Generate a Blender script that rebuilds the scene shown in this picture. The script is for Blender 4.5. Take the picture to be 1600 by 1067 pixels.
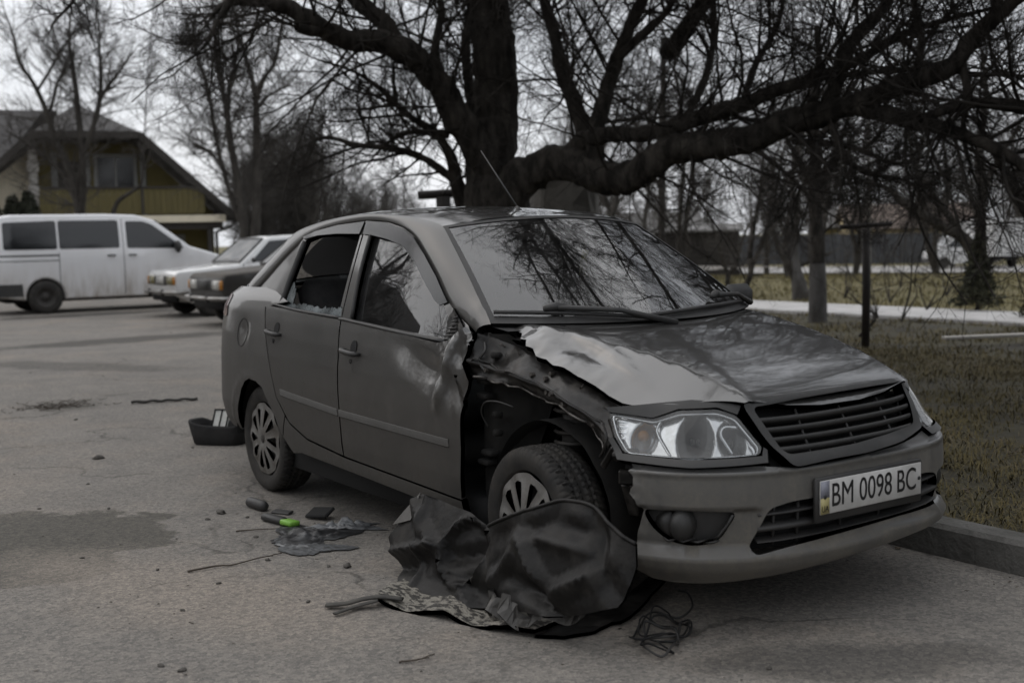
import bpy, math, random
import numpy as np
from mathutils import Matrix, Vector
from mathutils.geometry import delaunay_2d_cdt

scene = bpy.context.scene
for o in list(bpy.data.objects): bpy.data.objects.remove(o)
COL = scene.collection

# ------------------------------------------------------------------ camera
CAM = np.array([3.4992, -3.2338, 1.3372]); YAW, PIT, ROL = 2.54308, -0.08812, -0.020944
F_ = np.array([math.cos(YAW)*math.cos(PIT), math.sin(YAW)*math.cos(PIT), math.sin(PIT)])
R_ = np.cross(F_, [0, 0, 1]); R_ /= np.linalg.norm(R_); U_ = np.cross(R_, F_)
R2 = math.cos(ROL)*R_ + math.sin(ROL)*U_; U2 = -math.sin(ROL)*R_ + math.cos(ROL)*U_
cam = bpy.data.cameras.new('camera'); camo = bpy.data.objects.new('camera', cam); COL.objects.link(camo)
camo.matrix_world = Matrix(((R2[0], U2[0], -F_[0], CAM[0]), (R2[1], U2[1], -F_[1], CAM[1]), (R2[2], U2[2], -F_[2], CAM[2]), (0, 0, 0, 1)))
cam.sensor_width = 36.0; cam.lens = 36.0*1860/1600
cam.clip_start = 0.05; cam.clip_end = 2000
cam.dof.use_dof = True; cam.dof.focus_distance = 4.9; cam.dof.aperture_fstop = 2.6
scene.camera = camo

# ------------------------------------------------------------------ sky and sun (overcast)
SUN_EL, SUN_AZ = math.radians(46), math.radians(205)      # azimuth of the sun measured from +X towards +Y
world = bpy.data.worlds.new("World"); scene.world = world; world.use_nodes = True
wn, wl = world.node_tree.nodes, world.node_tree.links
bg = wn['Background']
sky = wn.new('ShaderNodeTexSky'); sky.sky_type = 'NISHITA'; sky.sun_disc = False
sky.sun_elevation = SUN_EL; sky.sun_rotation = math.pi/2 - SUN_AZ
sky.air_density = 1.0; sky.dust_density = 4.0; sky.ozone_density = 1.0
tc = wn.new('ShaderNodeTexCoord')
cn = wn.new('ShaderNodeTexNoise'); cn.inputs['Scale'].default_value = 2.2; cn.inputs['Detail'].default_value = 5; cn.inputs['Roughness'].default_value = .55
cmap = wn.new('ShaderNodeMapping'); cmap.inputs['Scale'].default_value = (1, 1, 2.6)
wl.new(tc.outputs['Generated'], cmap.inputs['Vector']); wl.new(cmap.outputs['Vector'], cn.inputs['Vector'])
cr = wn.new('ShaderNodeValToRGB')
cr.color_ramp.elements[0].position = .3; cr.color_ramp.elements[0].color = (5.3, 5.5, 5.85, 1)
cr.color_ramp.elements[1].position = .72; cr.color_ramp.elements[1].color = (7.0, 7.1, 7.35, 1)
wl.new(cn.outputs['Fac'], cr.inputs['Fac'])
mx = wn.new('ShaderNodeMix'); mx.data_type = 'RGBA'; mx.inputs[0].default_value = .9
wl.new(sky.outputs['Color'], mx.inputs[6]); wl.new(cr.outputs['Color'], mx.inputs[7])
wl.new(mx.outputs[2], bg.inputs['Color']); bg.inputs['Strength'].default_value = .14

sun = bpy.data.lights.new('sun', 'SUN'); sun.energy = 1.0; sun.angle = math.radians(120); sun.color = (1, .965, .92)
suno = bpy.data.objects.new('sun', sun); COL.objects.link(suno); suno.location = (-8, -6, 12)
sd = Vector((math.cos(SUN_EL)*math.cos(SUN_AZ), math.cos(SUN_EL)*math.sin(SUN_AZ), math.sin(SUN_EL)))
suno.rotation_euler = sd.to_track_quat('Z', 'Y').to_euler()

scene.view_settings.view_transform = 'Standard'; scene.view_settings.look = 'None'
scene.view_settings.exposure = 0.12; scene.view_settings.gamma = 1.0
scene.cycles.max_bounces = 8; scene.cycles.transparent_max_bounces = 16
scene.cycles.caustics_reflective = False; scene.cycles.caustics_refractive = False
try:
    scene.cycles.use_denoising = True
except Exception: pass

# ------------------------------------------------------------------ materials
def mat(name, base, rough=.6, metal=0.0, vary=None, scale=6.0, bump=0.0, bscale=40.0, coat=0.0, coat_rough=.1, spec=.5, detail=6, lo=.35, hi=.65, rvar=0.0, stretch=None):
    """Principled material; vary = second colour mixed in by noise, bump = fine surface relief"""
    m = bpy.data.materials.new(name); m.use_nodes = True
    n, l = m.node_tree.nodes, m.node_tree.links; b = n['Principled BSDF']
    b.inputs['Base Color'].default_value = (*base, 1); b.inputs['Roughness'].default_value = rough; b.inputs['Metallic'].default_value = metal
    b.inputs['Specular IOR Level'].default_value = spec
    b.inputs['Coat Weight'].default_value = coat; b.inputs['Coat Roughness'].default_value = coat_rough
    t = n.new('ShaderNodeTexCoord'); vec = t.outputs['Object']
    if stretch:
        mp = n.new('ShaderNodeMapping'); mp.inputs['Scale'].default_value = stretch; l.new(vec, mp.inputs['Vector']); vec = mp.outputs['Vector']
    if vary is not None:
        nz = n.new('ShaderNodeTexNoise'); nz.inputs['Scale'].default_value = scale; nz.inputs['Detail'].default_value = detail; nz.inputs['Roughness'].default_value = .62
        l.new(vec, nz.inputs['Vector'])
        r = n.new('ShaderNodeValToRGB'); r.color_ramp.elements[0].position = lo; r.color_ramp.elements[1].position = hi
        r.color_ramp.elements[0].color = (*base, 1); r.color_ramp.elements[1].color = (*vary, 1)
        l.new(nz.outputs['Fac'], r.inputs['Fac']); l.new(r.outputs['Color'], b.inputs['Base Color'])
        if rvar:
            mr = n.new('ShaderNodeMapRange'); mr.inputs['From Min'].default_value = lo; mr.inputs['From Max'].default_value = hi
            mr.inputs['To Min'].default_value = rough; mr.inputs['To Max'].default_value = rough + rvar
            l.new(nz.outputs['Fac'], mr.inputs['Value']); l.new(mr.outputs['Result'], b.inputs['Roughness'])
    if bump:
        nb = n.new('ShaderNodeTexNoise'); nb.inputs['Scale'].default_value = bscale; nb.inputs['Detail'].default_value = 5
        l.new(vec, nb.inputs['Vector'])
        bp = n.new('ShaderNodeBump'); bp.inputs['Strength'].default_value = bump; bp.inputs['Distance'].default_value = .02
        l.new(nb.outputs['Fac'], bp.inputs['Height']); l.new(bp.outputs['Normal'], b.inputs['Normal'])
    return m

def glass_mat(name, tint=(.5, .52, .52), ior=1.5, dust=.04, gain=1.0, dust_col=(.35, .34, .32), rough=0.0):
    m = bpy.data.materials.new(name); m.use_nodes = True
    n, l = m.node_tree.nodes, m.node_tree.links; n.remove(n['Principled BSDF']); out = n['Material Output']
    tr = n.new('ShaderNodeBsdfTransparent'); tr.inputs['Color'].default_value = (*tint, 1)
    gl = n.new('ShaderNodeBsdfGlossy'); gl.inputs['Roughness'].default_value = rough
    fr = n.new('ShaderNodeFresnel'); fr.inputs['IOR'].default_value = ior
    mu = n.new('ShaderNodeMath'); mu.operation = 'MULTIPLY'; mu.inputs[1].default_value = gain; mu.use_clamp = True
    l.new(fr.outputs['Fac'], mu.inputs[0])
    m1 = n.new('ShaderNodeMixShader'); l.new(mu.outputs[0], m1.inputs['Fac']); l.new(tr.outputs[0], m1.inputs[1]); l.new(gl.outputs[0], m1.inputs[2])
    df = n.new('ShaderNodeBsdfDiffuse'); df.inputs['Color'].default_value = (*dust_col, 1)
    t = n.new('ShaderNodeTexCoord'); nz = n.new('ShaderNodeTexNoise'); nz.inputs['Scale'].default_value = 9; nz.inputs['Detail'].default_value = 8
    l.new(t.outputs['Object'], nz.inputs['Vector'])
    mr = n.new('ShaderNodeMapRange'); mr.inputs['From Min'].default_value = .3; mr.inputs['From Max'].default_value = .75
    mr.inputs['To Min'].default_value = dust*.4; mr.inputs['To Max'].default_value = dust*1.9; l.new(nz.outputs['Fac'], mr.inputs['Value'])
    m2 = n.new('ShaderNodeMixShader'); l.new(mr.outputs['Result'], m2.inputs['Fac']); l.new(m1.outputs[0], m2.inputs[1]); l.new(df.outputs[0], m2.inputs[2])
    l.new(m2.outputs[0], out.inputs['Surface'])
    return m

# ------------------------------------------------------------------ object helpers
def thing(name, label, cat, loc=(0, 0, 0), rotz=0.0, group=None):
    o = bpy.data.objects.new(name, None); COL.objects.link(o); o.empty_display_size = .2
    o.location = loc; o.rotation_euler = (0, 0, rotz); o['label'] = label; o['category'] = cat
    if group: o['group'] = group
    return o
def tag(o, label, cat, group=None, kind=None):
    if label: o['label'] = label
    if cat: o['category'] = cat
    if group: o['group'] = group
    if kind: o['kind'] = kind
    return o
def struct(o): o['kind'] = 'structure'; return o

class MB:
    """mesh builder: collects verts, faces, optional normals and material slots"""
    def __init__(s): s.v = []; s.f = []; s.n = []; s.nv = 0; s.mi = []; s.hasn = False
    def add(s, V, F, N=None, mi=0):
        V = np.asarray(V, float).reshape(-1, 3); s.v.append(V)
        for f in F: s.f.append(tuple(int(i)+s.nv for i in f)); s.mi.append(mi)
        if N is None: N = np.zeros_like(V)
        else: s.hasn = True
        s.n.append(np.asarray(N, float)); s.nv += len(V); return s
    def build(s, name, m, parent=None, smooth=True, auto=None):
        me = bpy.data.meshes.new(name); V = np.vstack(s.v) if s.v else np.zeros((0, 3))
        me.from_pydata(V.tolist(), [], s.f)
        ms = m if isinstance(m, (list, tuple)) else [m]
        for x in ms: me.materials.append(x)
        if len(ms) > 1: me.polygons.foreach_set('material_index', s.mi)
        me.polygons.foreach_set('use_smooth', [smooth]*len(me.polygons)); me.update()
        if auto is not None and smooth: me.set_sharp_from_angle(angle=math.radians(auto))
        if s.hasn and smooth:
            N = np.vstack(s.n); vn = np.zeros(len(V)*3); me.vertices.foreach_get('normal', vn); vn = vn.reshape(-1, 3)
            z = np.linalg.norm(N, axis=1) < 1e-6; N[z] = vn[z]
            me.normals_split_custom_set_from_vertices(N.tolist())
        o = bpy.data.objects.new(name, me); COL.objects.link(o)
        if parent is not None: o.parent = parent
        return o
    # --- shapes
    def box(s, c, d, rot=None, bev=0.0, mi=0):
        c = np.asarray(c, float); d = np.asarray(d, float)/2
        if bev <= 0:
            V = np.array([[x, y, z] for x in (-1, 1) for y in (-1, 1) for z in (-1, 1)])*d
            F = [(0, 1, 3, 2), (4, 6, 7, 5), (0, 4, 5, 1), (2, 3, 7, 6), (0, 2, 6, 4), (1, 5, 7, 3)]
        else:
            b = min(bev, d.min()*.95); V = []; 
            for x in (-1, 1):
                for y in (-1, 1):
                    for z in (-1, 1):
                        V += [[x*d[0], y*(d[1]-b), z*(d[2]-b)], [x*(d[0]-b), y*d[1], z*(d[2]-b)], [x*(d[0]-b), y*(d[1]-b), z*d[2]]]
            V = np.array(V)
            def i(x, y, z, k): return ((x*2+y)*2+z)*3+k
            F = []
            for x in (0, 1):
                q = [i(x, 0, 0, 0), i(x, 1, 0, 0), i(x, 1, 1, 0), i(x, 0, 1, 0)]; F.append(q if x else q[::-1])
            for y in (0, 1):
                q = [i(0, y, 0, 1), i(0, y, 1, 1), i(1, y, 1, 1), i(1, y, 0, 1)]; F.append(q if y else q[::-1])
            for z in (0, 1):
                q = [i(0, 0, z, 2), i(1, 0, z, 2), i(1, 1, z, 2), i(0, 1, z, 2)]; F.append(q if z else q[::-1])
            for x in (0, 1):
                for y in (0, 1): F.append((i(x, y, 0, 0), i(x, y, 1, 0), i(x, y, 1, 1), i(x, y, 0, 1)))
                for z in (0, 1): F.append((i(x, 0, z, 0), i(x, 1, z, 0), i(x, 1, z, 2), i(x, 0, z, 2)))
            for y in (0, 1):
                for z in (0, 1): F.append((i(0, y, z, 1), i(1, y, z, 1), i(1, y, z, 2), i(0, y, z, 2)))
            for x in (0, 1):
                for y in (0, 1):
                    for z in (0, 1): F.append((i(x, y, z, 0), i(x, y, z, 1), i(x, y, z, 2)))
            # make all windings point outwards
            G = []
            for f in F:
                p = V[list(f)]; nn = np.cross(p[1]-p[0], p[2]-p[0])
                G.append(f if nn @ p.mean(0) > 0 else tuple(f)[::-1])
            F = G
        if rot is not None: V = V @ np.array(rot).T
        return s.add(V + c, F, None, mi)
    def tube(s, P, R, n=8, cap=True, mi=0, flat=None):
        P = np.asarray(P, float); R = np.broadcast_to(np.asarray(R, float), (len(P),))
        T = np.gradient(P, axis=0); T /= np.maximum(np.linalg.norm(T, axis=1), 1e-9)[:, None]
        ref = np.array([0, 0, 1.]) if abs(T[0][2]) < .9 else np.array([1., 0, 0])
        V = []; a = np.linspace(0, 2*math.pi, n, endpoint=False); u = np.cross(T[0], ref); u /= np.linalg.norm(u)
        for p, t, r in zip(P, T, R):
            u = u - t*(u @ t); u /= max(np.linalg.norm(u), 1e-9); w = np.cross(t, u)
            V.append(p + r*(np.cos(a)[:, None]*u + (np.sin(a)*(flat or 1))[:, None]*w))
        V = np.vstack(V); F = []
        for i in range(len(P)-1):
            for j in range(n): k = (j+1) % n; F.append((i*n+j, i*n+k, (i+1)*n+k, (i+1)*n+j))
        if cap: F.append(tuple(range(n))[::-1]); F.append(tuple((len(P)-1)*n+j for j in range(n)))
        return s.add(V, F, None, mi)
    def lathe(s, prof, c=(0, 0, 0), axis='z', n=48, mi=0):
        """prof = (radius, height) list"""
        a = np.linspace(0, 2*math.pi, n, endpoint=False); V = []
        for r, h in prof:
            q = np.stack([r*np.cos(a), r*np.sin(a), np.full(n, h)], 1); V.append(q)
        V = np.vstack(V)
        if axis == 'y': V = V[:, [0, 2, 1]]
        if axis == 'x': V = V[:, [2, 0, 1]]
        F = []
        for i in range(len(prof)-1):
            for j in range(n): k = (j+1) % n; F.append((i*n+j, i*n+k, (i+1)*n+k, (i+1)*n+j))
        return s.add(V + np.asarray(c, float), F, None, mi)
    def grid(s, G, N=None, closeu=False, mi=0):
        """G (a,b,3) grid of points"""
        a, b = G.shape[:2]; F = []
        for i in range(a-1 + (1 if closeu else 0)):
            for j in range(b-1):
                i2 = (i+1) % a; F.append((i*b+j, i2*b+j, i2*b+j+1, i*b+j+1))
        return s.add(G.reshape(-1, 3), F, None if N is None else N.reshape(-1, 3), mi)
    def sphere(s, c, r, n=16, m=10, mi=0):
        th = np.linspace(0, math.pi, m); ph = np.linspace(0, 2*math.pi, n+1)
        T, Pp = np.meshgrid(th, ph, indexing='ij'); r = np.broadcast_to(np.asarray(r, float), (3,))
        G = np.stack([np.sin(T)*np.cos(Pp)*r[0], np.sin(T)*np.sin(Pp)*r[1], np.cos(T)*r[2]], -1) + np.asarray(c, float)
        return s.grid(G, mi=mi)

def inpoly(P, poly):
    x, y = P[:, 0], P[:, 1]; r = np.zeros(len(P), bool); j = len(poly)-1
    for i in range(len(poly)):
        xi, yi = poly[i]; xj, yj = poly[j]
        c = ((yi > y) != (yj > y)) & (x < (xj-xi)*(y-yi)/((yj-yi) if yj != yi else 1e-12)+xi); r ^= c; j = i
    return r
def segdist(P, poly):
    A = np.asarray(poly, float); B = np.roll(A, -1, 0); D = np.full(len(P), 1e9)
    for a, b in zip(A, B):
        d = b-a; L = max(d @ d, 1e-12); t = np.clip(((P-a) @ d)/L, 0, 1); D = np.minimum(D, np.linalg.norm(P-(a+t[:, None]*d), axis=1))
    return D
def dens(poly, h):
    out = []; n = len(poly)
    for i in range(n):
        a = np.array(poly[i], float); b = np.array(poly[(i+1) % n], float); k = max(1, int(math.ceil(np.linalg.norm(b-a)/h)))
        for t in range(k): out.append(a+(b-a)*t/k)
    return np.array(out)
def rpoly(poly, r=.03, n=5):
    """round the corners of a polygon by radius r (scalar or one per corner)"""
    out = []; m = len(poly); rr = [r]*m if np.isscalar(r) else r
    for i in range(m):
        p = np.array(poly[i], float); a = np.array(poly[i-1], float); b = np.array(poly[(i+1) % m], float)
        da, db = a-p, b-p; la, lb = np.linalg.norm(da), np.linalg.norm(db); k = min(rr[i], la*.45, lb*.45)
        if k < 1e-4: out.append(p); continue
        A, B = p+da/la*k, p+db/lb*k
        for t in np.linspace(0, 1, n): out.append((1-t)**2*A+2*t*(1-t)*p+t*t*B)
    return out
def fnormal(fn, P, center, e=6e-3):
    def ev(Q): return np.stack([np.broadcast_to(c, len(Q)) for c in fn(Q[:, 0], Q[:, 1])], 1)
    p0 = ev(P); da = ev(P+[e, 0])-ev(P-[e, 0]); db = ev(P+[0, e])-ev(P-[0, e]); n = np.cross(da, db)
    n /= np.maximum(np.linalg.norm(n, axis=1), 1e-12)[:, None]
    s = np.sign(np.einsum('ij,ij->i', n, p0-np.asarray(center))); s[s == 0] = 1
    if center is not None: n *= s[:, None]
    return p0, n
CARC = np.array([-1.2, 0, .6])
def displaced(fn, d, center=CARC):
    """surface fn moved by d(a,b) along its own normal"""
    def g(a, b):
        P = np.stack([np.atleast_1d(a), np.atleast_1d(b)], 1).astype(float); p, n = fnormal(fn, P, center)
        q = p + n*np.broadcast_to(d(P[:, 0], P[:, 1]), len(P))[:, None]
        return q[:, 0], q[:, 1], q[:, 2]
    return g
def panel(mb, fn, poly, holes=(), res=.03, thick=.014, center=CARC, mi=0, edge_mi=None, back=False, own_normals=True):
    """sheet cut from the surface fn by a 2-D outline, with folded edges"""
    loops = [dens(poly, res*.7)]+[dens(h, res*.7) for h in holes]
    allb = np.vstack(loops); lo, hi = loops[0].min(0), loops[0].max(0)
    gx = np.arange(lo[0]+res*.37, hi[0], res); gy = np.arange(lo[1]+res*.41, hi[1], res)
    GX, GY = np.meshgrid(gx, gy); GX = GX+(np.arange(len(gy)) % 2)[:, None]*res*.5; G = np.stack([GX.ravel(), GY.ravel()], 1)
    k = inpoly(G, loops[0])
    for h in loops[1:]: k &= ~inpoly(G, h)
    G = G[k]
    if len(G):
        D = np.min([segdist(G, l) for l in loops], axis=0); G = G[D > res*.45]
    pts = np.vstack([allb, G]); E = []; o = 0
    for l in loops:
        n = len(l); E += [(o+i, o+(i+1) % n) for i in range(n)]; o += n
    rv, re, rf, ov, oe, of = delaunay_2d_cdt([Vector(p) for p in pts], E, [], 0, 1e-6)
    Q = np.array([[p.x, p.y] for p in rv]); P, N = fnormal(fn, Q, center)
    C = np.array([Q[list(f)].mean(0) for f in rf]); keep = inpoly(C, loops[0])
    for h in loops[1:]: keep &= ~inpoly(C, h)
    rf = [f for f, k in zip(rf, keep) if k]
    F = []
    for f in rf:
        p = P[list(f)]; nn = np.cross(p[1]-p[0], p[2]-p[0]); F.append(tuple(f) if nn @ N[f[0]] > 0 else tuple(f)[::-1])
    mb.add(P, F, N if own_normals else None, mi)
    if thick:
        for l in loops:
            P2, N2 = fnormal(fn, l, center); n = len(l); V = np.vstack([P2, P2-N2*thick]); FF = []
            c = np.vstack([P2]*2)
            tg = np.roll(P2, -1, 0)-np.roll(P2, 1, 0); sn = np.cross(tg, N2); sn /= np.maximum(np.linalg.norm(sn, axis=1), 1e-9)[:, None]
            for i in range(n): j = (i+1) % n; FF.append((i, j, n+j, n+i))
            mb.add(V, FF, np.vstack([sn, sn]), mi if edge_mi is None else edge_mi)
        if back: mb.add(P-N*thick, [f[::-1] for f in F], -N, mi)
    return mb

def vnoise(P, scale, seed=0, octs=3):
    """cheap smooth 3-D noise in about -1..1, vectorised"""
    P = np.asarray(P, float)*scale; out = np.zeros(len(P)); amp = 1.0; tot = 0
    rs = np.random.RandomState(seed); perm = rs.permutation(512); val = rs.uniform(-1, 1, 512)
    for k in range(octs):
        I = np.floor(P).astype(int); f = P-I; f = f*f*(3-2*f); acc = 0
        for dx in (0, 1):
            for dy in (0, 1):
                for dz in (0, 1):
                    h = val[(perm[(perm[(perm[(I[:, 0]+dx) & 511]+I[:, 1]+dy) & 511]+I[:, 2]+dz) & 511])]
                    acc = acc + h*(f[:, 0] if dx else 1-f[:, 0])*(f[:, 1] if dy else 1-f[:, 1])*(f[:, 2] if dz else 1-f[:, 2])
        out += amp*acc; tot += amp; amp *= .5; P = P*2+17.3
    return out/tot
def crom(P, n):
    P = np.asarray(P, float); Q = np.vstack([2*P[0]-P[1], P, 2*P[-1]-P[-2]]); out = []
    for i in range(len(P)-1):
        a, b, c, d = Q[i:i+4]; t = np.linspace(0, 1, n, endpoint=False)[:, None]
        out.append(.5*((2*b)+(c-a)*t+(2*a-5*b+4*c-d)*t*t+(3*b-a-3*c+d)*t**3))
    out.append(P[-1:]); return np.vstack(out)
def sstep(x, a, b):
    t = np.clip((x-a)/(b-a), 0, 1); return t*t*(3-2*t)
def rotm(ax, ang):
    return np.array(Matrix.Rotation(ang, 3, ax))

# ------------------------------------------------------------------ surfaces of the car (x forward from the front axle, y left, z up)
PLAN = [(.885,0),(.88,.2),(.855,.38),(.79,.54),(.68,.67),(.52,.755),(.3,.80),(0,.825),(-.5,.84),(-1.3,.845),(-2.0,.845),(-2.5,.842),(-2.8,.828),(-3.05,.79),(-3.24,.69),(-3.36,.49),(-3.40,.22),(-3.41,0)]
_pc = crom(PLAN, 24); _ps = np.concatenate([[0], np.cumsum(np.linalg.norm(np.diff(_pc, axis=0), axis=1))])
_pt = np.gradient(_pc, _ps, axis=0); _pt /= np.linalg.norm(_pt, axis=1)[:, None]
_pn = np.stack([_pt[:, 1], -_pt[:, 0]], 1)
if _pn[:, 1].mean() < 0: _pn = -_pn
def _prof(z, o):
    zs = np.linspace(.05, 1.25, 241); v = np.interp(zs, z, o); k = np.hanning(9); k /= k.sum()
    return zs, np.convolve(np.pad(v, 4, mode='edge'), k, 'valid')
PF = _prof([.20,.26,.30,.34,.40,.50,.56,.59,.605,.62,.70,.76,.80,.85], [.10,.03,.012,.006,0,0,.004,.018,.04,.055,.10,.14,.19,.26])
PS = _prof([.15,.20,.24,.29,.40,.55,.65,.75,.85,.93,.98,1.04,1.10], [.15,.07,.045,.03,.012,0,0,.006,.022,.042,.06,.09,.15])
PR = _prof([.25,.35,.45,.7,.85,.98,1.05,1.10], [.08,.02,0,.006,.016,.04,.085,.16])
def shell(s, z):
    """lower body; s = arc length from the middle of the front, + on the car's right side (y<0)"""
    a = np.abs(s); x = np.interp(a, _ps, _pc[:, 0]); y = np.interp(a, _ps, _pc[:, 1]); nx = np.interp(a, _ps, _pn[:, 0]); ny = np.interp(a, _ps, _pn[:, 1])
    wf = 1-sstep(a, .80, 1.25); wr = sstep(a, 3.75, 4.4); o = wf*np.interp(z, *PF)+(1-wf-wr)*np.interp(z, *PS)+wr*np.interp(z, *PR)
    return x-nx*o, (y-ny*o)*np.where(np.asarray(s) >= 0, -1, 1), np.asarray(z)+0*x
def s_of_x(x): return np.interp(-np.asarray(x), -_pc[:, 0], _ps)
def side(x, z): return shell(s_of_x(x), z)
def yg(x, z):
    dz = z-.95
    return .775-.35*dz-.13*dz*dz-.07*np.clip((x+1.1)/.7, 0, 2)**2-.055*np.clip((-x-1.9)/.9, 0, 2)**2
def green(x, z): return np.asarray(x)+0*z, -yg(x, z), np.asarray(z)+0*x
def wscreen(u, v):
    u = np.asarray(u, float); v = np.asarray(v, float); a2 = np.abs(u)**2.2
    xb = -.36+.26*(1-a2); zb = 1.0-.012*(1-u*u); xt = -.955+.085*(1-u*u); zt = 1.385+.04*(1-u*u)
    return xb+(xt-xb)*v+.02*v*(1-v), -(.705-.16*v)*u, zb+(zt-zb)*v+.035*v*(1-v)
def rscreen(u, v):
    u = np.asarray(u, float); v = np.asarray(v, float)
    xb = -2.93-.09*(1-u*u); zb = 1.09+0*u; xt = -2.45-.07*(1-u*u); zt = 1.385+.035*(1-u*u)
    return xb+(xt-xb)*v-.02*v*(1-v), -(.66-.10*v)*u, zb+(zt-zb)*v+.03*v*(1-v)
def hood(x, y):
    x = np.asarray(x, float); a = np.abs(y)
    zc = np.interp(x, HX, HZ); e = np.clip(a-np.interp(x, [-.3,.72], [.60,.40]), 0, 1)
    return x+0*a, np.asarray(y)+0*x, zc-.006*(a/.7)**2-(np.interp(x, [-.3,.1,.45], [.40,.47,.61])*e+.15*e*e)*(.7+.3*(1-sstep(x, .2, .75)))
HX = np.linspace(-.45, .85, 131); HZ = np.interp(HX, [-.3,-.15,.1,.3,.5,.6,.68,.74,.78,.82], [1.0,.99,.955,.92,.87,.838,.808,.775,.735,.68]); HZ = np.convolve(np.pad(HZ, 6, mode='edge'), np.ones(13)/13, 'valid')
RX = np.linspace(-3.0, -.8, 111); RZC = np.interp(RX, [-3.0,-2.7,-2.45,-2.1,-1.8,-1.5,-1.2,-.95,-.87], [1.14,1.325,1.42,1.475,1.492,1.49,1.468,1.437,1.422]); RZC = np.convolve(np.pad(RZC, 5, mode='reflect', reflect_type='odd'), np.ones(11)/11, 'valid')

# ------------------------------------------------------------------ car materials
def paint_mat(name, base, dust, rough=.32, dustamt=1.0, metal=.55, top=.10, coat=.95):
    """dirty metallic paint: dust settles by noise and towards the sills"""
    m = mat(name, base, rough=rough, metal=metal, coat=.55, coat_rough=.06); m.node_tree.nodes['Principled BSDF'].inputs['Coat IOR'].default_value = 1.85
    n, l = m.node_tree.nodes, m.node_tree.links; b = n['Principled BSDF']; t = n.new('ShaderNodeTexCoord')
    def noise(sc, det=6, st=None, ro=.6):
        z = n.new('ShaderNodeTexNoise'); z.inputs['Scale'].default_value = sc; z.inputs['Detail'].default_value = det; z.inputs['Roughness'].default_value = ro
        v = t.outputs['Object']
        if st: mp = n.new('ShaderNodeMapping'); mp.inputs['Scale'].default_value = st; l.new(v, mp.inputs['Vector']); v = mp.outputs['Vector']
        l.new(v, z.inputs['Vector']); return z.outputs['Fac']
    def mth(op, a, c, cl=False):
        q = n.new('ShaderNodeMath'); q.operation = op; q.use_clamp = cl
        for i, x in enumerate((a, c)):
            if isinstance(x, (int, float)): q.inputs[i].default_value = x
            else: l.new(x, q.inputs[i])
        return q.outputs[0]
    def rng(x, a, c, lo, hi):
        q = n.new('ShaderNodeMapRange'); q.inputs[1].default_value = a; q.inputs[2].default_value = c; q.inputs[3].default_value = lo; q.inputs[4].default_value = hi; l.new(x, q.inputs[0]); return q.outputs[0]
    sp = n.new('ShaderNodeSeparateXYZ'); l.new(t.outputs['Object'], sp.inputs[0])
    ge = n.new('ShaderNodeNewGeometry'); sn = n.new('ShaderNodeSeparateXYZ'); l.new(ge.outputs['Normal'], sn.inputs[0])
    low = rng(sp.outputs['Z'], 1.0, .25, .07, .55)             # road dirt lies thicker low down
    up = rng(sn.outputs['Z'], .25, .8, 1.0, top)
    streak = rng(noise(5, 7, (1.6, 1.6, .35)), .36, .68, .55, 1.4)
    fine = rng(noise(60, 5, None, .75), .3, .7, .5, 1.5)
    d = mth('MULTIPLY', mth('MULTIPLY', mth('MULTIPLY', low, up), mth('MULTIPLY', streak, fine)), dustamt, True)
    mx = n.new('ShaderNodeMix'); mx.data_type = 'RGBA'; l.new(d, mx.inputs[0]); mx.inputs[6].default_value = (*base, 1); mx.inputs[7].default_value = (*dust, 1)
    l.new(mx.outputs[2], b.inputs['Base Color'])
    l.new(rng(d, 0, .8, metal, 0.0), b.inputs['Metallic']); l.new(rng(d, 0, .7, rough, .85), b.inputs['Roughness'])
    l.new(rng(d, .03, .25, coat, .05), b.inputs['Coat Weight']); l.new(rng(d, 0, .4, .035, .35), b.inputs['Coat Roughness'])
    bp = n.new('ShaderNodeBump'); bp.inputs['Strength'].default_value = .012; bp.inputs['Distance'].default_value = .01
    l.new(noise(14, 3), bp.inputs['Height']); l.new(bp.outputs['Normal'], b.inputs['Normal'])
    return m
PAINT = paint_mat('grey_paint', (.074, .072, .069), (.047, .040, .031), rough=.32, metal=.75)
BUMPER = paint_mat('dirty_bumper_paint', (.105, .104, .102), (.135, .124, .105), rough=.42, metal=.7, dustamt=1.5, coat=.4)
PAINT2 = paint_mat('dull_grey_paint', (.078, .076, .073), (.048, .041, .032), rough=.45, metal=.6, coat=.4)
STRIP = mat('strip_paint', (.050, .048, .044), rough=.6, vary=(.036, .034, .03), scale=8)
PLAST = mat('black_plastic', (.022, .022, .022), rough=.55, vary=(.034, .032, .03), scale=9, bump=.03, bscale=200)
PLASTG = mat('grey_plastic', (.019, .019, .018), rough=.5, vary=(.030, .0285, .027), scale=7)
BLACK = mat('dark_void', (.006, .006, .006), rough=.9)
RUBBER = mat('tyre_rubber', (.018, .0175, .017), rough=.75, vary=(.045, .041, .036), scale=7, bump=.06, bscale=90, spec=.3)
ALU = mat('wheel_silver', (.24, .235, .225), rough=.42, metal=.55, vary=(.10, .09, .078), scale=9, rvar=.25)
STEEL = mat('dark_steel', (.05, .047, .044), rough=.6, metal=.4, vary=(.028, .024, .02), scale=12)
CHROME = mat('chrome', (.75, .76, .77), rough=.12, metal=1.0)
REFL = mat('reflector', (.93, .94, .95), rough=.16, metal=.8, vary=(.72, .72, .71), scale=14)
LENS = glass_mat('lamp_lens', tint=(.86, .87, .87), ior=1.5, dust=.10, dust_col=(.6, .6, .59))
WGLASS = glass_mat('windscreen_glass', tint=(.45, .47, .46), ior=1.9, dust=.03, gain=1.35, dust_col=(.3, .29, .28))
SGLASS = glass_mat('side_glass', tint=(.32, .34, .35), ior=1.9, dust=.035, gain=1.3, dust_col=(.3, .3, .3))
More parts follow.
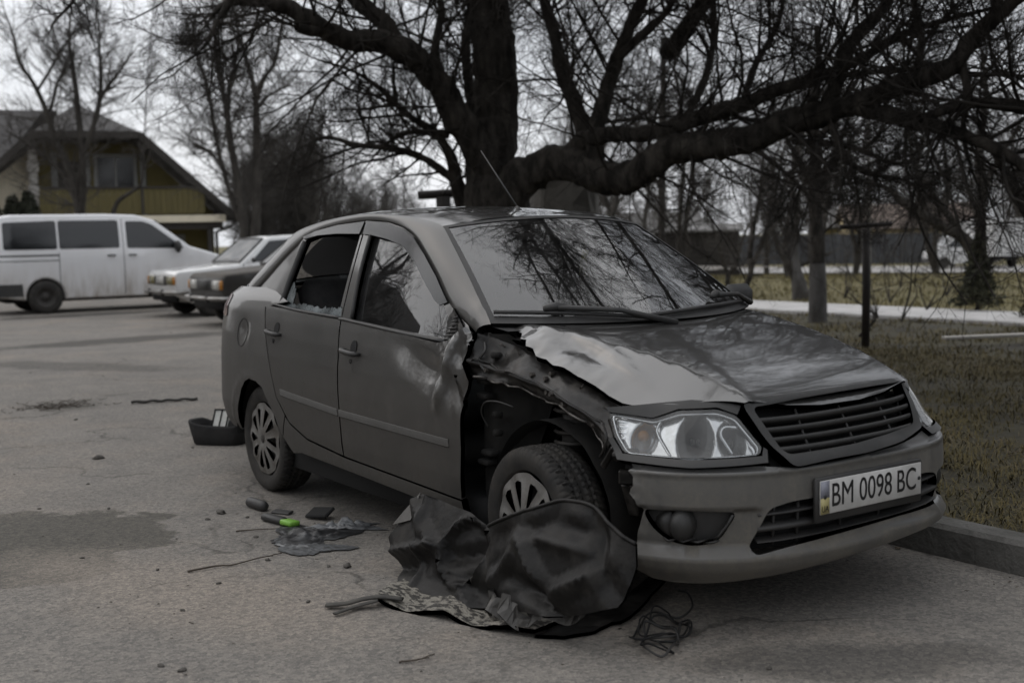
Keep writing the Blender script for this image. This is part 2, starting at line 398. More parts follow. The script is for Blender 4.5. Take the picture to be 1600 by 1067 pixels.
SHARD = glass_mat('broken_glass', tint=(.6, .66, .68), ior=1.8, dust=.28, gain=1.2, dust_col=(.42, .46, .47))
VISOR = mat('smoked_acrylic', (.020, .022, .024), rough=.10, spec=.6)
CABIN = mat('cabin_fabric', (.016, .016, .017), rough=.9, vary=(.028, .027, .026), scale=20)
LINER = mat('headliner', (.10, .10, .10), rough=.9)
RED = mat('tail_lamp_red', (.05, .006, .005), rough=.25, coat=.25)
AMBER = mat('amber_bulb', (.36, .15, .02), rough=.25)
WHITE = mat('plate_white', (.56, .55, .53), rough=.45, vary=(.44, .43, .41), scale=12)
PBLUE = mat('plate_blue', (.25, .255, .30), rough=.5)
PYEL = mat('plate_yellow', (.40, .35, .16), rough=.5)
INK = mat('plate_ink', (.012, .012, .012), rough=.5)
TORN = mat('torn_metal', (.010, .009, .008), rough=.36, metal=.2, vary=(.050, .044, .038), scale=11, bump=.22, bscale=20, lo=.5, hi=.75, rvar=.3)
WELL = mat('arch_liner', (.005, .0045, .004), rough=.9, vary=(.013, .012, .010), scale=10, bump=.2, bscale=25)

car = thing('wrecked_car', 'dark grey saloon with its front wing torn off and a shattered rear side window', 'car')
def mirrored(fn):
    def g(a, b):
        x, y, z = fn(a, b); return x, -y, z
    return g
SX = lambda pts: [(float(s_of_x(x)), z) for x, z in pts]

# ---- crumple of the front door edge and of the bonnet edge
def door_dent(x, z):
    w = sstep(x, -.80, -.42)*sstep(z, .60, .80)
    P = np.stack([x, 0*x, z], 1); soft = .0022*vnoise(P, 3.2, 15)
    ridge = np.abs(((x+.40)*.9+(z-.86)*.55)/.07) % 1.0
    fold = np.exp(-((x+.50-.35*(z-.80))/.035)**2)*sstep(z, .62, .74)
    w2 = sstep(x, -1.05, -.55)*np.exp(-((z-.80+.25*(x+.6))/.06)**2)
    return w*(.020*vnoise(P, 9, 3)+.016*(ridge-.5)*sstep(x, -.62, -.45))+.030*fold-.022*w2+soft
def ribz(x): return np.interp(x, [-2.10, -1.434, -.45], [.592, .560, .545])
def rear_rub(x, z): return .0016*vnoise(np.stack([x, 0*x, z], 1), 3.5, 14)
def rub_strip(fn, x0, x1, parent):
    xs = np.linspace(x0, x1, 40); rows = []
    for dz, o in ((.003, .0004), (.001, .0034), (-.022, .0006), (-.0255, .0036), (-.029, .0038), (-.031, .0004)): rows.append(np.stack(displaced(fn, lambda a, b, o=o: o)(xs, ribz(xs)+dz), 1))
    mb = MB(); mb.grid(np.stack(rows, 1)); return mb.build('rub_strip', STRIP, parent)
FD = [(-.425,.312),(-.83,.326),(-1.427,.344),(-1.418,.562),(-1.436,.80),(-1.478,.965),(-1.06,.948),(-.60,.918),(-.46,.945),(-.40,.985),(-.372,.96),(-.366,.90),(-.40,.85),(-.352,.79),(-.379,.724),(-.384,.524)]
RD = [(-1.437,.345),(-1.818,.377),(-2.012,.434),(-2.139,.549),(-2.231,.739),(-2.345,.93),(-2.392,1.004),(-1.945,.983),(-1.488,.968),(-1.446,.80),(-1.428,.562)]
def handle(parent, x, z, sgn):
    mb = MB(); P = []; d = .035
    for t in np.linspace(-1, 1, 13): xx = x+.078*t; zz = z-.012*t*.5; p = side(np.array([xx]), np.array([zz])); P.append([xx, sgn*(-p[1][0]+.002+.030*(1-t**4)**.5 if abs(t) < 1 else -p[1][0]-.004), zz])
    mb.tube(P, [.006]+[.0125]*11+[.006], 8)
    h = mb.build('door_handle', PLASTG, parent)
    mb = MB(); fn = side if sgn < 0 else mirrored(side)
    a = np.linspace(0, 2*math.pi, 20, endpoint=False)
    panel(mb, displaced(fn, lambda a, b: .0025), [(x+.012+.030*math.cos(t), z+.022+.030*math.sin(t)) for t in a], res=.02, thick=.004)
    mb.build('handle_cup', BLACK, h)
    mb = MB(); panel(mb, displaced(fn, lambda a, b: .003), [(x-.005+.011*math.cos(t), z-.042+.011*math.sin(t)) for t in a[::2]], res=.02, thick=.004); mb.build('lock_cylinder', CHROME, h)
def strip(mb, fn, A, B, w, off=.004, n=40, mi=0, h=.006):
    """narrow raised strip along a line in surface coordinates"""
    A = np.asarray(A, float); L = crom(A, max(2, n//len(A)))
    p = np.stack(displaced(fn, lambda a, b: off)(L[:, 0], L[:, 1]), 1); mb.tube(p, w, 6, mi=mi, flat=.6); return mb
FOUT = [(-1.505,.95),(-1.06,.94),(-.62,.905),(-.45,.93),(-.50,.985),(-.60,1.035),(-.657,1.072),(-.788,1.176),(-.924,1.263),(-1.072,1.342),(-1.202,1.382),(-1.357,1.408),(-1.576,1.421)]
FHOLE = [(-1.487,1.352),(-1.227,1.333),(-1.042,1.29),(-.9,1.213),(-.722,1.094),(-.632,1.012),(-.615,.930),(-1.06,.955),(-1.408,.972)]
ROUT = [(-1.512,.955),(-1.95,.965),(-2.385,.985),(-2.395,1.011),(-2.27,1.325),(-2.235,1.352),(-2.108,1.381),(-1.87,1.407),(-1.592,1.419)]
RHOLE = [(-1.600,1.362),(-2.06,1.362),(-2.205,1.335),(-2.215,1.30),(-2.245,1.02),(-2.22,1.004),(-1.525,.977)]
for sgn in (-1, 1):
    S = side if sgn < 0 else mirrored(side); Gn = green if sgn < 0 else mirrored(green); right = sgn < 0
    # front door
    mb = MB(); fd = displaced(S, door_dent) if right else displaced(S, rear_rub)
    panel(mb, fd, FD if right else FD[:9]+[(-.40,.95),(-.38,.72)], res=.022, thick=.02)
    frame = displaced(Gn, lambda x, z: .006+0*x+(.010*vnoise(np.stack([x, 0*x, z], 1), 22, 8)*sstep(x, -.62, -.5) if right else 0))
    panel(mb, frame, FOUT, [FHOLE], res=.03, thick=.03)
    d = mb.build('front_door', PAINT, car)
    if right: d['label'] = 'front door with a crumpled leading edge'
    handle(d, -1.311, .834, sgn); rub_strip(fd, -1.425, -.47, d)
    mb = MB(); panel(mb, displaced(Gn, lambda x, z: -.012), [(-1.50,1.362),(-1.227,1.34),(-1.035,1.295),(-.89,1.218),(-.712,1.10),(-.62,1.015),(-.605,.92),(-1.06,.945),(-1.40,.96)], res=.05, thick=.004); mb.build('side_window', SGLASS, d)
    mb = MB(); L = [(-1.500,.968),(-1.06,.944),(-.60,.916)]
    strip(mb, displaced(Gn, lambda a, b: .012), L, None, .012, .006, 24)
    strip(mb, displaced(Gn, lambda a, b: .006), [(-1.402,.975),(-1.45,1.15),(-1.484,1.35)], None, .010, .004, 12)
    mb.build('window_seal', PLAST, d)
    mb = MB(); VT = [(-1.576,1.418),(-1.357,1.405),(-1.202,1.379),(-1.072,1.339),(-.924,1.260),(-.788,1.173),(-.657,1.070)]
    VB = [(-.70,1.056),(-.745,1.075),(-.86,1.15),(-.99,1.235),(-1.136,1.300),(-1.30,1.330),(-1.479,1.352),(-1.56,1.356)]
    panel(mb, displaced(Gn, lambda x, z: .014+0*x), VT+VB, res=.03, thick=.006); mb.build('wind_deflector', VISOR, d)
    mb = MB(); panel(mb, displaced(Gn, lambda x, z: .014+.008*vnoise(np.stack([x, 0*x, z], 1), 60, 5)), [(-.612,.925),(-.622,1.005),(-.60,1.045),(-.50,.965),(-.485,.93),(-.55,.908)], res=.012, thick=.02)
    if right:
        for k in range(7): zz = .93+.014*k; mb.tube([[-.60+.004*k, -yg(-.6, zz)-.022, zz], [-.525-.006*k, -yg(-.54, zz)-.020, zz+.004]], .0035, 5)
    mb.build('mirror_base', TORN if right else PLAST, d)
    mb = MB(); panel(mb, displaced(S, lambda x, z: -.07), [(-.48,.36),(-1.40,.36),(-1.45,.93),(-.50,.9)], res=.08, thick=0); mb.build('door_trim', CABIN, d)
    # rear door
    mb = MB(); panel(mb, displaced(S, rear_rub), RD, res=.022, thick=.02)
    panel(mb, displaced(Gn, lambda a, b: .006), ROUT, [RHOLE], res=.03, thick=.03)
    d = mb.build('rear_door', PAINT, car); handle(d, -2.19, .872, sgn); rub_strip(S, -2.09, -1.442, d)
    mb = MB()
    if right:   # jagged remains of the broken pane
        rs = random.Random(5)
        top = [(-2.215,1.115),(-2.195,1.13),(-2.17,1.105),(-2.150,1.095),(-2.135,1.06),(-2.125,1.02),(-2.06,1.022),(-1.98,1.022),(-1.90,1.015),(-1.80,1.012),(-1.70,1.018),(-1.62,1.016),(-1.575,1.022),(-1.558,1.01),(-1.545,.98)]
        jag = []
        for (a, b), (c, e) in zip(top[:-1], top[1:]):
            for t in (0, .2, .4, .6, .8): jag.append((a+(c-a)*t+rs.uniform(-.004, .004), b+(e-b)*t+rs.uniform(-.007, .007)))
        panel(mb, displaced(Gn, lambda x, z: -.006), [(-2.238,.985)]+jag+[(-1.535,.965)], res=.03, thick=.006)
        p = mb.build('side_window', SHARD, d); p['label'] = 'jagged strip of broken side window'
    else:
        panel(mb, displaced(Gn, lambda x, z: -.012), [(-1.59,1.37),(-2.06,1.37),(-2.21,1.34),(-2.25,1.0),(-1.515,.965)], res=.05, thick=.004); mb.build('side_window', SGLASS, d)
    mb = MB(); strip(mb, displaced(Gn, lambda a, b: .010), [(-1.512,.972),(-1.95,.985),(-2.24,1.0),(-2.385,1.006)], None, .011, .006, 24)
    strip(mb, displaced(Gn, lambda a, b: .004), [(-2.252,1.01),(-2.235,1.15),(-2.215,1.33)], None, .016, .0, 12); mb.build('window_seal', PLAST, d)
    mb = MB(); panel(mb, displaced(Gn, lambda x, z: .014+0*x), [(-1.592,1.416),(-1.87,1.404),(-2.108,1.378),(-2.245,1.350),(-2.222,1.338),(-2.063,1.356),(-1.844,1.362),(-1.60,1.358)], res=.03, thick=.006); mb.build('wind_deflector', VISOR, d)
    mb = MB(); panel(mb, displaced(S, lambda x, z: -.07), [(-1.48,.40),(-1.95,.43),(-2.2,.7),(-2.3,.97),(-1.5,.94)], res=.08, thick=0); mb.build('door_trim', CABIN, d)
    # body side: rear wing, sill, pillars and roof rail
    mb = MB()
    sh = shell if right else mirrored(shell)
    Q = SX([(-2.402,.995),(-2.352,.927),(-2.239,.739),(-2.147,.549),(-2.06,.465),(-2.128,.348),(-2.19,.455),(-2.319,.582),(-2.40,.607),(-2.497,.613),(-2.57,.592),(-2.635,.545),(-2.725,.419),(-2.77,.30)])+[(4.6,.30),(4.96,.33),(4.96,1.07),(4.5,1.085),(4.0,1.090),(3.82,1.075),(3.58,1.03)]
    qd = lambda s, z: .012*np.exp(-((z-.612+.0*s)/.02)**2)*0-.018*np.exp(-(((s-s_of_x(-2.62))/.06)**2+((z-.86)/.05)**2))+.004*np.exp(-((np.hypot(s-s_of_x(-2.5), z-.285)-.335)/.022)**2)
    panel(mb, displaced(sh, qd), Q, res=.032, thick=.03)
    panel(mb, S, [(-.43,.230),(-.43,.303),(-.83,.317),(-1.43,.335),(-1.815,.366),(-2.006,.424),(-2.055,.456),(-2.12,.345),(-2.03,.272),(-1.92,.288),(-1.38,.273),(-.858,.255)], res=.03, thick=.03)
    LL = np.array([(-.45,.965),(-.56,1.02),(-.653,1.075),(-.784,1.178),(-.92,1.265),(-1.068,1.344),(-1.198,1.385),(-1.353,1.411),(-1.58,1.424),(-1.87,1.411),(-2.108,1.384),(-2.25,1.345),(-2.40,1.27),(-2.58,1.16),(-2.75,1.06)])
    Lp = np.stack([LL[:, 0], -yg(LL[:, 0], LL[:, 1])-.008, LL[:, 1]], 1)
    Ua = [np.array(wscreen(1., v)) for v in (0, .22, .38, .58, .78, 1.0)]
    Ub = [np.array(p) for p in [(-1.14,-.553,1.425),(-1.33,-.56,1.447),(-1.58,-.563,1.458),(-1.87,-.56,1.452),(-2.16,-.556,1.43)]]
    Uc = [np.array(rscreen(1., v)) for v in (1.0, .7, .36, .02)]
    Up = np.array(Ua+Ub+Uc)
    Lc, Uc_ = crom(Lp, 6), crom(Up, 6); RAIL = Uc_
    tt = np.linspace(0, 1, 9)[None, :, None]; nb = np.stack([0*Lc[:, 0], -np.ones(len(Lc))*.75, np.full(len(Lc), .66)], 1)
    Gd = Lc[:, None]*(1-tt)+Uc_[:, None]*tt+nb[:, None]*(.05*tt*(1-tt))
    if right:   # the foot of the screen pillar is folded outwards
        w = (1-sstep(np.linspace(0, 1, len(Lc)), 0, .10))[:, None]; nz = vnoise(Gd.reshape(-1, 3), 26, 4).reshape(Gd.shape[:2])
        Gd[..., 1] -= w*(.007+.009*nz); Gd[..., 0] += w*.02
    back = Gd[:, :1]+np.array([0, .035, -.01]); Gd = np.concatenate([back, Gd], 1)
    if not right: Gd = Gd*np.array([1, -1, 1])
    mb.grid(Gd if right else Gd[:, ::-1])
    panel(mb, Gn, [(-2.392,.99),(-2.262,1.335),(-2.262,1.345),(-2.40,1.268),(-2.58,1.158),(-2.745,1.06),(-2.76,1.0)], res=.03, thick=.02)
    panel(mb, displaced(Gn, lambda x, z: -.02), [(-1.46,.95),(-1.60,.95),(-1.66,1.42),(-1.53,1.42)], res=.05, thick=.03)
    b = mb.build('body_side', PAINT2, car, auto=None)
    mb = MB(); a = np.linspace(0, 2*math.pi, 25)
    P = np.stack(displaced(sh, lambda s, z: .001+qd(s, z))(s_of_x(-2.64)+.065*np.cos(a), .85+.075*np.sin(a)), 1)
    if right: mb.tube(P, .0016, 5, cap=False); mb.build('fuel_flap_seam', BLACK, b)
    mb = MB(); panel(mb, displaced(sh, lambda a, b: .004), rpoly([(4.36,.92),(4.66,.94),(4.66,1.04),(4.42,1.045)], .04), res=.04, thick=.02); mb.build('tail_light', RED, car)

# ---- roof, screens, boot lid
i0, i1 = 5*6, 11*6; Ur = RAIL[i0:i1+1]; q = np.linspace(-1, 1, 41); t = np.linspace(0, 1, len(Ur))[:, None]
X = Ur[:, 0][:, None]+(.085*(1-t)-.07*t)*(1-q*q)[None]; Y = -Ur[:, 1][:, None]*q[None]
zc = np.interp(X, RX, RZC); zr = Ur[:, 2][:, None]; Z = zr+(zc-zr)*(1-np.abs(q)[None]**2.5)
Z += -.006*np.exp(-((np.abs(Y)-.43)/.012)**2)     # pressed gutters
mb = MB(); mb.grid(np.stack([X, Y, Z], -1)); roof = mb.build('roof', PAINT, car)
mb = MB(); mb.grid(np.stack([X, Y*.98, Z-.03], -1)[:, ::-1]); mb.build('headliner', LINER, car)
W0 = np.array([-1.2, 0, .8])
ORD = [(-1,0),(1,0),(1,1),(-1,1)]
mb = MB(); panel(mb, wscreen, dens(ORD, .05), res=.06, thick=.005, center=W0); ws = mb.build('windscreen', WGLASS, car)
mb = MB(); panel(mb, displaced(wscreen, lambda a, b: .003, W0), dens(ORD, .05), [dens([(-.968,.055),(.968,.055),(.968,.972),(-.968,.972)], .05)], res=.05, thick=.008, center=W0); mb.build('screen_seal', PLAST, ws)
mb = MB(); panel(mb, rscreen, dens(ORD, .05), res=.06, thick=.005, center=W0); mb.build('rear_window', SGLASS, car)
def deck(x, y): x = np.asarray(x, float); return x, np.asarray(y, float), 1.10-.07*np.clip((-x-3.0)/.4, 0, 2)**2-.05*(np.abs(y)/.7)**3
mb = MB(); panel(mb, deck, rpoly([(-2.98,-.63),(-3.2,-.655),(-3.36,-.50),(-3.40,0),(-3.36,.50),(-3.2,.655),(-2.98,.63)], .05), res=.05, thick=.02, center=(-3, 0, .5)); mb.build('boot_lid', PAINT, car)

# ---- bonnet
HOODR = [(-.295,-.631),(-.262,-.648),(-.235,-.64),(-.20,-.672),(-.165,-.668),(-.13,-.695),(-.095,-.688),(-.05,-.708),(0,-.698),(.05,-.706),(.102,-.694),(.18,-.69),(.264,-.681),(.34,-.682),(.405,-.676),(.44,-.664),(.50,-.626),(.576,-.575),(.65,-.49),(.718,-.415),(.752,-.25),(.766,-.1)]
HOODL = [(.766,.1),(.752,.25),(.718,.415),(.65,.49),(.56,.585),(.44,.66),(.264,.70),(-.05,.72),(-.30,.66)]
REAR = [(-.20,.42),(-.11,.2),(-.085,0),(-.11,-.2),(-.20,-.42)]
def hood_dent(x, y):
    P = np.stack([x, y, 0*x], 1); e = sstep(-y, .40, .68); r = 1-sstep(x, .15, .45)
    ridge = .014*np.exp(-((y+.53+.10*x)/.022)**2)*sstep(x, -.1, .05)*(1-sstep(x, .22, .5))
    buck = -.020*np.exp(-(((x-.12)/.14)**2+((y+.58)/.055)**2))+.010*np.exp(-(((x+.18)/.09)**2+((y+.58)/.05)**2))
    tr_ = sstep(.22-x, 0, .35)
    return e*r*.009*vnoise(P, 14, 6)+e*tr_*.010*vnoise(P, 7, 16)+.8*ridge+.8*buck+.0010*vnoise(P, 3.5, 9)
mb = MB(); panel(mb, displaced(hood, hood_dent, (0, 0, 0)), HOODR+HOODL+REAR, res=.024, thick=.022, center=(0, 0, 0)); bon = mb.build('bonnet', PAINT, car)
bon['label'] = 'bonnet buckled along its torn near edge'
mb = MB(); panel(mb, displaced(hood, lambda a, b: -.03, (0, 0, 0)), [(-.42,-.69),(-.10,-.62),(.05,0),(-.10,.62),(-.42,.69),(-.16,0)], res=.04, thick=.02, center=(0, 0, 0)); cowl = mb.build('cowl_panel', PLAST, car)
# wipers lie on the foot of the screen
def wsp(u, v, off): p = displaced(wscreen, lambda a, b: off, W0)(np.array([u]), np.array([v])); return [float(c[0]) for c in p]
for (u0, v0), (u1, v1), (um, vm) in (((.965,.075),(.02,-.015),(.66,.045)), ((.17,.02),(-.985,.045),(-.55,.075))):
    mb = MB(); mb.tube([wsp(u0+(u1-u0)*t, v0+(v1-v0)*t+.02*math.sin(math.pi*t), .016) for t in np.linspace(0, 1, 9)], .009, 6)
    w = mb.build('wiper', PLAST, car); mb = MB()
    mb.tube([wsp(um, vm+.03, .035), wsp((um+u1)/2, (vm+v1)/2+.01, .045), wsp(u1, v1-.04, .02)], [.012, .010, .014], 8)
    mb.tube([wsp(um-.07, vm+.035, .03), wsp(um, vm+.045, .032), wsp(um+.07, vm+.03, .03)], [.012, .019, .012], 8); mb.build('wiper_arm', PLAST, w)
mb = MB(); mb.tube([(-1.15, .0, 1.45), (-1.18, 0, 1.475)], [.014, .008], 10); mb.tube([(-1.18, 0, 1.48), (-1.33, 0, 1.62), (-1.48, 0, 1.76)], [.0045, .004, .003], 6); mb.build('aerial', PLAST, car)
mb = MB(); mb.box((-.60, .875, 1.03), (.085, .19, .115), rotm('Z', .15), bev=.032); mb.tube([(-.58, .74, .98), (-.60, .84, 1.0)], .025, 8); mb.build('door_mirror', PLAST, car)
# left front wing, whole
mb = MB(); panel(mb, mirrored(side), [(-.37,.31),(-.30,.36),(-.25,.46),(-.12,.57),(.05,.61),(.22,.57),(.32,.46),(.36,.36),(.42,.62),(.40,.74),(.30,.80),(-.05,.90),(-.36,.94)], res=.04, thick=.03); mb.build('front_wing', PAINT, car)

# ---- front bumper with its openings
BUMP = [(.906,.588),(.893,.575),(.904,.562),(.889,.545),(.886,.515),(.894,.505),(.90,.489),(.878,.47),(.871,.447),(.86,.432),(.872,.40),(.885,.36),(.894,.316),(.946,.268),(.90,.245),(.84,.215),(.756,.196),(.646,.203),(.451,.222),(.143,.246),(-.185,.268),(-.423,.280),(-.7,.27),(-1.0,.262),(-1.30,.27),(-1.34,.42),(-1.2,.615),(-.9,.612),(-.55,.622),(-.41,.608),(-.17,.585),(.074,.573),(.312,.566),(.453,.586),(.69,.592)]
INTK = [(.5,.300),(.438,.444),(.35,.462),(0,.466),(-.343,.468),(-.432,.452),(-.492,.335),(-.168,.336),(.168,.322)]
FOGH = [(.866,.436),(.69,.441),(.535,.436),(.59,.348),(.63,.326),(.70,.319),(.775,.334),(.838,.382)]
def bump_d(s, z):
    tl = .05*np.clip(-s, 0, .5); chin = .026*(1-sstep(z, .296+tl, .312+tl))*sstep(z, .08, .16)
    under = -.022*(1-sstep(z, .438, .450))*sstep(np.abs(s), .44, .50)*(1-sstep(np.abs(s), 1.05, 1.2))*sstep(z, .300, .314)
    P = np.stack([s, z, 0*s], 1); tear = .012*vnoise(P, 18, 2)*sstep(s, .80, .90)
    ledge = .007*np.exp(-((z-.562)/.007)**2)
    return chin+under+tear+ledge-.008*sstep(z, .566, .58)
mb = MB(); panel(mb, displaced(shell, bump_d), BUMP, [rpoly(INTK, .03), rpoly(FOGH, .03), rpoly([(-a, b) for a, b in FOGH], .03)], res=.016, thick=.03)
bum = mb.build('front_bumper', BUMPER, car)
mb = MB()
panel(mb, displaced(shell, lambda a, b: -.055), [(.52,.27),(.46,.47),(-.46,.48),(-.52,.30)], res=.04, thick=0)
bk = mb.build('intake_backing', BLACK, bum)
mb = MB()
for z0, z1 in ((.372,.395),(.425,.440),(.335,.345)):
    A = np.linspace(-.47, .47, 41); G = np.stack([np.stack(displaced(shell, lambda a, b, k=k: k)(A, np.full(41, zz)-.02*A), 1) for k, zz in ((-.045, z0), (-.008, z0+.004), (-.004, (z0+z1)/2), (-.008, z1-.003), (-.045, z1))], 1); mb.grid(G)
for s in (-.3, -.1, .1, .3, .4): P = [np.array(displaced(shell, lambda a, b: -.03)(np.array([s]), np.array([z])))[:, 0] for z in (.31, .46)]; mb.tube(P, .006, 5)
mb.build('intake_grille', PLAST, bum)
for sg in (1, -1):
    mb = MB(); panel(mb, displaced(shell, lambda s, z: -.05-.02*np.abs(s-.69*sg)), [(sg*a, b) for a, b in [(.87,.45),(.53,.45),(.58,.31),(.70,.295),(.86,.36)]], res=.04, thick=0); pk = mb.build('fog_pocket', PLAST, bum)
    c = np.array(displaced(shell, lambda a, b: -.035)(np.array([.722*sg]), np.array([.388])))[:, 0]
    mb = MB(); mb.sphere(c, (.038, .050, .054), 20, 14); mb.tube([c+np.array([-.03, 0, 0]), c+np.array([-.09, 0, 0])], [.05, .04], 16); mb.build('fog_lamp', PLASTG, bum)
    if sg > 0:
        mb = MB()
        for i in range(4): mb.tube([np.array(displaced(shell, lambda a, b, k=k: k)(np.array([s]), np.array([z])))[:, 0] for s, z, k in ((.80-.05*i, .345-.006*i, -.03), (.77-.05*i, .338, -.01), (.73-.05*i, .342, -.035))], .004, 5)
        P = [np.array(displaced(shell, lambda a, b, k=k: k)(np.array([s]), np.array([z])))[:, 0] for s, z, k in ((.555,.43,-.01),(.57,.395,-.02),(.60,.36,-.012),(.615,.34,-.03))]; mb.tube(P, .005, 5)
        mb.build('fog_bracket', PLASTG, bum)
# ---- grille
mb = MB(); GR = [(.475,.768),(.25,.776),(0,.779),(-.25,.780),(-.475,.778),(-.445,.70),(-.405,.614),(-.2,.588),(0,.577),(.166,.577),(.345,.568),(.41,.65)]
GH = [(.432,.750),(.2,.759),(0,.762),(-.2,.764),(-.434,.762),(-.395,.69),(-.348,.632),(-.15,.614),(.04,.603),(.350,.600)]
panel(mb, displaced(shell, lambda s, z: .014+.01*np.exp(-((z-.765)/.01)**2)), rpoly(GR, .03), [rpoly(GH, .025)], res=.022, thick=.04); gr = mb.build('grille', PLASTG, car)
mb = MB(); panel(mb, displaced(shell, lambda s, z: -.06), [(.43,.78),(-.43,.79),(-.36,.60),(.37,.59)], res=.04, thick=0); mb.build('grille_backing', BLACK, gr)
mb = MB()
for k in range(4):
    tz = (k+.8)/4.75; A = np.linspace(-(.352+.082*tz), .352+.078*tz, 41); zz = .606+.012*(-A)+.146*tz-.004*np.cos(A*3.6)
    G = np.stack([np.stack(displaced(shell, lambda a, b, d=d: d)(A, zz+dz), 1) for d, dz in ((-.05, -.006), (-.004, -.011), (.006, -.008), (.008, 0), (.004, .004), (-.05, .010))], 1); mb.grid(G)
mb.build('grille_slats', PLASTG, gr)
mb = MB()
for s in (-.22, 0, .22): mb = MB(); mb.tube([np.array(displaced(shell, lambda a, b: -.012)(np.array([s+(z-.68)*-.12]), np.array([z])))[:, 0] for z in (.60, .68, .755)], .005, 6); mb.build('grille_strut', PLAST, gr)
# ---- number plate
pc = np.array([.895, 0.002, .464]); px = np.array([0, 1, 0.]); pz = np.array([-.02, 0, 1.]); mbp = MB()
mbp.box((.888, .002, .455), (.016, .545, .150), bev=.004); fr = mbp.build('plate_holder', PLAST, car)
mb = MB(); mb.box((.900, .002, .464), (.005, .520, .112), bev=.002); pl = mb.build('number_plate', WHITE, car)
mb = MB(); mb.box((.9035, -.237, .491), (.0012, .042, .056)); mb.build('blue_field', PBLUE, pl)
mb = MB(); mb.box((.9035, -.237, .4365), (.0012, .042, .053)); mb.build('yellow_field', PYEL, pl)
def text_mesh(txt, size, origin, xdir, ydir, m, parent, name, sx=1.0, thick=.0006, bold=0.0):
    cu = bpy.data.curves.new(name, 'FONT'); cu.body = txt; cu.size = size; cu.extrude = thick; cu.offset = bold; cu.align_x = 'CENTER'; cu.align_y = 'CENTER'
    o = bpy.data.objects.new(name, cu); COL.objects.link(o); bpy.context.view_layer.update()
    me = bpy.data.meshes.new_from_object(o.evaluated_get(bpy.context.evaluated_depsgraph_get())); bpy.data.objects.remove(o)
    x = np.array(xdir, float); y = np.array(ydir, float); z = np.cross(x, y); z /= np.linalg.norm(z)
    v = np.zeros(len(me.vertices)*3); me.vertices.foreach_get('co', v); v = v.reshape(-1, 3)
    w = np.asarray(origin)+v[:, :1]*sx*x+v[:, 1:2]*y+v[:, 2:3]*z; me.vertices.foreach_set('co', w.ravel()); me.materials.clear(); me.materials.append(m)
    q = bpy.data.objects.new(name, me); COL.objects.link(q); q.parent = parent; return q
for t_, yy in (('BM', -.150), ('0098', .018), ('BC', .180)): text_mesh(t_, .112, (.9035, yy, .464), (0, 1, 0), (0, 0, 1), INK, pl, 'plate_lettering', .77)
text_mesh('UA', .030, (.9045, -.237, .426), (0, 1, 0), (0, 0, 1), INK, pl, 'country_code', .85)
mb = MB()
for yy, zz in ((-.237, .466), (.248, .466)): mb = MB(); mb.sphere((.904, yy, zz), (.004, .007, .007), 10, 8); mb.build('plate_screw', INK, pl)

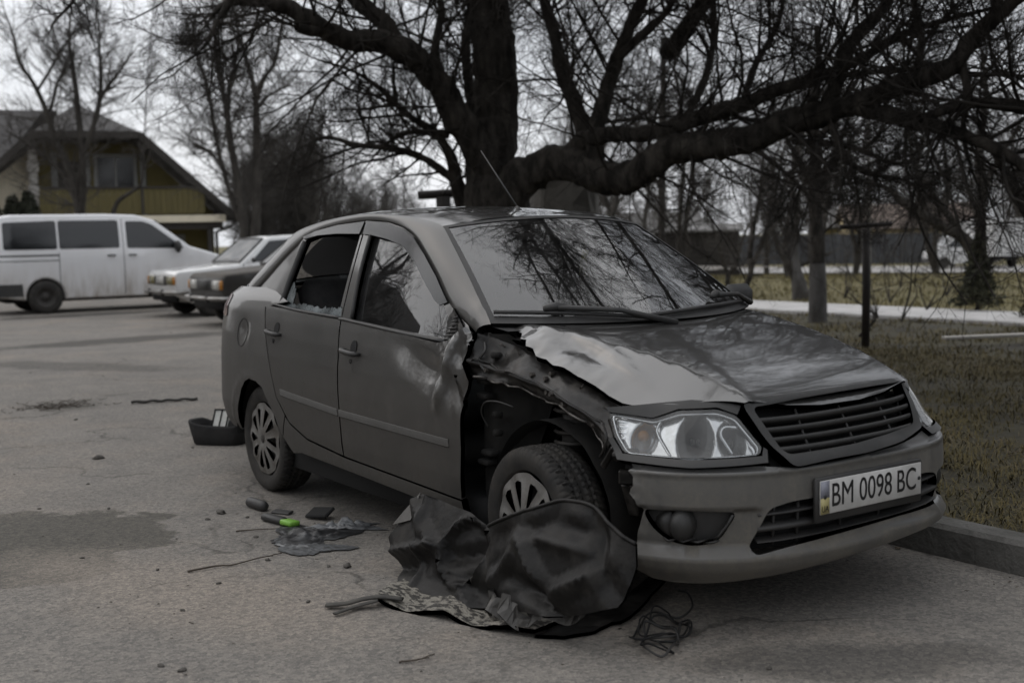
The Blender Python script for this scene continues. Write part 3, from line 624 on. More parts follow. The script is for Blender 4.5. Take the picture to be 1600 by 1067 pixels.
# ---- headlights
HL = [(1.03,.737),(.996,.665),(.945,.612),(.691,.606),(.445,.612),(.428,.634),(.502,.732),(.582,.753),(.76,.749),(.866,.721)]
for sg in (1, -1):
    f = lambda pts: [(sg*a, b) for a, b in pts]
    hl = MB()
    bowls = [(.68,.678,.085,.075),(.525,.672,.060,.06),(.895,.668,.052,.05)]
    def inner(s, z):
        s = np.abs(s); d = -.035+0*s
        for cs, cz, r, dp in bowls: d = d-dp*np.clip(1-(((s-cs)/r)**2+((z-cz)/r)**2), 0, 1)**.85
        d = d+.010*sstep(s, .972, .978)*np.sin((z-.6)*330)*.35
        return d
    inn = rpoly([(1.022,.733),(.99,.668),(.94,.618),(.691,.612),(.449,.618),(.435,.636),(.506,.727),(.583,.747),(.758,.743),(.864,.715)], .02)
    panel(hl, displaced(shell, inner), f(inn), res=.007, thick=0, own_normals=False)
    h = hl.build('headlight', REFL, car)
    mb = MB(); panel(mb, displaced(shell, lambda a, b: .004), f(rpoly(HL, .02)), res=.03, thick=.004); mb.build('lens', LENS, h)
    mb = MB(); loop = np.array(f(rpoly(inn, .02))); loop = np.vstack([loop, loop[:2]])
    mb.tube(np.stack(displaced(shell, lambda a, b: -.014)(loop[:, 0], loop[:, 1]), 1), .0045, 6, cap=False)
    arc = [(.835,.728),(.845,.69),(.80,.64),(.775,.620)]; A = np.array(f(crom(arc, 6))); mb.tube(np.stack(displaced(shell, lambda a, b: -.018)(A[:, 0], A[:, 1]), 1), .005, 6)
    arc = [(.497,.705),(.553,.708),(.572,.685),(.555,.655),(.535,.625)]; A = np.array(f(crom(arc, 6))); mb.tube(np.stack(displaced(shell, lambda a, b: -.022)(A[:, 0], A[:, 1]), 1), .006, 6)
    mb.build('chrome_trim', CHROME, h)
    mb = MB()
    for cs, cz, r in ((.68,.678,.017),(.525,.67,.014)):
        c = np.array(displaced(shell, lambda a, b: -.065)(np.array([cs*sg]), np.array([cz])))[:, 0]; mb.sphere(c, r, 12, 8)
    mb.build('bulb', PLASTG, h)
    mb = MB(); c = np.array(displaced(shell, lambda a, b: -.05)(np.array([.905*sg]), np.array([.680])))[:, 0]; mb.sphere(c, .021, 12, 8); mb.build('indicator_bulb', AMBER, h)
    mb = MB(); panel(mb, displaced(shell, lambda a, b: -.11), f([(1.03,.745),(.99,.60),(.44,.59),(.41,.64),(.50,.77)]), res=.04, thick=0); mb.build('lamp_housing', BLACK, h)
    lowr = [(.998,.660),(.945,.608),(.691,.600),(.44,.606),(.424,.632),(.412,.622),(.430,.588),(.69,.580),(.955,.590),(1.012,.650)]
    mb = MB(); panel(mb, displaced(shell, lambda a, b: .008), f(lowr), res=.02, thick=.03)
    panel(mb, displaced(shell, lambda a, b: .010), f([(1.045,.752),(1.03,.738),(.866,.722),(.76,.751),(.582,.756),(.500,.733),(.475,.758),(.56,.773),(.70,.777),(.86,.766),(.98,.757)]), res=.02, thick=.03)
    mb.build('lamp_surround', PLASTG, h)

# ---- wheels
def tyre_mesh():
    mb = MB(); n = 288; prof = []
    R = .287
    w = [(-.085,.205),(-.092,.225),(-.095,.25),(-.088,.272),(-.075,.2825),(-.06,.2855),(-.05,.286),(-.042,.2865),(-.034,.2865),(-.026,.287),(-.014,.287),(-.006,.287),(.006,.287),(.014,.287),(.026,.287),(.034,.2865),(.042,.2865),(.05,.286),(.06,.2855),(.075,.2825),(.088,.272),(.095,.25),(.092,.225),(.085,.205)]
    a = np.linspace(0, 2*math.pi, n, endpoint=False); G = np.zeros((n, len(w), 3))
    for j, (y, r) in enumerate(w):
        rr = np.full(n, r); edge = abs(y)
        if edge < .08:
            ph = (a*64/(2*math.pi)+np.sign(y)*edge*18) % 1.0
            if edge > .03: rr = rr-.008*((ph < .25) & (edge < .078))
            elif edge > .008: rr = rr-.008*(((ph+.5) % 1) < .22)
            if .027 < edge < .035 or edge < .008: rr = rr-.008
        G[:, j] = np.stack([rr*np.cos(a), np.full(n, y), rr*np.sin(a)], 1)
    mb.grid(G, closeu=True); return mb
def wheel_at(x, yout, zc, sgn, steer=0.0, label=None):
    """wheel whose outer face is at |y| = yout; sgn -1 = right side of the car"""
    w = thing('wheel', '', 'wheel'); del w['category']; del w['label']; w.parent = car
    w.location = (x, sgn*(yout-.10), zc); w.rotation_euler = (0, 0, steer)
    tb = tyre_mesh(); t = tb.build('tyre', RUBBER, w, auto=35)
    k = sgn
    mb = MB(); mb.lathe([(.0, .01*k), (.15, .01*k), (.19, .05*k), (.205, .085*k), (.21, .08*k), (.205, -.085*k), (.19, -.06*k), (.17, -.02*k)], axis='y', n=48); mb.build('rim', STEEL, w)
    def cov(a, b):
        r = np.hypot(a, b); th = np.arctan2(b, a); sp = .004*np.cos(10*th)*np.clip((r-.04)/.1, 0, 1)
        return a, k*(.088-.028*np.clip((r-.06)/.13, 0, 1)**2*0+.012*np.cos(r/.2*2.2)-.012*np.clip((.05-r)/.05, 0, 1)+sp), b
    holes = []
    for i in range(10):
        c0 = i*2*math.pi/10; tw = .16*(1 if i % 2 else -.6); pts = []
        for r, h in ((.060,.10),(.085,.13),(.12,.17),(.150,.175),(.164,.13)): pts.append((r, c0+h+tw*(r-.06)/.1*.25))
        for r, h in ((.166,-.04),(.158,-.16),(.13,-.15),(.10,-.11),(.075,-.06)): pts.append((r, c0+h+tw*(r-.06)/.1*.25))
        holes.append([(r*math.cos(q), r*math.sin(q)) for r, q in pts])
    mb = MB(); circ = [(.192*math.cos(q), .192*math.sin(q)) for q in np.linspace(0, 2*math.pi, 72, endpoint=False)]
    panel(mb, cov, circ, holes, res=.012, thick=.016, center=(0, -k*1.0, 0)); mb.build('wheel_cover', ALU, w)
    mb = MB(); mb.lathe([(0, .096*k), (.022, .096*k), (.027, .09*k)], axis='y', n=24); mb.build('hub_badge', STEEL, w)
    if label: w['label'] = label
    return w
wheel_at(-2.476, .795, .285, -1); wheel_at(-2.476, .795, .285, 1); wheel_at(0, .79, .285, 1)
fw = wheel_at(-.015, .80, .283, -1, math.radians(-2), 'bare front wheel exposed by the missing wing')

# ---- what the missing wing laid bare
mb = MB()
# inner wing wall and engine bay
wallp = lambda a, b: (np.asarray(a, float), -.50-.05*np.clip(b-.7, 0, 1)+0*a, np.asarray(b, float)+0*a)
nz = lambda a, b: .012*vnoise(np.stack([a, 0*a, b], 1), 14, 11)
panel(mb, displaced(wallp, nz, (0, 0, .5)), [(-.44,.20),(.50,.22),(.62,.55),(.45,.78),(.0,.92),(-.40,.96)], res=.03, thick=0, center=(0, 0, .5))
a = np.linspace(math.radians(-8), math.radians(188), 40); G = np.zeros((40, 9, 3))
for j, y in enumerate(np.linspace(-.50, -.70, 9)): G[:, j] = np.stack([.0+.37*np.cos(a), np.full(40, y), .30+.36*np.sin(a)], 1)
G += vnoise(G.reshape(-1, 3), 12, 5).reshape(40, 9)[..., None]*.008; mb.grid(G)
mb.build('wheel_housing', WELL, car)
mb = MB()   # crumpled rail between screen pillar and headlight
UPR = crom([(-.385,-.735,.965),(-.28,-.665,.925),(-.10,-.665,.885),(.10,-.655,.835),(.27,-.645,.775),(.42,-.63,.718)], 14); LWR = crom([(-.385,-.77,.80),(-.28,-.752,.785),(-.08,-.745,.775),(.10,-.725,.735),(.25,-.70,.675),(.36,-.69,.60)], 14)
tt = np.linspace(0, 1, 22)[None, :, None]; G = UPR[:, None]*(1-tt)+LWR[:, None]*tt
prof = .028*np.sin(np.linspace(0, 1, 22)*math.pi)+.018*np.exp(-((np.linspace(0, 1, 22)-.62)/.1)**2)
G[..., 1] -= prof[None]; nzv = vnoise(G.reshape(-1, 3), 15, 21, 4).reshape(G.shape[:2]); nz2 = vnoise(G.reshape(-1, 3)+9, 34, 22, 3).reshape(G.shape[:2])
lowf = vnoise(G.reshape(-1, 3)+3, 7, 23, 2).reshape(G.shape[:2]); G[..., 1] -= .035*lowf+.012*nzv+.006*np.abs(nz2); G[..., 2] += .004*nz2*sstep(np.linspace(0, 1, 22), .5, 1)[None]+.022*lowf*sstep(np.linspace(0, 1, 22), .3, 1)[None]
mb.grid(G); back = G[:, ::-1]+np.array([0, .05, 0]); mb.grid(back); rail = mb.build('wing_rail', TORN, car); rail['label'] = 'crumpled inner rail with torn metal edges'
E_ = crom(G[2:-2:3, 21]+np.random.RandomState(6).normal(0, .006, G[2:-2:3, 21].shape), 5)
mb = MB(); mb.tube(E_+[0, -.006, 0], .004+.003*vnoise(E_, 25, 3), 5); mb.build('torn_flange', mat('bare_flange', (.16, .15, .14), rough=.35, metal=.6, vary=(.02, .018, .016), scale=18, lo=.4, hi=.6), rail)
E_ = crom(G[2:-2:4, 12]+np.random.RandomState(8).normal(0, .005, G[2:-2:4, 12].shape), 5); mb = MB(); mb.tube(E_+[0, -.004, 0], .006, 5, flat=.5); mb.build('seam_ridge', TORN, rail)
rs = np.random.RandomState(3)
BTE = mat('bare_torn_edge', (.12, .11, .10), rough=.4, metal=.5, vary=(.025, .022, .02), scale=30)
for i in range(14):   # torn tabs and bolt heads along the rail
    r, c = rs.randint(6, G.shape[0]-4), rs.choice([2, 5, 9, 13, 15, 18]); p = G[r, c]+np.array([0, -.005, 0]); s_ = rs.uniform(.008, .016); mb = MB()
    if i % 2: mb.tube([p+[0, .006, 0], p+[0, -.010, .002]], [.010, .009], 6)
    else: q = p+rs.normal(0, 1, (5, 3))*np.array([s_*1.4, s_*.4, s_]); q[:, 1] = np.minimum(q[:, 1], p[1]+.004); mb.add(np.vstack([[p], q]), [(0, 1, 2), (0, 2, 3), (0, 3, 4), (0, 4, 5)])
    mb.build('bolt' if i % 2 else 'torn_tab', BTE, rail, smooth=False)
mb = MB()   # hinge post behind the wheel
hp = lambda a, b: (np.asarray(a, float), -.70+.10*np.clip((a+.36)/.14, 0, 2)+0*b, np.asarray(b, float)+0*a)
panel(mb, displaced(hp, lambda a, b: .010*vnoise(np.stack([a, 0*a, b], 1), 20, 31), (-.4, 0, .6)), [(-.42,.24),(-.20,.26),(-.21,.5),(-.16,.68),(-.10,.80),(-.30,.96),(-.42,.96)], res=.02, thick=.03, center=(-.4, 0, .6))
for z in (.46, .50, .72, .78, .83): mb.box((-.36+.02*math.sin(z*40), -.725, z), (.07, .05, .022), bev=.005)
for z in (.38, .58, .65, .88): mb.tube([(-.30, -.70, z), (-.30, -.735, z+.004)], .014, 7)
hpo = mb.build('hinge_post', WELL, car)
mb = MB(); W = crom([(-.34,-.735,.60),(-.34,-.765,.66),(-.30,-.775,.705),(-.23,-.765,.715),(-.16,-.74,.70)], 8); mb.tube(W, .0035, 5)
W = crom([(-.36,-.73,.93),(-.33,-.75,.90),(-.35,-.765,.86),(-.31,-.76,.82)], 8); mb.tube(W, .006, 5); mb.build('loose_wire', PLASTG, car)
mb = MB()   # suspension strut, arm and driveshaft
mb.tube([(-.01,-.58,.40),(-.02,-.54,.86)], [.045,.05], 12); mb.tube([(-.02,-.56,.33),(-.02,-.30,.27)], .028, 10); mb.box((.02,-.45,.21), (.10,.36,.035), bev=.01)
for i in range(7): mb.lathe([(.075,.0),(.085,.008),(.075,.016)], (-.016,-.555,.56+.04*i), 'z', 20)
mb.build('suspension_strut', STEEL, car)
mb = MB()   # bent brackets beside the lamp
for c, d, ax, an in (((.40,-.70,.66),(.03,.02,.13),'Y',-.5),((.45,-.70,.60),(.10,.03,.035),'X',.6),((.37,-.71,.58),(.025,.02,.10),'Y',.7),((.44,-.68,.52),(.07,.04,.05),'Z',.5),((.43,-.66,.44),(.05,.03,.12),'X',.3)):
    mb.box(c, d, rotm(ax, an) @ rotm('Z', an*.6), bev=.006)
mb.tube(crom([(.36,-.73,.70),(.40,-.745,.66),(.39,-.75,.61),(.36,-.74,.585)], 6), [.006]*19, 6); mb.build('bent_bracket', TORN, car, smooth=False)
mb = MB()   # engine bay, crash beam and underbody
mb.box((.18,0,.50), (1.0,.98,.36)); mb.box((.55,.0,.44), (.16,1.0,.22)); mb.box((.66,0,.42), (.07,1.15,.12), bev=.02); mb.box((.35,0,.66),(.55,1.10,.10))
mb.box((-1.35,0,.235), (2.2,1.46,.14)); mb.box((.26,0,.235),(.56,.90,.05)); mb.box((-2.75,0,.36), (.95,1.15,.30)); mb.box((-.42,0,.60),(.06,1.30,.66)); mb.tube([(-2.476,-.66,.28),(-2.476,.66,.28)], .045, 10)
mb.box((-2.62,0,.80),(.5,1.30,.30)); mb.build('underbody', BLACK, car)
for sg, cx in ((-1, -2.476), (1, -2.476), (1, 0)):
    mb = MB(); G = np.zeros((30, 6, 3)); a = np.linspace(math.radians(-5), math.radians(185), 30)
    for j, y in enumerate(np.linspace(.45, .80, 6)): G[:, j] = np.stack([cx+.335*np.cos(a), np.full(30, sg*y), .30+.315*np.sin(a)], 1)
    mb.grid(G); mb.build('arch_liner', WELL, car)

# ---- cabin
def seat(x, y, w):
    mb = MB(); mb.box((x, y, .58), (.50, w, .16), bev=.05); R = rotm('Y', math.radians(-16)); mb.box((x-.30, y, .88), (.14, w, .58), R, bev=.05); s = mb.build('seat', CABIN, car)
    mb = MB(); mb.box((x-.395, y, 1.235), (.09, .26, .17), R, bev=.04)
    for dy in (-.06, .06): mb.tube([(x-.375, y+dy, 1.13), (x-.39, y+dy, 1.2)], .006, 6)
    mb.build('headrest', CABIN, s)
seat(-1.10, -.36, .48); seat(-1.10, .36, .48)
mb = MB(); mb.box((-1.98, 0, .58), (.46, 1.22, .16), bev=.05); mb.box((-2.26, 0, .86), (.14, 1.22, .56), rotm('Y', math.radians(-20)), bev=.05); mb.build('rear_bench', CABIN, car)
mb = MB(); G = np.zeros((12, 21, 3))
for i, t in enumerate(np.linspace(0, 1, 12)):
    for j, y in enumerate(np.linspace(-.69, .69, 21)): G[i, j] = (-.20-.06*(abs(y)/.7)**2-.42*t, y, .975+.015*math.sin(t*3.1)-.20*max(0, t-.75)/.25)
mb.grid(G); mb.build('dashboard', CABIN, car)
mb = MB(); R = rotm('Y', math.radians(25)); a = np.linspace(0, 2*math.pi, 33); P = np.stack([0*a, .185*np.cos(a), .185*np.sin(a)], 1) @ R.T+np.array([-.72, .36, .92]); mb.tube(P, .014, 8, cap=False)
mb.tube([(-.72,.36,.92),(-.55,.36,.86)], .03, 8); mb.tube([(-.72,.19,.92),(-.72,.53,.92)], .016, 6); mb.build('steering_wheel', CABIN, car)
mb = MB(); mb.box((-.80, .0, 1.33), (.03, .24, .065), bev=.012); mb.build('rear_view_mirror', PLAST, car)
mb = MB(); mb.box((-.63, -.03, 1.215), (.002, .035, .115), rotm('X', -.18)); mb.build('hanging_card', mat('yellow_green_card', (.34, .31, .10), rough=.7, vary=(.42, .42, .36), scale=25), car)

# ------------------------------------------------------------------ ground
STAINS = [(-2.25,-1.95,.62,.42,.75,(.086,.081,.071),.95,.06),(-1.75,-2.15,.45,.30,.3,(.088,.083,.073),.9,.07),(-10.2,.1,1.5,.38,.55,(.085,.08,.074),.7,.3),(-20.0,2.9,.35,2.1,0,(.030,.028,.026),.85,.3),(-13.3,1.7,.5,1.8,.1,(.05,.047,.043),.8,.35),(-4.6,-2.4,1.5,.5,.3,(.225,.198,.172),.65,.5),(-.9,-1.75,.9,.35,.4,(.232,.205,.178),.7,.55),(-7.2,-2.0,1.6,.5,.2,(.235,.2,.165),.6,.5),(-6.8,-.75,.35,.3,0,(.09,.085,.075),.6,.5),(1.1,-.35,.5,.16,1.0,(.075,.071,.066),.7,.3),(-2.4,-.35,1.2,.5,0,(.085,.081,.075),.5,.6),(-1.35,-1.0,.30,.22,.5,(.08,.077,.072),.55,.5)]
def asphalt_mat():
    m = bpy.data.materials.new('asphalt'); m.use_nodes = True; n, l = m.node_tree.nodes, m.node_tree.links; b = n['Principled BSDF']
    t = n.new('ShaderNodeTexCoord'); o = t.outputs['Object']
    def noise(sc, det, ro=.6):
        z = n.new('ShaderNodeTexNoise'); z.inputs['Scale'].default_value = sc; z.inputs['Detail'].default_value = det; z.inputs['Roughness'].default_value = ro; l.new(o, z.inputs['Vector']); return z.outputs['Fac']
    def ramp(f, a, c, ca, cc):
        r = n.new('ShaderNodeValToRGB'); r.color_ramp.elements[0].position = a; r.color_ramp.elements[1].position = c
        r.color_ramp.elements[0].color = (*ca, 1); r.color_ramp.elements[1].color = (*cc, 1); l.new(f, r.inputs['Fac']); return r.outputs['Color']
    def mix(f, a, c, mode='MIX'):
        q = n.new('ShaderNodeMix'); q.data_type = 'RGBA'; q.blend_type = mode
        for i, x in ((0, f), (6, a), (7, c)):
            if isinstance(x, (int, float)): q.inputs[i].default_value = x
            elif isinstance(x, tuple): q.inputs[i].default_value = (*x, 1)
            else: l.new(x, q.inputs[i])
        return q.outputs[2]
    grit = noise(150, 4, .75); mid = noise(2.2, 7, .65); big = noise(.55, 5, .6); sand = noise(.8, 8, .68)
    v = n.new('ShaderNodeTexVoronoi'); v.inputs['Scale'].default_value = 75; l.new(o, v.inputs['Vector'])
    base = ramp(mid, .3, .72, (.150, .142, .132), (.205, .192, .176))
    base = mix(ramp(sand, .50, .66, (0, 0, 0), (.75, .75, .75)), base, (.225, .199, .172))
    base = mix(ramp(big, .58, .70, (0, 0, 0), (.55, .55, .55)), base, (.118, .112, .104))
    # damp and oily stains of their own shape: centre, half axes, turn, colour, strength
    sx = n.new('ShaderNodeSeparateXYZ'); l.new(o, sx.inputs[0]); wob = noise(2.6, 5)
    def mth(op, a, c, cl=False):
        q = n.new('ShaderNodeMath'); q.operation = op; q.use_clamp = cl
        for i, x in enumerate((a, c)):
            if isinstance(x, (int, float)): q.inputs[i].default_value = x
            else: l.new(x, q.inputs[i])
        return q.outputs[0]
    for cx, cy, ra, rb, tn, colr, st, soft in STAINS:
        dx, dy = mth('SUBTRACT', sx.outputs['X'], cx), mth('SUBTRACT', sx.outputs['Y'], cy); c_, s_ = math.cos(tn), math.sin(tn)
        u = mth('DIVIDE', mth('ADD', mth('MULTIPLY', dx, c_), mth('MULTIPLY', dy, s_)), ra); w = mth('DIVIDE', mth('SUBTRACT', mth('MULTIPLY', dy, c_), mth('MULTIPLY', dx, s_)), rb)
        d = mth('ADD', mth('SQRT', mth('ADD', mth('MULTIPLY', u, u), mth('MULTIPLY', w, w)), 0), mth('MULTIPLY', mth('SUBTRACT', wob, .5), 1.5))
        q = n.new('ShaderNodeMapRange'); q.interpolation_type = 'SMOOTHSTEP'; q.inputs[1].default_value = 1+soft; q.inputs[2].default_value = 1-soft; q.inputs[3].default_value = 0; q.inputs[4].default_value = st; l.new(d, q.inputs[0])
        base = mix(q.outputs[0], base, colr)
    stone = ramp(v.outputs['Color'], .15, .95, (.62, .62, .62), (1.55, 1.5, 1.42)); base = mix(.68, base, stone, 'MULTIPLY')
    base = mix(.8, base, ramp(grit, .32, .68, (.55, .55, .55), (1.4, 1.4, 1.4)), 'MULTIPLY')
    # a few cracks
    cv = n.new('ShaderNodeTexVoronoi'); cv.feature = 'DISTANCE_TO_EDGE'; cv.inputs['Scale'].default_value = .42
    nn = n.new('ShaderNodeTexNoise'); nn.inputs['Scale'].default_value = 1.6; nn.inputs['Detail'].default_value = 6; l.new(o, nn.inputs['Vector'])
    va = n.new('ShaderNodeVectorMath'); va.operation = 'SCALE'; va.inputs['Scale'].default_value = 1.1; l.new(nn.outputs['Color'], va.inputs[0])
    vb = n.new('ShaderNodeVectorMath'); vb.operation = 'ADD'; l.new(o, vb.inputs[0]); l.new(va.outputs[0], vb.inputs[1]); l.new(vb.outputs[0], cv.inputs['Vector'])
    ck = ramp(cv.outputs['Distance'], .002, .009, (1, 1, 1), (0, 0, 0)); gate = ramp(noise(.9, 3), .46, .55, (0, 0, 0), (.65, .65, .65)); ckm = mix(1.0, ck, gate, 'MULTIPLY')
    base = mix(ckm, base, (.035, .032, .028)); l.new(base, b.inputs['Base Color']); b.inputs['Roughness'].default_value = .88; b.inputs['Specular IOR Level'].default_value = .25
    bp = n.new('ShaderNodeBump'); bp.inputs['Strength'].default_value = .38; bp.inputs['Distance'].default_value = .005
    ad = n.new('ShaderNodeMath'); ad.operation = 'ADD'; l.new(v.outputs['Distance'], ad.inputs[0]); l.new(grit, ad.inputs[1]); l.new(ad.outputs[0], bp.inputs['Height']); l.new(bp.outputs['Normal'], b.inputs['Normal'])
    return m
ASPH = asphalt_mat()
def flat(name, poly, z, m, dens_h=None):
    mb = MB(); p = dens(poly, dens_h) if dens_h else np.array(poly, float)
    mb.add(np.c_[p, np.full(len(p), z)], [tuple(range(len(p)))]); return mb.build(name, m, smooth=False)
SOIL = mat('meadow_soil', (.018, .015, .009), rough=.95, vary=(.046, .040, .017), scale=1.1, detail=9, lo=.36, hi=.62, bump=.6, bscale=14)
FIELD = mat('far_meadow', (.090, .077, .024), rough=.95, vary=(.130, .110, .044), scale=.35, detail=9, bump=.5, bscale=6)
def terrain_z(x, y):
    d = np.hypot(x-CAM[0], y-CAM[1]); return -.10-1.25*sstep(d, 28, 78)*sstep(y-.35*x, 8, 40)
g = np.concatenate([-np.geomspace(1, 700, 46)[::-1], [0], np.geomspace(1, 700, 46)])
GX, GY = np.meshgrid(g-14, g+10, indexing='ij'); mb = MB(); mb.grid(np.stack([GX, GY, terrain_z(GX, GY)], -1)); struct(mb.build('ground', FIELD))
struct(flat('road', [(-90,-40),(40,-40),(40,.88),(-7.0,.88),(-7.4,1.0),(-8.6,1.35),(-10.6,2.1),(-11.5,3.6),(-12.0,9.0),(-26.5,9.0),(-27.5,30),(-90,30)], 0, ASPH, 2.0))
CONC = mat('kerb_concrete', (.13, .125, .115), rough=.9, vary=(.07, .067, .06), scale=5, bump=.45, bscale=45)
mb = MB(); xs = np.arange(-7.0, 9.0, 1.0); rs = np.random.RandomState(4)
for x in xs: mb.box((x+.5, .955+rs.uniform(-.006, .006), .058+rs.uniform(-.006, .004)), (.992, .15, .15), bev=.018)
kb = struct(mb.build('kerb', CONC, smooth=False))
def verge_z(x, y): return .085-.10*sstep(y, 1.5, 10)+.02*vnoise(np.stack([x, y, 0*x], -1).reshape(-1, 3), .8, 3).reshape(np.shape(x))
vx = np.linspace(-60, 12, 145); vy = np.concatenate([np.linspace(1.03, 11.5, 40)])
GX, GY = np.meshgrid(vx, vy, indexing='ij'); left = -7.1-np.clip(GY-1.0, 0, 9)*1.2; GX = np.where(GX < -6.9, np.minimum(GX, left)*0+left+(GX+6.9)*0, GX) if False else GX
Z = verge_z(GX, GY); edge = np.interp(GX, [-27, -26.5, -12.0, -11.5, -10.6, -8.6, -7.4, -6.9, 12], [9.6, 9.3, 9.3, 3.9, 2.5, 1.65, 1.2, 1.02, 1.02]); Z = np.where(GY < edge, -.06, Z)
mb = MB(); mb.grid(np.stack([GX, GY, Z], -1)); struct(mb.build('grass_verge', SOIL))
PATH = mat('path_concrete', (.50, .49, .48), rough=.85, vary=(.36, .35, .34), scale=2, bump=.25, bscale=30)
mb = MB()
for x in np.arange(-60, 14, 1.5): mb.box((x+.75, 12.42, -.045), (1.49, 1.75, .16), bev=.015)
struct(mb.build('footpath', PATH, smooth=False))
mb = MB(); GX, GY = np.meshgrid(np.linspace(-70, 20, 91), np.linspace(13.3, 40, 40), indexing='ij'); mb.grid(np.stack([GX, GY, terrain_z(GX, GY)+.09+.03*np.sin(GX*1.3)*np.cos(GY)], -1)); struct(mb.build('meadow', FIELD))
LANE = mat('lane_concrete', (.30, .29, .275), rough=.9, vary=(.24, .23, .22), scale=1.5)

def blades(name, m, n, area, hmin, hmax, wid, lean, seed, label, zfn, keep=None):
    """grass: one mesh of many separate blades"""
    rs = np.random.RandomState(seed); x = rs.uniform(area[0], area[1], n); y = rs.uniform(area[2], area[3], n)
    P = np.stack([x, y, 0*x], 1); cl = vnoise(P, 1.5, seed)+.5*vnoise(P, 5, seed+1)
    k = (cl*1.5+rs.uniform(-.75, .75, n)) > 0
    if keep is not None: k &= keep(x, y)
    x, y, cl = x[k], y[k], cl[k]; n = len(x); z = zfn(x, y); h = rs.uniform(hmin, hmax, n)*(1+.35*cl); az = rs.uniform(0, 2*math.pi, n); ln = rs.uniform(.2, 1, n)*lean; w = wid*rs.uniform(.6, 1.3, n)
    d = np.stack([np.cos(az), np.sin(az), 0*az], 1); s_ = np.stack([-np.sin(az), np.cos(az), 0*az], 1)*w[:, None]; p = np.stack([x, y, z-.008], 1)
    mid = p+d*(h*ln*.45)[:, None]+np.c_[0*h, 0*h, h*.62*(1-.25*ln)]; tip = p+d*(h*ln*1.1)[:, None]+np.c_[0*h, 0*h, h*(1-.6*ln)]
    V = np.stack([p-s_, p+s_, mid+s_*.7, mid-s_*.7, tip], 1).reshape(-1, 3); i = np.arange(n)*5
    me = bpy.data.meshes.new(name); quads = np.stack([i, i+1, i+2, i+3], 1); tris = np.stack([i+3, i+2, i+4], 1)
    fast_mesh(me, V, [quads, tris]); me.materials.append(m); me.polygons.foreach_set('use_smooth', [True]*len(me.polygons))
    o = bpy.data.objects.new(name, me); COL.objects.link(o); o['kind'] = 'stuff'; o['label'] = label; o['category'] = 'grass'; return o
def fast_mesh(me, V, groups):
    nl = sum(g.size for g in groups); npoly = sum(len(g) for g in groups); me.vertices.add(len(V)); me.vertices.foreach_set('co', np.asarray(V, np.float32).ravel())
    me.loops.add(nl); me.loops.foreach_set('vertex_index', np.concatenate([g.ravel() for g in groups]).astype(np.int32)); me.polygons.add(npoly)
    tot = np.concatenate([np.full(len(g), g.shape[1]) for g in groups]); st = np.concatenate([[0], np.cumsum(tot)[:-1]])
    me.polygons.foreach_set('loop_start', st.astype(np.int32)); me.update(calc_edges=True); me.validate()
GRA = mat('grass_blade', (.052, .042, .009), rough=.8, vary=(.105, .080, .026), scale=2.2, detail=8, lo=.35, hi=.65)
STRAW = mat('dry_grass', (.14, .115, .068), rough=.85, vary=(.07, .058, .032), scale=3)
edgefn = lambda x, y: y > np.interp(x, [-27, -12.0, -11.5, -10.6, -8.6, -7.4, -6.9, 12], [9.6, 9.4, 4.0, 2.6, 1.75, 1.3, 1.07, 1.07])
near = lambda x, y: edgefn(x, y)
blades('verge_grass', GRA, 150000, (-7, 3.5, 1.04, 7.5), .025, .085, .0032, 1.5, 1, 'short olive grass along the kerb beside the wrecked car', verge_z, near)
blades('dry_grass', STRAW, 26000, (-7, 3.5, 1.04, 7.5), .04, .12, .0026, 2.6, 2, 'pale dry stalks lying in the verge grass', verge_z, near)
blades('verge_grass', GRA, 90000, (-26, 4, 5.5, 11.5), .03, .12, .006, 1.3, 3, 'coarser grass between the verge and the footpath', verge_z, edgefn)
blades('meadow_grass', mat('meadow_blade', (.090, .076, .022), rough=.85, vary=(.145, .120, .048), scale=.8, detail=8), 90000, (-45, 8, 13.4, 30), .06, .20, .011, 1.2, 4, 'olive meadow grass behind the footpath', lambda x, y: terrain_z(x, y)+.085)

# dead leaves and grit
def crumbs(name, n, boxes, smin, smax, m, seed, label, cat, flatness=.35, zfn=None):
    rs = np.random.RandomState(seed); k = rs.choice(len(boxes), n, p=np.array([b[4] for b in boxes])/sum(b[4] for b in boxes)); B = np.array([b[:4] for b in boxes])[k]; x = rs.uniform(B[:, 0], B[:, 1]); y = rs.uniform(B[:, 2], B[:, 3]); kp = vnoise(np.stack([x, y, 0*x], 1), 1.4, seed, 3)+rs.uniform(-.45, .45, n) > 0; x, y, n = x[kp], y[kp], int(kp.sum())
    z = zfn(x, y) if zfn else 0*x; s_ = smin+(smax-smin)*rs.uniform(0, 1, n)**4; D = rs.normal(size=(n, 5, 3)); D /= np.linalg.norm(D, axis=2)[..., None]; D[..., 2] = np.abs(D[..., 2])*flatness
    V = np.stack([x, y, z], 1)[:, None]+D*s_[:, None, None]; i = np.arange(n)[:, None]*5; F = np.concatenate([i+[a, b, c] for a, b, c in ((0,1,2),(0,2,3),(0,3,4),(1,2,4),(1,3,4),(2,3,4))])
    me = bpy.data.meshes.new(name); fast_mesh(me, V.reshape(-1, 3), [F]); me.materials.append(m); o = bpy.data.objects.new(name, me); COL.objects.link(o); return tag(o, label, cat, None, 'stuff')
crumbs('road_grit', 4200, [(-9,3,-3,.85,3),(-2.6,1.2,-2.2,-.6,4),(-3,1.5,.55,.88,2),(-14,-4,-4,1,1.5)], .002, .011, mat('dark_grit', (.045, .040, .034), rough=.95, vary=(.15, .13, .11), scale=40), 3, 'fine grit and crumbs strewn over the tarmac', 'grit')
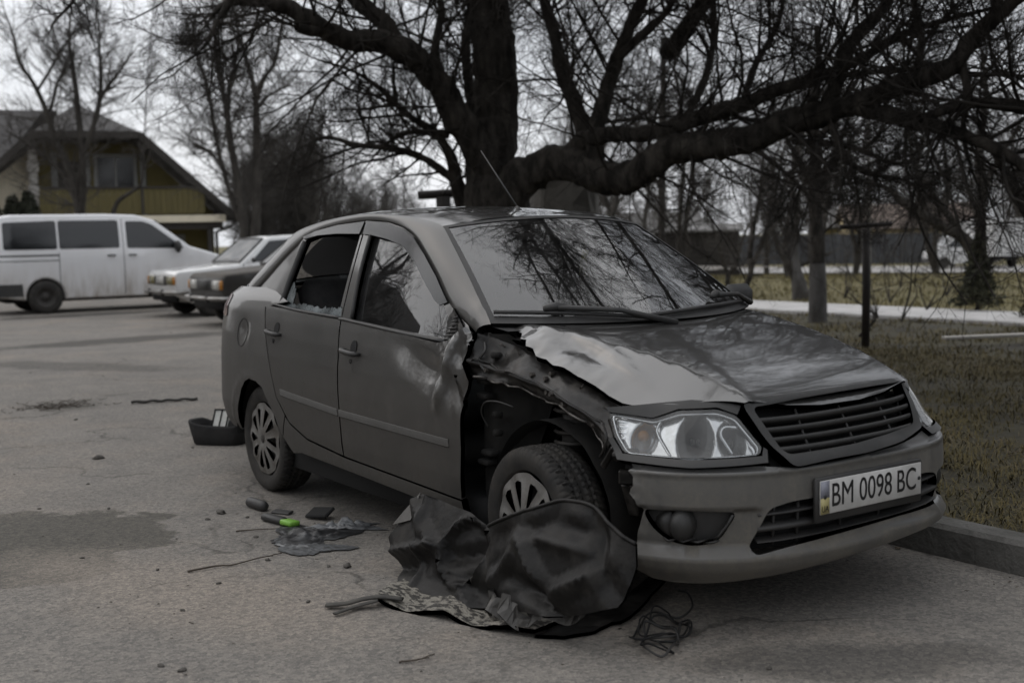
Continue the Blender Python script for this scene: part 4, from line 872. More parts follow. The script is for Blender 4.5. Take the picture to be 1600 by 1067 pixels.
crumbs('dead_leaves', 2600, [(-7,3.5,1.05,3.2,4),(-14,3.5,2,10,3),(-2,3,.72,.9,1)], .012, .035, mat('dead_leaf', (.055, .040, .026), rough=.9, vary=(.12, .092, .06), scale=20), 4, 'scattered dead leaves in the verge', 'leaves', .3, lambda x, y: np.where(y > 1.03, verge_z(x, y)+.015, .004))

# ------------------------------------------------------------------ bare trees
def poly_tubes(P, R, n, rs):
    """P (B,m,3) centre lines, R (B,m) radii -> verts and quads of n-sided tubes"""
    B, m = P.shape[:2]; T = np.gradient(P, axis=1); T /= np.maximum(np.linalg.norm(T, axis=2), 1e-9)[..., None]
    u = rs.normal(size=(B, 1, 3)); u = u-T*(T*u).sum(2)[..., None]; u /= np.maximum(np.linalg.norm(u, axis=2), 1e-9)[..., None]; w = np.cross(T, u)
    a = np.linspace(0, 2*math.pi, n, endpoint=False)
    V = P[:, :, None]+R[:, :, None, None]*(np.cos(a)[None, None, :, None]*u[:, :, None]+np.sin(a)[None, None, :, None]*w[:, :, None])
    idx = np.arange(B*m*n).reshape(B, m, n); nx = np.roll(idx, -1, 2)
    Q = np.stack([idx[:, :-1], nx[:, :-1], nx[:, 1:], idx[:, 1:]], -1).reshape(-1, 4)
    return V.reshape(-1, 3), Q
def grow(P0, D, L, R, m, rs, curl=.25, up=.05, tip=.35):
    B = len(P0); pts = [P0]; d = D.copy(); bend = rs.normal(0, curl*.6, (B, 3))
    for i in range(m-1):
        d = d+rs.normal(0, curl, (B, 3))+bend*.5+np.array([0, 0, up]); d /= np.linalg.norm(d, axis=1)[:, None]; pts.append(pts[-1]+d*(L/(m-1))[:, None])
    return np.stack(pts, 1), R[:, None]*np.linspace(1, tip, m)[None]
def sprout(P, R, k, rs, t0=.2, ang=(35, 75), dens=None, rmax=.6):
    """k children on every parent: base points, directions, parent radius there"""
    B, m = P.shape[:2]; bi = np.repeat(np.arange(B), k); t = rs.uniform(t0, 1, len(bi))*(m-1); i = np.clip(t.astype(int), 0, m-2); f = (t-i)[:, None]
    p = P[bi, i]*(1-f)+P[bi, i+1]*f; r = R[bi, i]*(1-f[:, 0])+R[bi, i+1]*f[:, 0]; tg = P[bi, i+1]-P[bi, i]; tg /= np.maximum(np.linalg.norm(tg, axis=1), 1e-9)[:, None]
    q = rs.normal(size=tg.shape); q -= tg*(q*tg).sum(1)[:, None]; q /= np.linalg.norm(q, axis=1)[:, None]; a = np.radians(rs.uniform(ang[0], ang[1], len(bi)))[:, None]
    return p, tg*np.cos(a)+q*np.sin(a), r, t/(m-1)
class TB:
    def __init__(s, seed): s.rs = np.random.RandomState(seed); s.V = []; s.Q = []; s.n = 0
    def add(s, P, R, n):
        V, Q = poly_tubes(P, R, n, s.rs); s.V.append(V); s.Q.append(Q+s.n); s.n += len(V)
    def arrays(s): return np.vstack(s.V), np.vstack(s.Q)
    def build(s, name, m, parent=None):
        V, Q = s.arrays(); return quads_obj(name, V, Q, m, parent)
def quads_obj(name, V, Q, m, parent=None):
    me = bpy.data.meshes.new(name); fast_mesh(me, V, [Q]); me.materials.append(m); me.polygons.foreach_set('use_smooth', [True]*len(me.polygons))
    o = bpy.data.objects.new(name, me); COL.objects.link(o)
    if parent is not None: o.parent = parent
    return o
def resample(L, step):
    L = np.array(L, float); C = crom(L, 8); d = np.concatenate([[0], np.cumsum(np.linalg.norm(np.diff(C[:, :3], axis=0), axis=1))]); k = max(4, int(d[-1]/step)); t = np.linspace(0, d[-1], k)
    return np.stack([np.interp(t, d, C[:, j]) for j in range(4)], 1)
def limb_mesh(L, n, rough, seed, step=.06):
    """gnarled bark tube along a traced limb"""
    S = resample(L, step); P, R = S[:, :3], np.maximum(S[:, 3], .004); rs = np.random.RandomState(seed)
    wob = vnoise(P+seed*7.1, 2.2, 5, 3); P = P+np.stack([wob, vnoise(P+31+seed, 2.2, 6, 3), vnoise(P+77+seed, 2.2, 7, 3)], 1)*R[:, None]*.35
    V, Q = poly_tubes(P[None], R[None], n, rs); c = np.repeat(P, n, 0); d = V-c; rad = np.linalg.norm(d, axis=1); Rr = np.repeat(R, n)
    k = 1+rough*(vnoise(V*np.array([1, 1, .45]), 16, 9, 3)+.7*vnoise(V, 5, 10, 3)+1.1*np.abs(vnoise(V*np.array([1, 1, .6]), 9, 12, 2))-.3); V = c+d*k[:, None]; return V, Q, S
BARK = mat('wet_bark', (.019, .0172, .015), rough=.9, spec=.15, vary=(.080, .071, .061), scale=9, bump=1.0, bscale=20, stretch=(1, 1, .35), lo=.42, hi=.72)
TWIG = mat('dark_twig', (.020, .018, .0158), rough=.9, spec=.15, vary=(.046, .041, .036), scale=3)
TWIGF = mat('haze_grey_twig', (.052, .047, .042), rough=.9, spec=.2, vary=(.085, .078, .070), scale=1.5)  # twig colour lightened to stand in for distance haze
BARKF = mat('grey_bark', (.030, .027, .0235), rough=.9, spec=.2, vary=(.065, .059, .052), scale=6, bump=.5, bscale=18, stretch=(1, 1, .35))
BIGTRUNK = [(-7.29,4.06,0.98,0.472),(-7.32,4.06,1.33,0.412),(-7.36,4.05,1.61,0.349),(-7.4,4.03,1.89,0.294),(-7.43,4.03,2.17,0.259),(-7.45,4.08,2.66,0.238),(-7.5,4.1,3.21,0.238),(-7.55,4.1,3.7,0.231),(-7.62,4.12,4.47,0.196),(-7.39,4.06,5.42,0.15),(-7.37,3.93,6.63,0.101),(-7.14,3.89,7.67,0.046)]
BIGLIMBS = [[(-7.43,3.99,1.88,0.21),(-7.42,3.73,2.42,0.172),(-7.44,3.56,2.65,0.164),(-7.46,3.39,2.91,0.149),(-7.43,3.12,3.16,0.14),(-7.37,2.87,3.28,0.131),(-7.42,2.63,3.33,0.117),(-7.38,2.33,3.32,0.109),(-7.34,2.04,3.4,0.101),(-7.28,1.79,3.48,0.093),(-7.29,1.61,3.56,0.08),(-7.22,1.35,3.58,0.066),(-7.24,1.14,3.57,0.054),(-7.26,0.93,3.51,0.03),(-7.32,0.82,3.36,0.012)],[(-7.38,2.85,3.25,0.112),(-7.56,2.81,3.53,0.099),(-7.74,2.74,3.69,0.093),(-7.98,2.61,3.94,0.081),(-8.17,2.39,4.25,0.06),(-8.33,2.04,4.63,0.033)],[(-7.34,2.04,3.39,0.069),(-7.27,1.79,3.36,0.062),(-7.24,1.66,3.38,0.043)],[(-7.88,3.99,1.52,0.094),(-7.86,3.88,1.76,0.086),(-7.83,3.78,1.98,0.071),(-7.71,3.63,2.25,0.056),(-7.74,3.45,2.49,0.049),(-7.69,3.19,2.6,0.041),(-7.65,2.91,2.79,0.034),(-7.65,2.76,2.91,0.027),(-7.64,2.45,3.06,0.016),(-7.64,2.09,3.14,0.01)],[(-7.83,3.9,1.63,0.072),(-7.9,3.84,1.91,0.05),(-8.15,3.68,2.16,0.043),(-8.4,3.53,2.3,0.04),(-8.65,3.34,2.37,0.037),(-9.01,3.18,2.43,0.03),(-9.4,2.98,2.54,0.023),(-9.75,2.81,2.43,0.015),(-10.06,2.7,2.31,0.008)],[(-7.64,3.58,2.44,0.042),(-7.89,3.41,2.49,0.035),(-8.0,3.25,2.48,0.028),(-8.09,3.1,2.39,0.021),(-8.35,3.05,2.25,0.011)],[(-7.31,1.58,3.56,0.055),(-7.68,1.47,4.05,0.047),(-8.38,1.22,4.48,0.039),(-9.11,0.88,4.6,0.03),(-9.6,0.47,4.26,0.024),(-9.83,0.26,3.91,0.02),(-9.91,0.11,3.74,0.014),(-9.93,0.06,3.65,0.01)],[(-7.2,1.38,3.57,0.042),(-7.19,1.06,3.62,0.035),(-7.16,0.88,3.4,0.023),(-7.11,0.73,3.15,0.017),(-7.07,0.59,3.01,0.009)],[(-7.8,4.05,2.34,0.079),(-8.05,4.14,2.93,0.065),(-8.29,4.25,3.62,0.052),(-8.37,4.43,4.37,0.037),(-8.44,4.45,5.18,0.019)],[(-7.45,3.4,2.9,0.068),(-7.69,3.48,3.34,0.055),(-7.86,3.67,3.85,0.045),(-7.95,3.63,4.48,0.031),(-7.97,3.7,5.11,0.014)],[(-7.27,4.02,1.69,0.277),(-6.98,4.12,1.95,0.218),(-6.67,4.24,2.08,0.181),(-6.36,4.33,2.02,0.172),(-6.01,4.47,1.9,0.163),(-5.73,4.53,1.9,0.16),(-5.47,4.56,2.01,0.157),(-5.31,4.64,2.13,0.156),(-4.89,4.72,2.17,0.146),(-4.53,4.9,2.18,0.137),(-4.1,5.01,2.29,0.122),(-3.76,5.17,2.36,0.114),(-3.36,5.24,2.45,0.094),(-2.97,5.3,2.56,0.086),(-2.67,5.38,2.66,0.079),(-2.51,5.48,2.87,0.073),(-2.36,5.55,3.02,0.067),(-2.12,5.56,3.17,0.056),(-1.85,5.64,3.41,0.037),(-1.57,5.75,3.79,0.019)],[(-5.99,4.38,2.33,0.084),(-5.47,4.62,2.33,0.082),(-5.01,4.76,2.41,0.077),(-4.55,4.93,2.51,0.072),(-4.34,5.08,2.62,0.065),(-4.01,5.2,2.69,0.058),(-3.67,5.37,2.8,0.046),(-3.33,5.55,2.99,0.036),(-2.99,5.7,3.09,0.027),(-2.59,5.94,3.17,0.016)],[(-6.52,4.29,2.06,0.1),(-6.36,4.38,2.27,0.093),(-5.98,4.41,2.33,0.084)],[(-3.78,5.14,2.35,0.085),(-3.74,5.22,2.54,0.074),(-3.78,5.4,2.83,0.072),(-3.8,5.58,3.07,0.064),(-3.69,5.77,3.29,0.055),(-3.69,6.01,3.59,0.044),(-3.75,6.17,4.14,0.024)],[(-4.71,4.83,2.24,0.027),(-4.54,4.89,2.17,0.027),(-4.38,4.93,2.07,0.024),(-4.23,4.96,1.97,0.023),(-4.09,4.96,1.87,0.02),(-3.94,4.99,1.74,0.017),(-3.77,5.03,1.57,0.011)],[(-3.74,5.19,2.32,0.034),(-3.63,5.14,2.12,0.034),(-3.51,5.11,1.95,0.031),(-3.36,5.14,1.84,0.025),(-3.21,5.17,1.79,0.019),(-3.03,5.26,1.75,0.014),(-2.85,5.32,1.63,0.008)],[(-4.13,5.13,2.14,0.035),(-3.82,5.22,2.11,0.032),(-3.6,5.35,2.05,0.028),(-3.31,5.41,1.92,0.02),(-3.13,5.48,1.86,0.011)],[(-3.48,5.23,2.41,0.084),(-3.22,5.25,2.31,0.071),(-2.94,5.27,2.22,0.065),(-2.62,5.38,2.12,0.058),(-2.29,5.48,1.95,0.052),(-2.1,5.56,1.8,0.043),(-1.85,5.71,1.59,0.025)],[(-3.93,5.34,2.72,0.035),(-3.56,5.33,2.7,0.028),(-3.12,5.45,2.69,0.022),(-2.81,5.55,2.73,0.016),(-2.46,5.74,2.88,0.008)],[(-6.27,4.47,2.03,0.099),(-6.4,4.49,2.3,0.093),(-6.59,4.47,2.78,0.087),(-6.74,4.47,3.03,0.081),(-6.89,4.49,3.43,0.068),(-6.99,4.42,3.91,0.055),(-7.05,4.45,4.66,0.027)],[(-6.17,4.44,2.06,0.098),(-6.19,4.45,2.33,0.092),(-6.24,4.62,2.71,0.086),(-6.27,4.82,3.14,0.077),(-6.2,4.98,3.52,0.067),(-6.12,5.16,3.92,0.053),(-6.14,5.4,4.51,0.027)],[(-6.27,4.82,3.13,0.053),(-5.99,4.9,3.33,0.049),(-5.7,5.0,3.55,0.039),(-5.45,5.07,3.89,0.029),(-5.32,5.34,4.39,0.013)],[(-5.24,4.57,2.13,0.043),(-5.19,4.9,2.6,0.041),(-5.27,5.2,3.06,0.038),(-5.43,5.4,3.6,0.032),(-5.51,5.39,4.18,0.019)],[(-4.56,4.92,2.51,0.036),(-4.58,5.11,2.9,0.033),(-4.56,5.39,3.28,0.027),(-4.68,5.65,3.8,0.019)],[(-2.97,5.3,2.56,0.038),(-2.94,5.38,2.87,0.032),(-3.06,5.45,3.26,0.027),(-3.09,5.66,3.72,0.016)],[(-2.63,5.47,2.75,0.037),(-2.51,5.4,2.4,0.031),(-2.57,5.44,2.09,0.024),(-2.51,5.49,1.78,0.013)],[(-7.56,4.11,3.84,0.14),(-6.45,3.65,4.24,0.108),(-5.09,3.2,4.5,0.078),(-3.72,2.74,4.69,0.053),(-2.45,2.34,4.98,0.029),(-1.42,1.96,5.44,0.011)],[(-6.12,5.16,3.92,0.06),(-4.98,4.76,4.29,0.048),(-3.84,4.35,4.66,0.035),(-2.69,3.97,5.15,0.019)],[(-2.36,5.55,3.02,0.046),(-2.01,5.05,3.47,0.036),(-1.51,4.43,3.9,0.024),(-0.98,3.86,4.4,0.012)]]
T_WEST = [[(-30.64,5.62,2.01,0.142),(-30.75,5.58,2.81,0.133),(-30.91,5.45,3.49,0.115),(-31.16,5.21,4.32,0.106),(-31.37,5.03,5.13,0.089),(-31.59,4.82,5.84,0.071),(-31.87,4.51,6.47,0.053),(-31.97,4.46,7.09,0.035),(-32.15,4.3,7.8,0.027)],[(-30.63,5.66,2.19,0.142),(-30.64,5.78,3.07,0.124),(-30.72,5.81,4.04,0.115),(-30.85,5.79,5.11,0.106),(-30.98,5.76,6.17,0.08),(-31.1,5.72,7.06,0.053),(-31.12,5.84,7.94,0.035)],[(-30.71,5.64,2.81,0.08),(-31.01,5.28,3.39,0.071),(-31.23,5.01,3.71,0.053),(-31.56,4.6,4.16,0.044),(-31.93,4.11,4.53,0.027)],[(-30.64,5.98,4.31,0.089),(-30.53,6.22,4.92,0.08),(-30.49,6.37,5.45,0.071),(-30.27,6.78,6.06,0.053),(-30.11,7.11,6.58,0.035)],[(-30.69,5.83,3.87,0.089),(-30.6,6.04,4.39,0.089),(-30.55,6.19,4.92,0.08),(-30.52,6.33,5.45,0.08),(-30.63,6.41,7.04,0.044),(-30.71,6.41,7.75,0.027)],[(-30.13,6.37,2.12,0.089),(-30.07,6.53,2.52,0.08),(-29.87,6.86,2.78,0.062),(-29.73,7.11,3.04,0.044),(-29.75,7.23,4.01,0.027),(-29.79,7.36,5.24,0.022),(-29.83,7.53,6.66,0.018),(-29.84,7.74,8.07,0.013)],[(-31.28,5.14,5.03,0.062),(-31.21,5.37,5.83,0.053),(-31.14,5.56,6.35,0.035),(-31.59,5.02,7.07,0.027)],[(-31.5,4.92,5.66,0.053),(-31.25,5.42,6.53,0.044),(-31.01,5.92,7.4,0.027)]]
T_TWIN = [[(-26.09,8.62,1.43,0.158),(-26.23,8.58,2.47,0.133),(-26.44,8.47,3.72,0.108),(-26.6,8.42,4.88,0.092),(-26.78,8.32,5.96,0.075),(-26.89,8.32,6.96,0.058),(-27.0,8.32,7.96,0.033)],[(-25.98,8.79,1.43,0.167),(-25.99,8.94,2.46,0.133),(-26.07,9.01,3.62,0.117),(-26.16,9.08,4.95,0.1),(-26.27,9.02,5.61,0.075),(-26.49,8.85,6.62,0.05),(-26.7,8.71,7.62,0.033)],[(-26.15,8.59,1.72,0.1),(-26.41,8.35,2.64,0.075),(-26.68,8.16,3.97,0.067),(-26.88,8.07,5.31,0.058),(-27.13,7.86,6.31,0.042),(-27.32,7.71,7.14,0.025)],[(-26.15,9.1,5.03,0.075),(-26.06,9.33,5.61,0.067),(-25.94,9.57,6.02,0.058),(-25.9,9.76,6.93,0.042),(-25.91,9.89,7.75,0.025)],[(-26.6,8.42,4.88,0.067),(-26.54,8.66,5.79,0.058),(-26.51,8.8,6.45,0.042),(-26.58,8.82,7.28,0.025)],[(-26.45,8.36,3.05,0.05),(-26.74,8.03,3.64,0.042),(-27.08,7.56,3.91,0.025),(-27.33,7.23,4.08,0.017)],[(-26.14,9.06,4.7,0.058),(-25.98,9.37,5.11,0.05),(-25.71,9.8,5.35,0.025)]]
T_WASH = [[(-8.31,10.23,-0.09,0.122),(-8.34,10.27,0.4,0.112),(-8.38,10.3,0.96,0.103),(-8.42,10.32,1.52,0.103),(-8.46,10.33,1.98,0.094),(-8.48,10.38,2.45,0.094),(-8.54,10.38,3.01,0.075),(-8.53,10.5,3.66,0.056),(-8.59,10.51,4.31,0.037)],[(-8.42,10.33,1.61,0.065),(-8.38,10.47,2.07,0.056),(-8.3,10.66,2.53,0.042),(-8.23,10.85,3.09,0.028)],[(-8.45,10.34,1.89,0.056),(-8.6,10.18,2.31,0.047),(-8.76,10.01,2.74,0.033),(-8.89,9.89,3.21,0.019)],[(-8.48,10.38,2.45,0.056),(-8.4,10.57,2.91,0.047),(-8.24,10.87,3.37,0.033),(-8.11,11.13,3.83,0.019)]]
T_FORK = [[(-12.32,14.33,-0.07,0.148),(-12.35,14.33,0.23,0.136),(-12.41,14.29,0.53,0.099),(-12.46,14.28,0.97,0.074),(-12.47,14.37,1.58,0.062),(-12.55,14.34,2.2,0.049),(-12.55,14.46,2.94,0.031)],[(-12.36,14.31,0.2,0.099),(-12.46,14.24,0.6,0.087),(-12.59,14.09,0.91,0.068),(-12.67,14.01,1.16,0.049),(-12.78,13.91,1.59,0.031),(-12.95,13.74,2.09,0.019)],[(-12.46,14.24,0.6,0.037),(-12.24,14.57,0.74,0.031),(-12.04,14.89,0.89,0.019)]]
T_STEMS = [[(-13.68,14.14,0.1,0.058),(-13.62,14.3,0.48,0.058),(-13.65,14.32,0.9,0.052),(-13.64,14.4,1.35,0.052),(-13.61,14.54,1.99,0.045),(-13.61,14.64,2.63,0.032),(-13.64,14.73,3.4,0.019)],[(-13.62,14.3,0.51,0.045),(-13.53,14.52,1.09,0.045),(-13.46,14.72,1.67,0.039),(-13.36,14.93,2.11,0.026),(-13.25,15.15,2.49,0.019)]]
T_STEMS2 = [[(-15.31,15.33,0.17,0.056),(-15.32,15.35,0.39,0.056),(-15.24,15.51,0.6,0.042),(-15.2,15.63,1.08,0.035),(-15.13,15.8,1.5,0.021)],[(-15.32,15.35,0.39,0.049),(-15.4,15.28,0.74,0.042),(-15.49,15.21,1.09,0.028),(-15.62,15.11,1.65,0.021)]]
T_LEAN = [[(-12.19,19.92,0.28,0.14),(-12.23,19.92,0.69,0.133),(-12.28,19.98,1.53,0.126),(-12.3,20.06,2.22,0.119),(-12.39,20.06,3.06,0.098),(-12.37,20.24,4.03,0.07),(-12.48,20.26,5.15,0.042)],[(-12.29,19.83,0.63,0.154),(-12.43,19.69,1.03,0.14),(-12.85,19.14,1.47,0.119),(-13.25,18.62,1.88,0.091),(-13.44,18.38,2.17,0.063),(-13.77,17.93,2.35,0.035),(-14.16,17.35,2.27,0.021)],[(-12.47,19.64,1.05,0.105),(-12.57,19.53,1.33,0.091),(-12.72,19.37,1.68,0.077),(-12.93,19.12,2.12,0.063),(-13.16,18.88,2.67,0.042),(-13.28,18.81,3.37,0.028)],[(-12.29,20.05,2.09,0.084),(-12.14,20.39,2.77,0.07),(-11.94,20.78,3.46,0.049)],[(-12.72,19.37,1.68,0.056),(-12.72,19.45,2.24,0.049),(-12.81,19.41,2.8,0.035)]]
T_EDGE = [[(-3.65,8.14,-0.16,0.113),(-3.62,8.22,0.09,0.08),(-3.62,8.29,0.49,0.067),(-3.63,8.33,0.88,0.06),(-3.68,8.32,1.28,0.067),(-3.81,8.18,1.62,0.06),(-3.91,8.08,1.89,0.047),(-4.01,7.98,2.19,0.037),(-4.14,7.84,2.49,0.023)],[(-3.64,8.34,1.02,0.053),(-3.63,8.44,1.48,0.047),(-3.58,8.58,2.01,0.033)]]
T_POLEL = [[(-10.83,9.44,0.26,0.066),(-10.87,9.49,0.97,0.066),(-10.91,9.54,1.69,0.061),(-10.96,9.6,2.5,0.061),(-11.01,9.67,3.41,0.051),(-11.07,9.74,4.43,0.041)],[(-10.97,9.6,2.6,0.031),(-10.86,9.86,3.21,0.026),(-10.78,10.07,3.81,0.015)],[(-10.93,9.56,1.99,0.031),(-11.14,9.36,2.61,0.026),(-11.26,9.27,3.22,0.015)]]

def twigs(tb, S_list, per_m, levels, scale=1.0, up=.04, rmin=.0016, tmin=.0, curl=.22, hi=None):
    rs = tb.rs; P0, D, R0, W = [], [], [], []
    for S in S_list:
        P, R = S[:, :3], S[:, 3]; L = np.linalg.norm(np.diff(P, axis=0), axis=1).sum(); k = max(2, int(L*per_m)); t = rs.uniform(tmin, 1, k)*(len(P)-1.01); i = t.astype(int); f = (t-i)[:, None]
        tg = P[i+1]-P[i]; tg /= np.maximum(np.linalg.norm(tg, axis=1), 1e-9)[:, None]; q = rs.normal(size=tg.shape)+np.array([0, 0, .25]); q -= tg*(q*tg).sum(1)[:, None]; q /= np.linalg.norm(q, axis=1)[:, None]
        a = np.radians(rs.uniform(35, 85, k))[:, None]; P0.append(P[i]*(1-f)+P[i+1]*f); D.append(tg*np.cos(a)+q*np.sin(a)); R0.append(R[i])
        e = P[-1]-P[-2]; P0.append(P[-1:]); D.append((e/np.linalg.norm(e))[None]); R0.append(R[-1:]*1.5)
    P0, D, R0 = np.vstack(P0), np.vstack(D), np.concatenate(R0)
    L = scale*rs.uniform(.55, 1.5, len(P0))*np.clip(R0/.05, .45, 1.25); R = np.minimum(R0*.55, .0115*scale*rs.uniform(.6, 1.5, len(P0)))
    for lv, (k, lf, ang) in enumerate(levels):
        m = 6 if lv < 2 else 4; P, Rr = grow(P0, D, L, R, m, rs, curl=curl*(1 if lv else .8), up=up); tb.add(P, Rr, 5 if lv == 0 else 3)
        if lv+1 < len(levels):
            kk = levels[lv+1][0]; p, d, r, t = sprout(P, Rr, kk, rs, .12, ang); pl = np.repeat(L, kk)
            P0, D, R, L = p, d, np.maximum(np.minimum(r*.62, .006*scale), rmin), np.maximum(pl*levels[lv+1][1]*rs.uniform(.45, 1.25, len(p))*(1.1-.5*t), .06*scale)
def tree(name, label, cat, lines, group=None, seed=0, bark=BARKF, twig=TWIGF, per_m=9, levels=((1, 1, (30, 70)), (6, .5, (30, 70)), (5, .5, (30, 70))), scale=1.2, n=9, base=None, curl=.2, up=.06, rmin=.0025):
    b = np.array(lines[0][0][:3]); t = thing(name, label, cat, (b[0], b[1], 0 if base is None else base), 0, group); off = np.array([b[0], b[1], 0 if base is None else base])
    SL = []; parts = []
    for j, l in enumerate(lines):
        l = [tuple(np.array(p[:3])-off)+(p[3],) for p in l]
        if j == 0 and l[0][2] > 0: l = [(l[0][0], l[0][1], -.15, l[0][3]*1.25)]+l
        V, Q, S = limb_mesh(l, n, .12, seed+j, .12); SL.append(S); parts.append((V, Q))
    quads_obj('trunk', *parts[0], bark, t)
    for V, Q in parts[1:]: quads_obj('limb', V, Q, bark, t)
    tb = TB(seed); twigs(tb, SL, per_m, levels, scale, up=up, curl=curl, rmin=rmin, tmin=.25); c = tb.build('crown', twig, t); return t
# the great tree over the car
B0 = np.array([-7.29, 4.06, 0.0]); big = thing('old_tree', 'huge dark old tree spreading its boughs over the parked wreck', 'tree', tuple(B0))
loc = lambda L: [tuple(np.array(p[:3])-B0)+(p[3],) for p in L]
V, Q, S0 = limb_mesh(loc([(-7.27,4.06,-.1,.66),(-7.28,4.06,.4,.56)]+BIGTRUNK), 28, .16, 1, .06); quads_obj('trunk', V, Q, BARK, big)
SL = [S0[len(S0)//3:]]
BIGLIMBS += [[(-7.5,4.1,3.9,.14),(-5.5,3.6,4.9,.09),(-3.6,3.0,5.3,.06),(-1.8,2.5,5.45,.045),(-.3,2.2,5.3,.03),(1.0,2.0,4.9,.015)], [(-7.55,4.1,4.3,.13),(-5.0,3.2,5.4,.08),(-3.0,2.6,6.2,.05),(-1.0,2.2,6.5,.035),(.9,2.0,6.4,.015)],
 [(-6.0,5.3,3.2,.10),(-4.0,4.9,4.3,.06),(-2.0,4.3,4.9,.045),(0,3.7,4.9,.03),(1.8,3.0,4.5,.015)], [(-3.6,3.0,5.3,.04),(-2.6,1.9,5.4,.03),(-1.4,1.2,5.2,.02),(-.4,.7,4.9,.012)]]
for j, l in enumerate(BIGLIMBS):
    V, Q, S = limb_mesh(loc(l), 22 if l[0][3] > .08 else 12, .22, 20+j, .05); quads_obj('limb', V, Q, BARK, big); SL.append(S)
tb = TB(7); twigs(tb, SL, 11, ((1, 1, (30, 70)), (8, .62, (30, 70)), (6, .58, (30, 70)), (4, .5, (25, 60))), 1.12, up=.03, rmin=.0013, tmin=.15, curl=.16)
c = tb.build('crown', TWIG, big); c['kind'] = 'stuff'
tree('old_tree', 'second old tree just beyond the right margin, sending one level bough into view', 'tree', [[(.55,5.95,0,.30),(.5,5.9,.8,.24),(.4,5.8,1.6,.21),(.3,5.75,2.4,.19),(.15,5.7,3.2,.16),(0,5.7,4.2,.12),(-.1,5.7,5.4,.07),(-.1,5.6,6.5,.03)],
 [(.35,5.78,1.9,.10),(-.6,5.6,2.1,.085),(-1.55,5.53,2.18,.066),(-1.9,5.5,2.22,.063),(-2.44,5.5,2.34,.05),(-2.75,5.3,2.27,.035),(-2.96,5.25,2.25,.02)], [(.25,5.75,2.8,.12),(.8,5.6,4.0,.09),(2.8,5.0,4.7,.06),(5.0,4.2,4.6,.02)], [(.2,5.72,3.1,.10),(1.2,6.6,4.2,.08),(3.4,7.0,5.0,.05),(5.6,7.0,5.2,.02)],
 [(.8,5.6,4.0,.07),(1.8,3.8,5.0,.05),(2.8,2.2,5.2,.03),(3.6,.9,5.0,.012)], [(.1,5.7,3.6,.09),(-.5,4.6,4.8,.06),(-.2,3.6,5.6,.04),(1.2,2.9,6.3,.015)]], None, 41, bark=BARK, twig=TWIG, per_m=10, levels=((1, 1, (30, 70)), (8, .6, (30, 70)), (6, .55, (30, 70))), scale=1.1, n=12, curl=.16, rmin=.0018)
TH = lambda LL, k: [[(x, y, z, r*k) for x, y, z, r in l] for l in LL]
tree('bare_tree', 'many-stemmed bare tree in front of the yellow house', 'tree', TH(T_WEST, .8), None, 31, per_m=10, scale=1.3, rmin=.002, curl=.15, levels=((1, 1, (30, 65)), (7, .55, (30, 65)), (5, .5, (30, 65))))
tree('bare_tree', 'tall twin-trunked bare tree right of the yellow house', 'tree', TH(T_TWIN, .85), None, 32, per_m=10, scale=1.35, rmin=.002, curl=.15, levels=((1, 1, (30, 65)), (7, .55, (30, 65)), (5, .5, (30, 65))))
WW = mat('whitewashed_bark', (.085, .081, .077), rough=.9, vary=(.030, .027, .024), scale=5, bump=.5, bscale=18, stretch=(1, 1, .4))
t = tree('limed_tree', 'straight tree with a whitewashed foot beside the footpath', 'tree', T_WASH, None, 33, bark=BARK, twig=TWIG, per_m=8, scale=1.1)
def wash(t, L, h):
    """lime wash: a thin painted skin round the foot of the trunk"""
    b = np.array([t.location.x, t.location.y, t.location.z]); S = resample([tuple(np.array(p[:3])-b)+(p[3]*1.16,) for p in L], .12); S = S[S[:, 2] < h]; V, Q = poly_tubes(S[None, :, :3], S[None, :, 3], 12, np.random.RandomState(2)); quads_obj('lime_wash', V, Q, WW, t)
wash(t, [(T_WASH[0][0][0], T_WASH[0][0][1], -.1, T_WASH[0][0][3]*1.1)]+T_WASH[0], .95)
t = tree('limed_tree', 'low forked tree with whitewashed stems in the olive meadow', 'tree', T_FORK, None, 34, per_m=8, scale=1.1); wash(t, T_FORK[0], 1.3)
tree('thin_tree', 'slim dark sapling with two crossing stems beside the far wing mirror', 'tree', T_STEMS, None, 35, bark=BARK, per_m=8, scale=.9)
tree('thin_tree', 'small dark forked sapling just left of the crossing stems', 'tree', T_STEMS2, None, 36, bark=BARK, per_m=8, scale=.8)
tree('leaning_tree', 'grey tree with long limbs leaning left behind the little spruce', 'tree', T_LEAN, None, 37, per_m=9, scale=1.1)
tree('edge_tree', 'dark leaning tree at the right-hand margin of the verge', 'tree', T_EDGE, None, 38, bark=BARK, twig=TWIG, per_m=8, scale=.9)
tree('slender_tree', 'slender straight tree behind the low bough of the old tree', 'tree', T_POLEL, None, 39, per_m=8, scale=1.0)

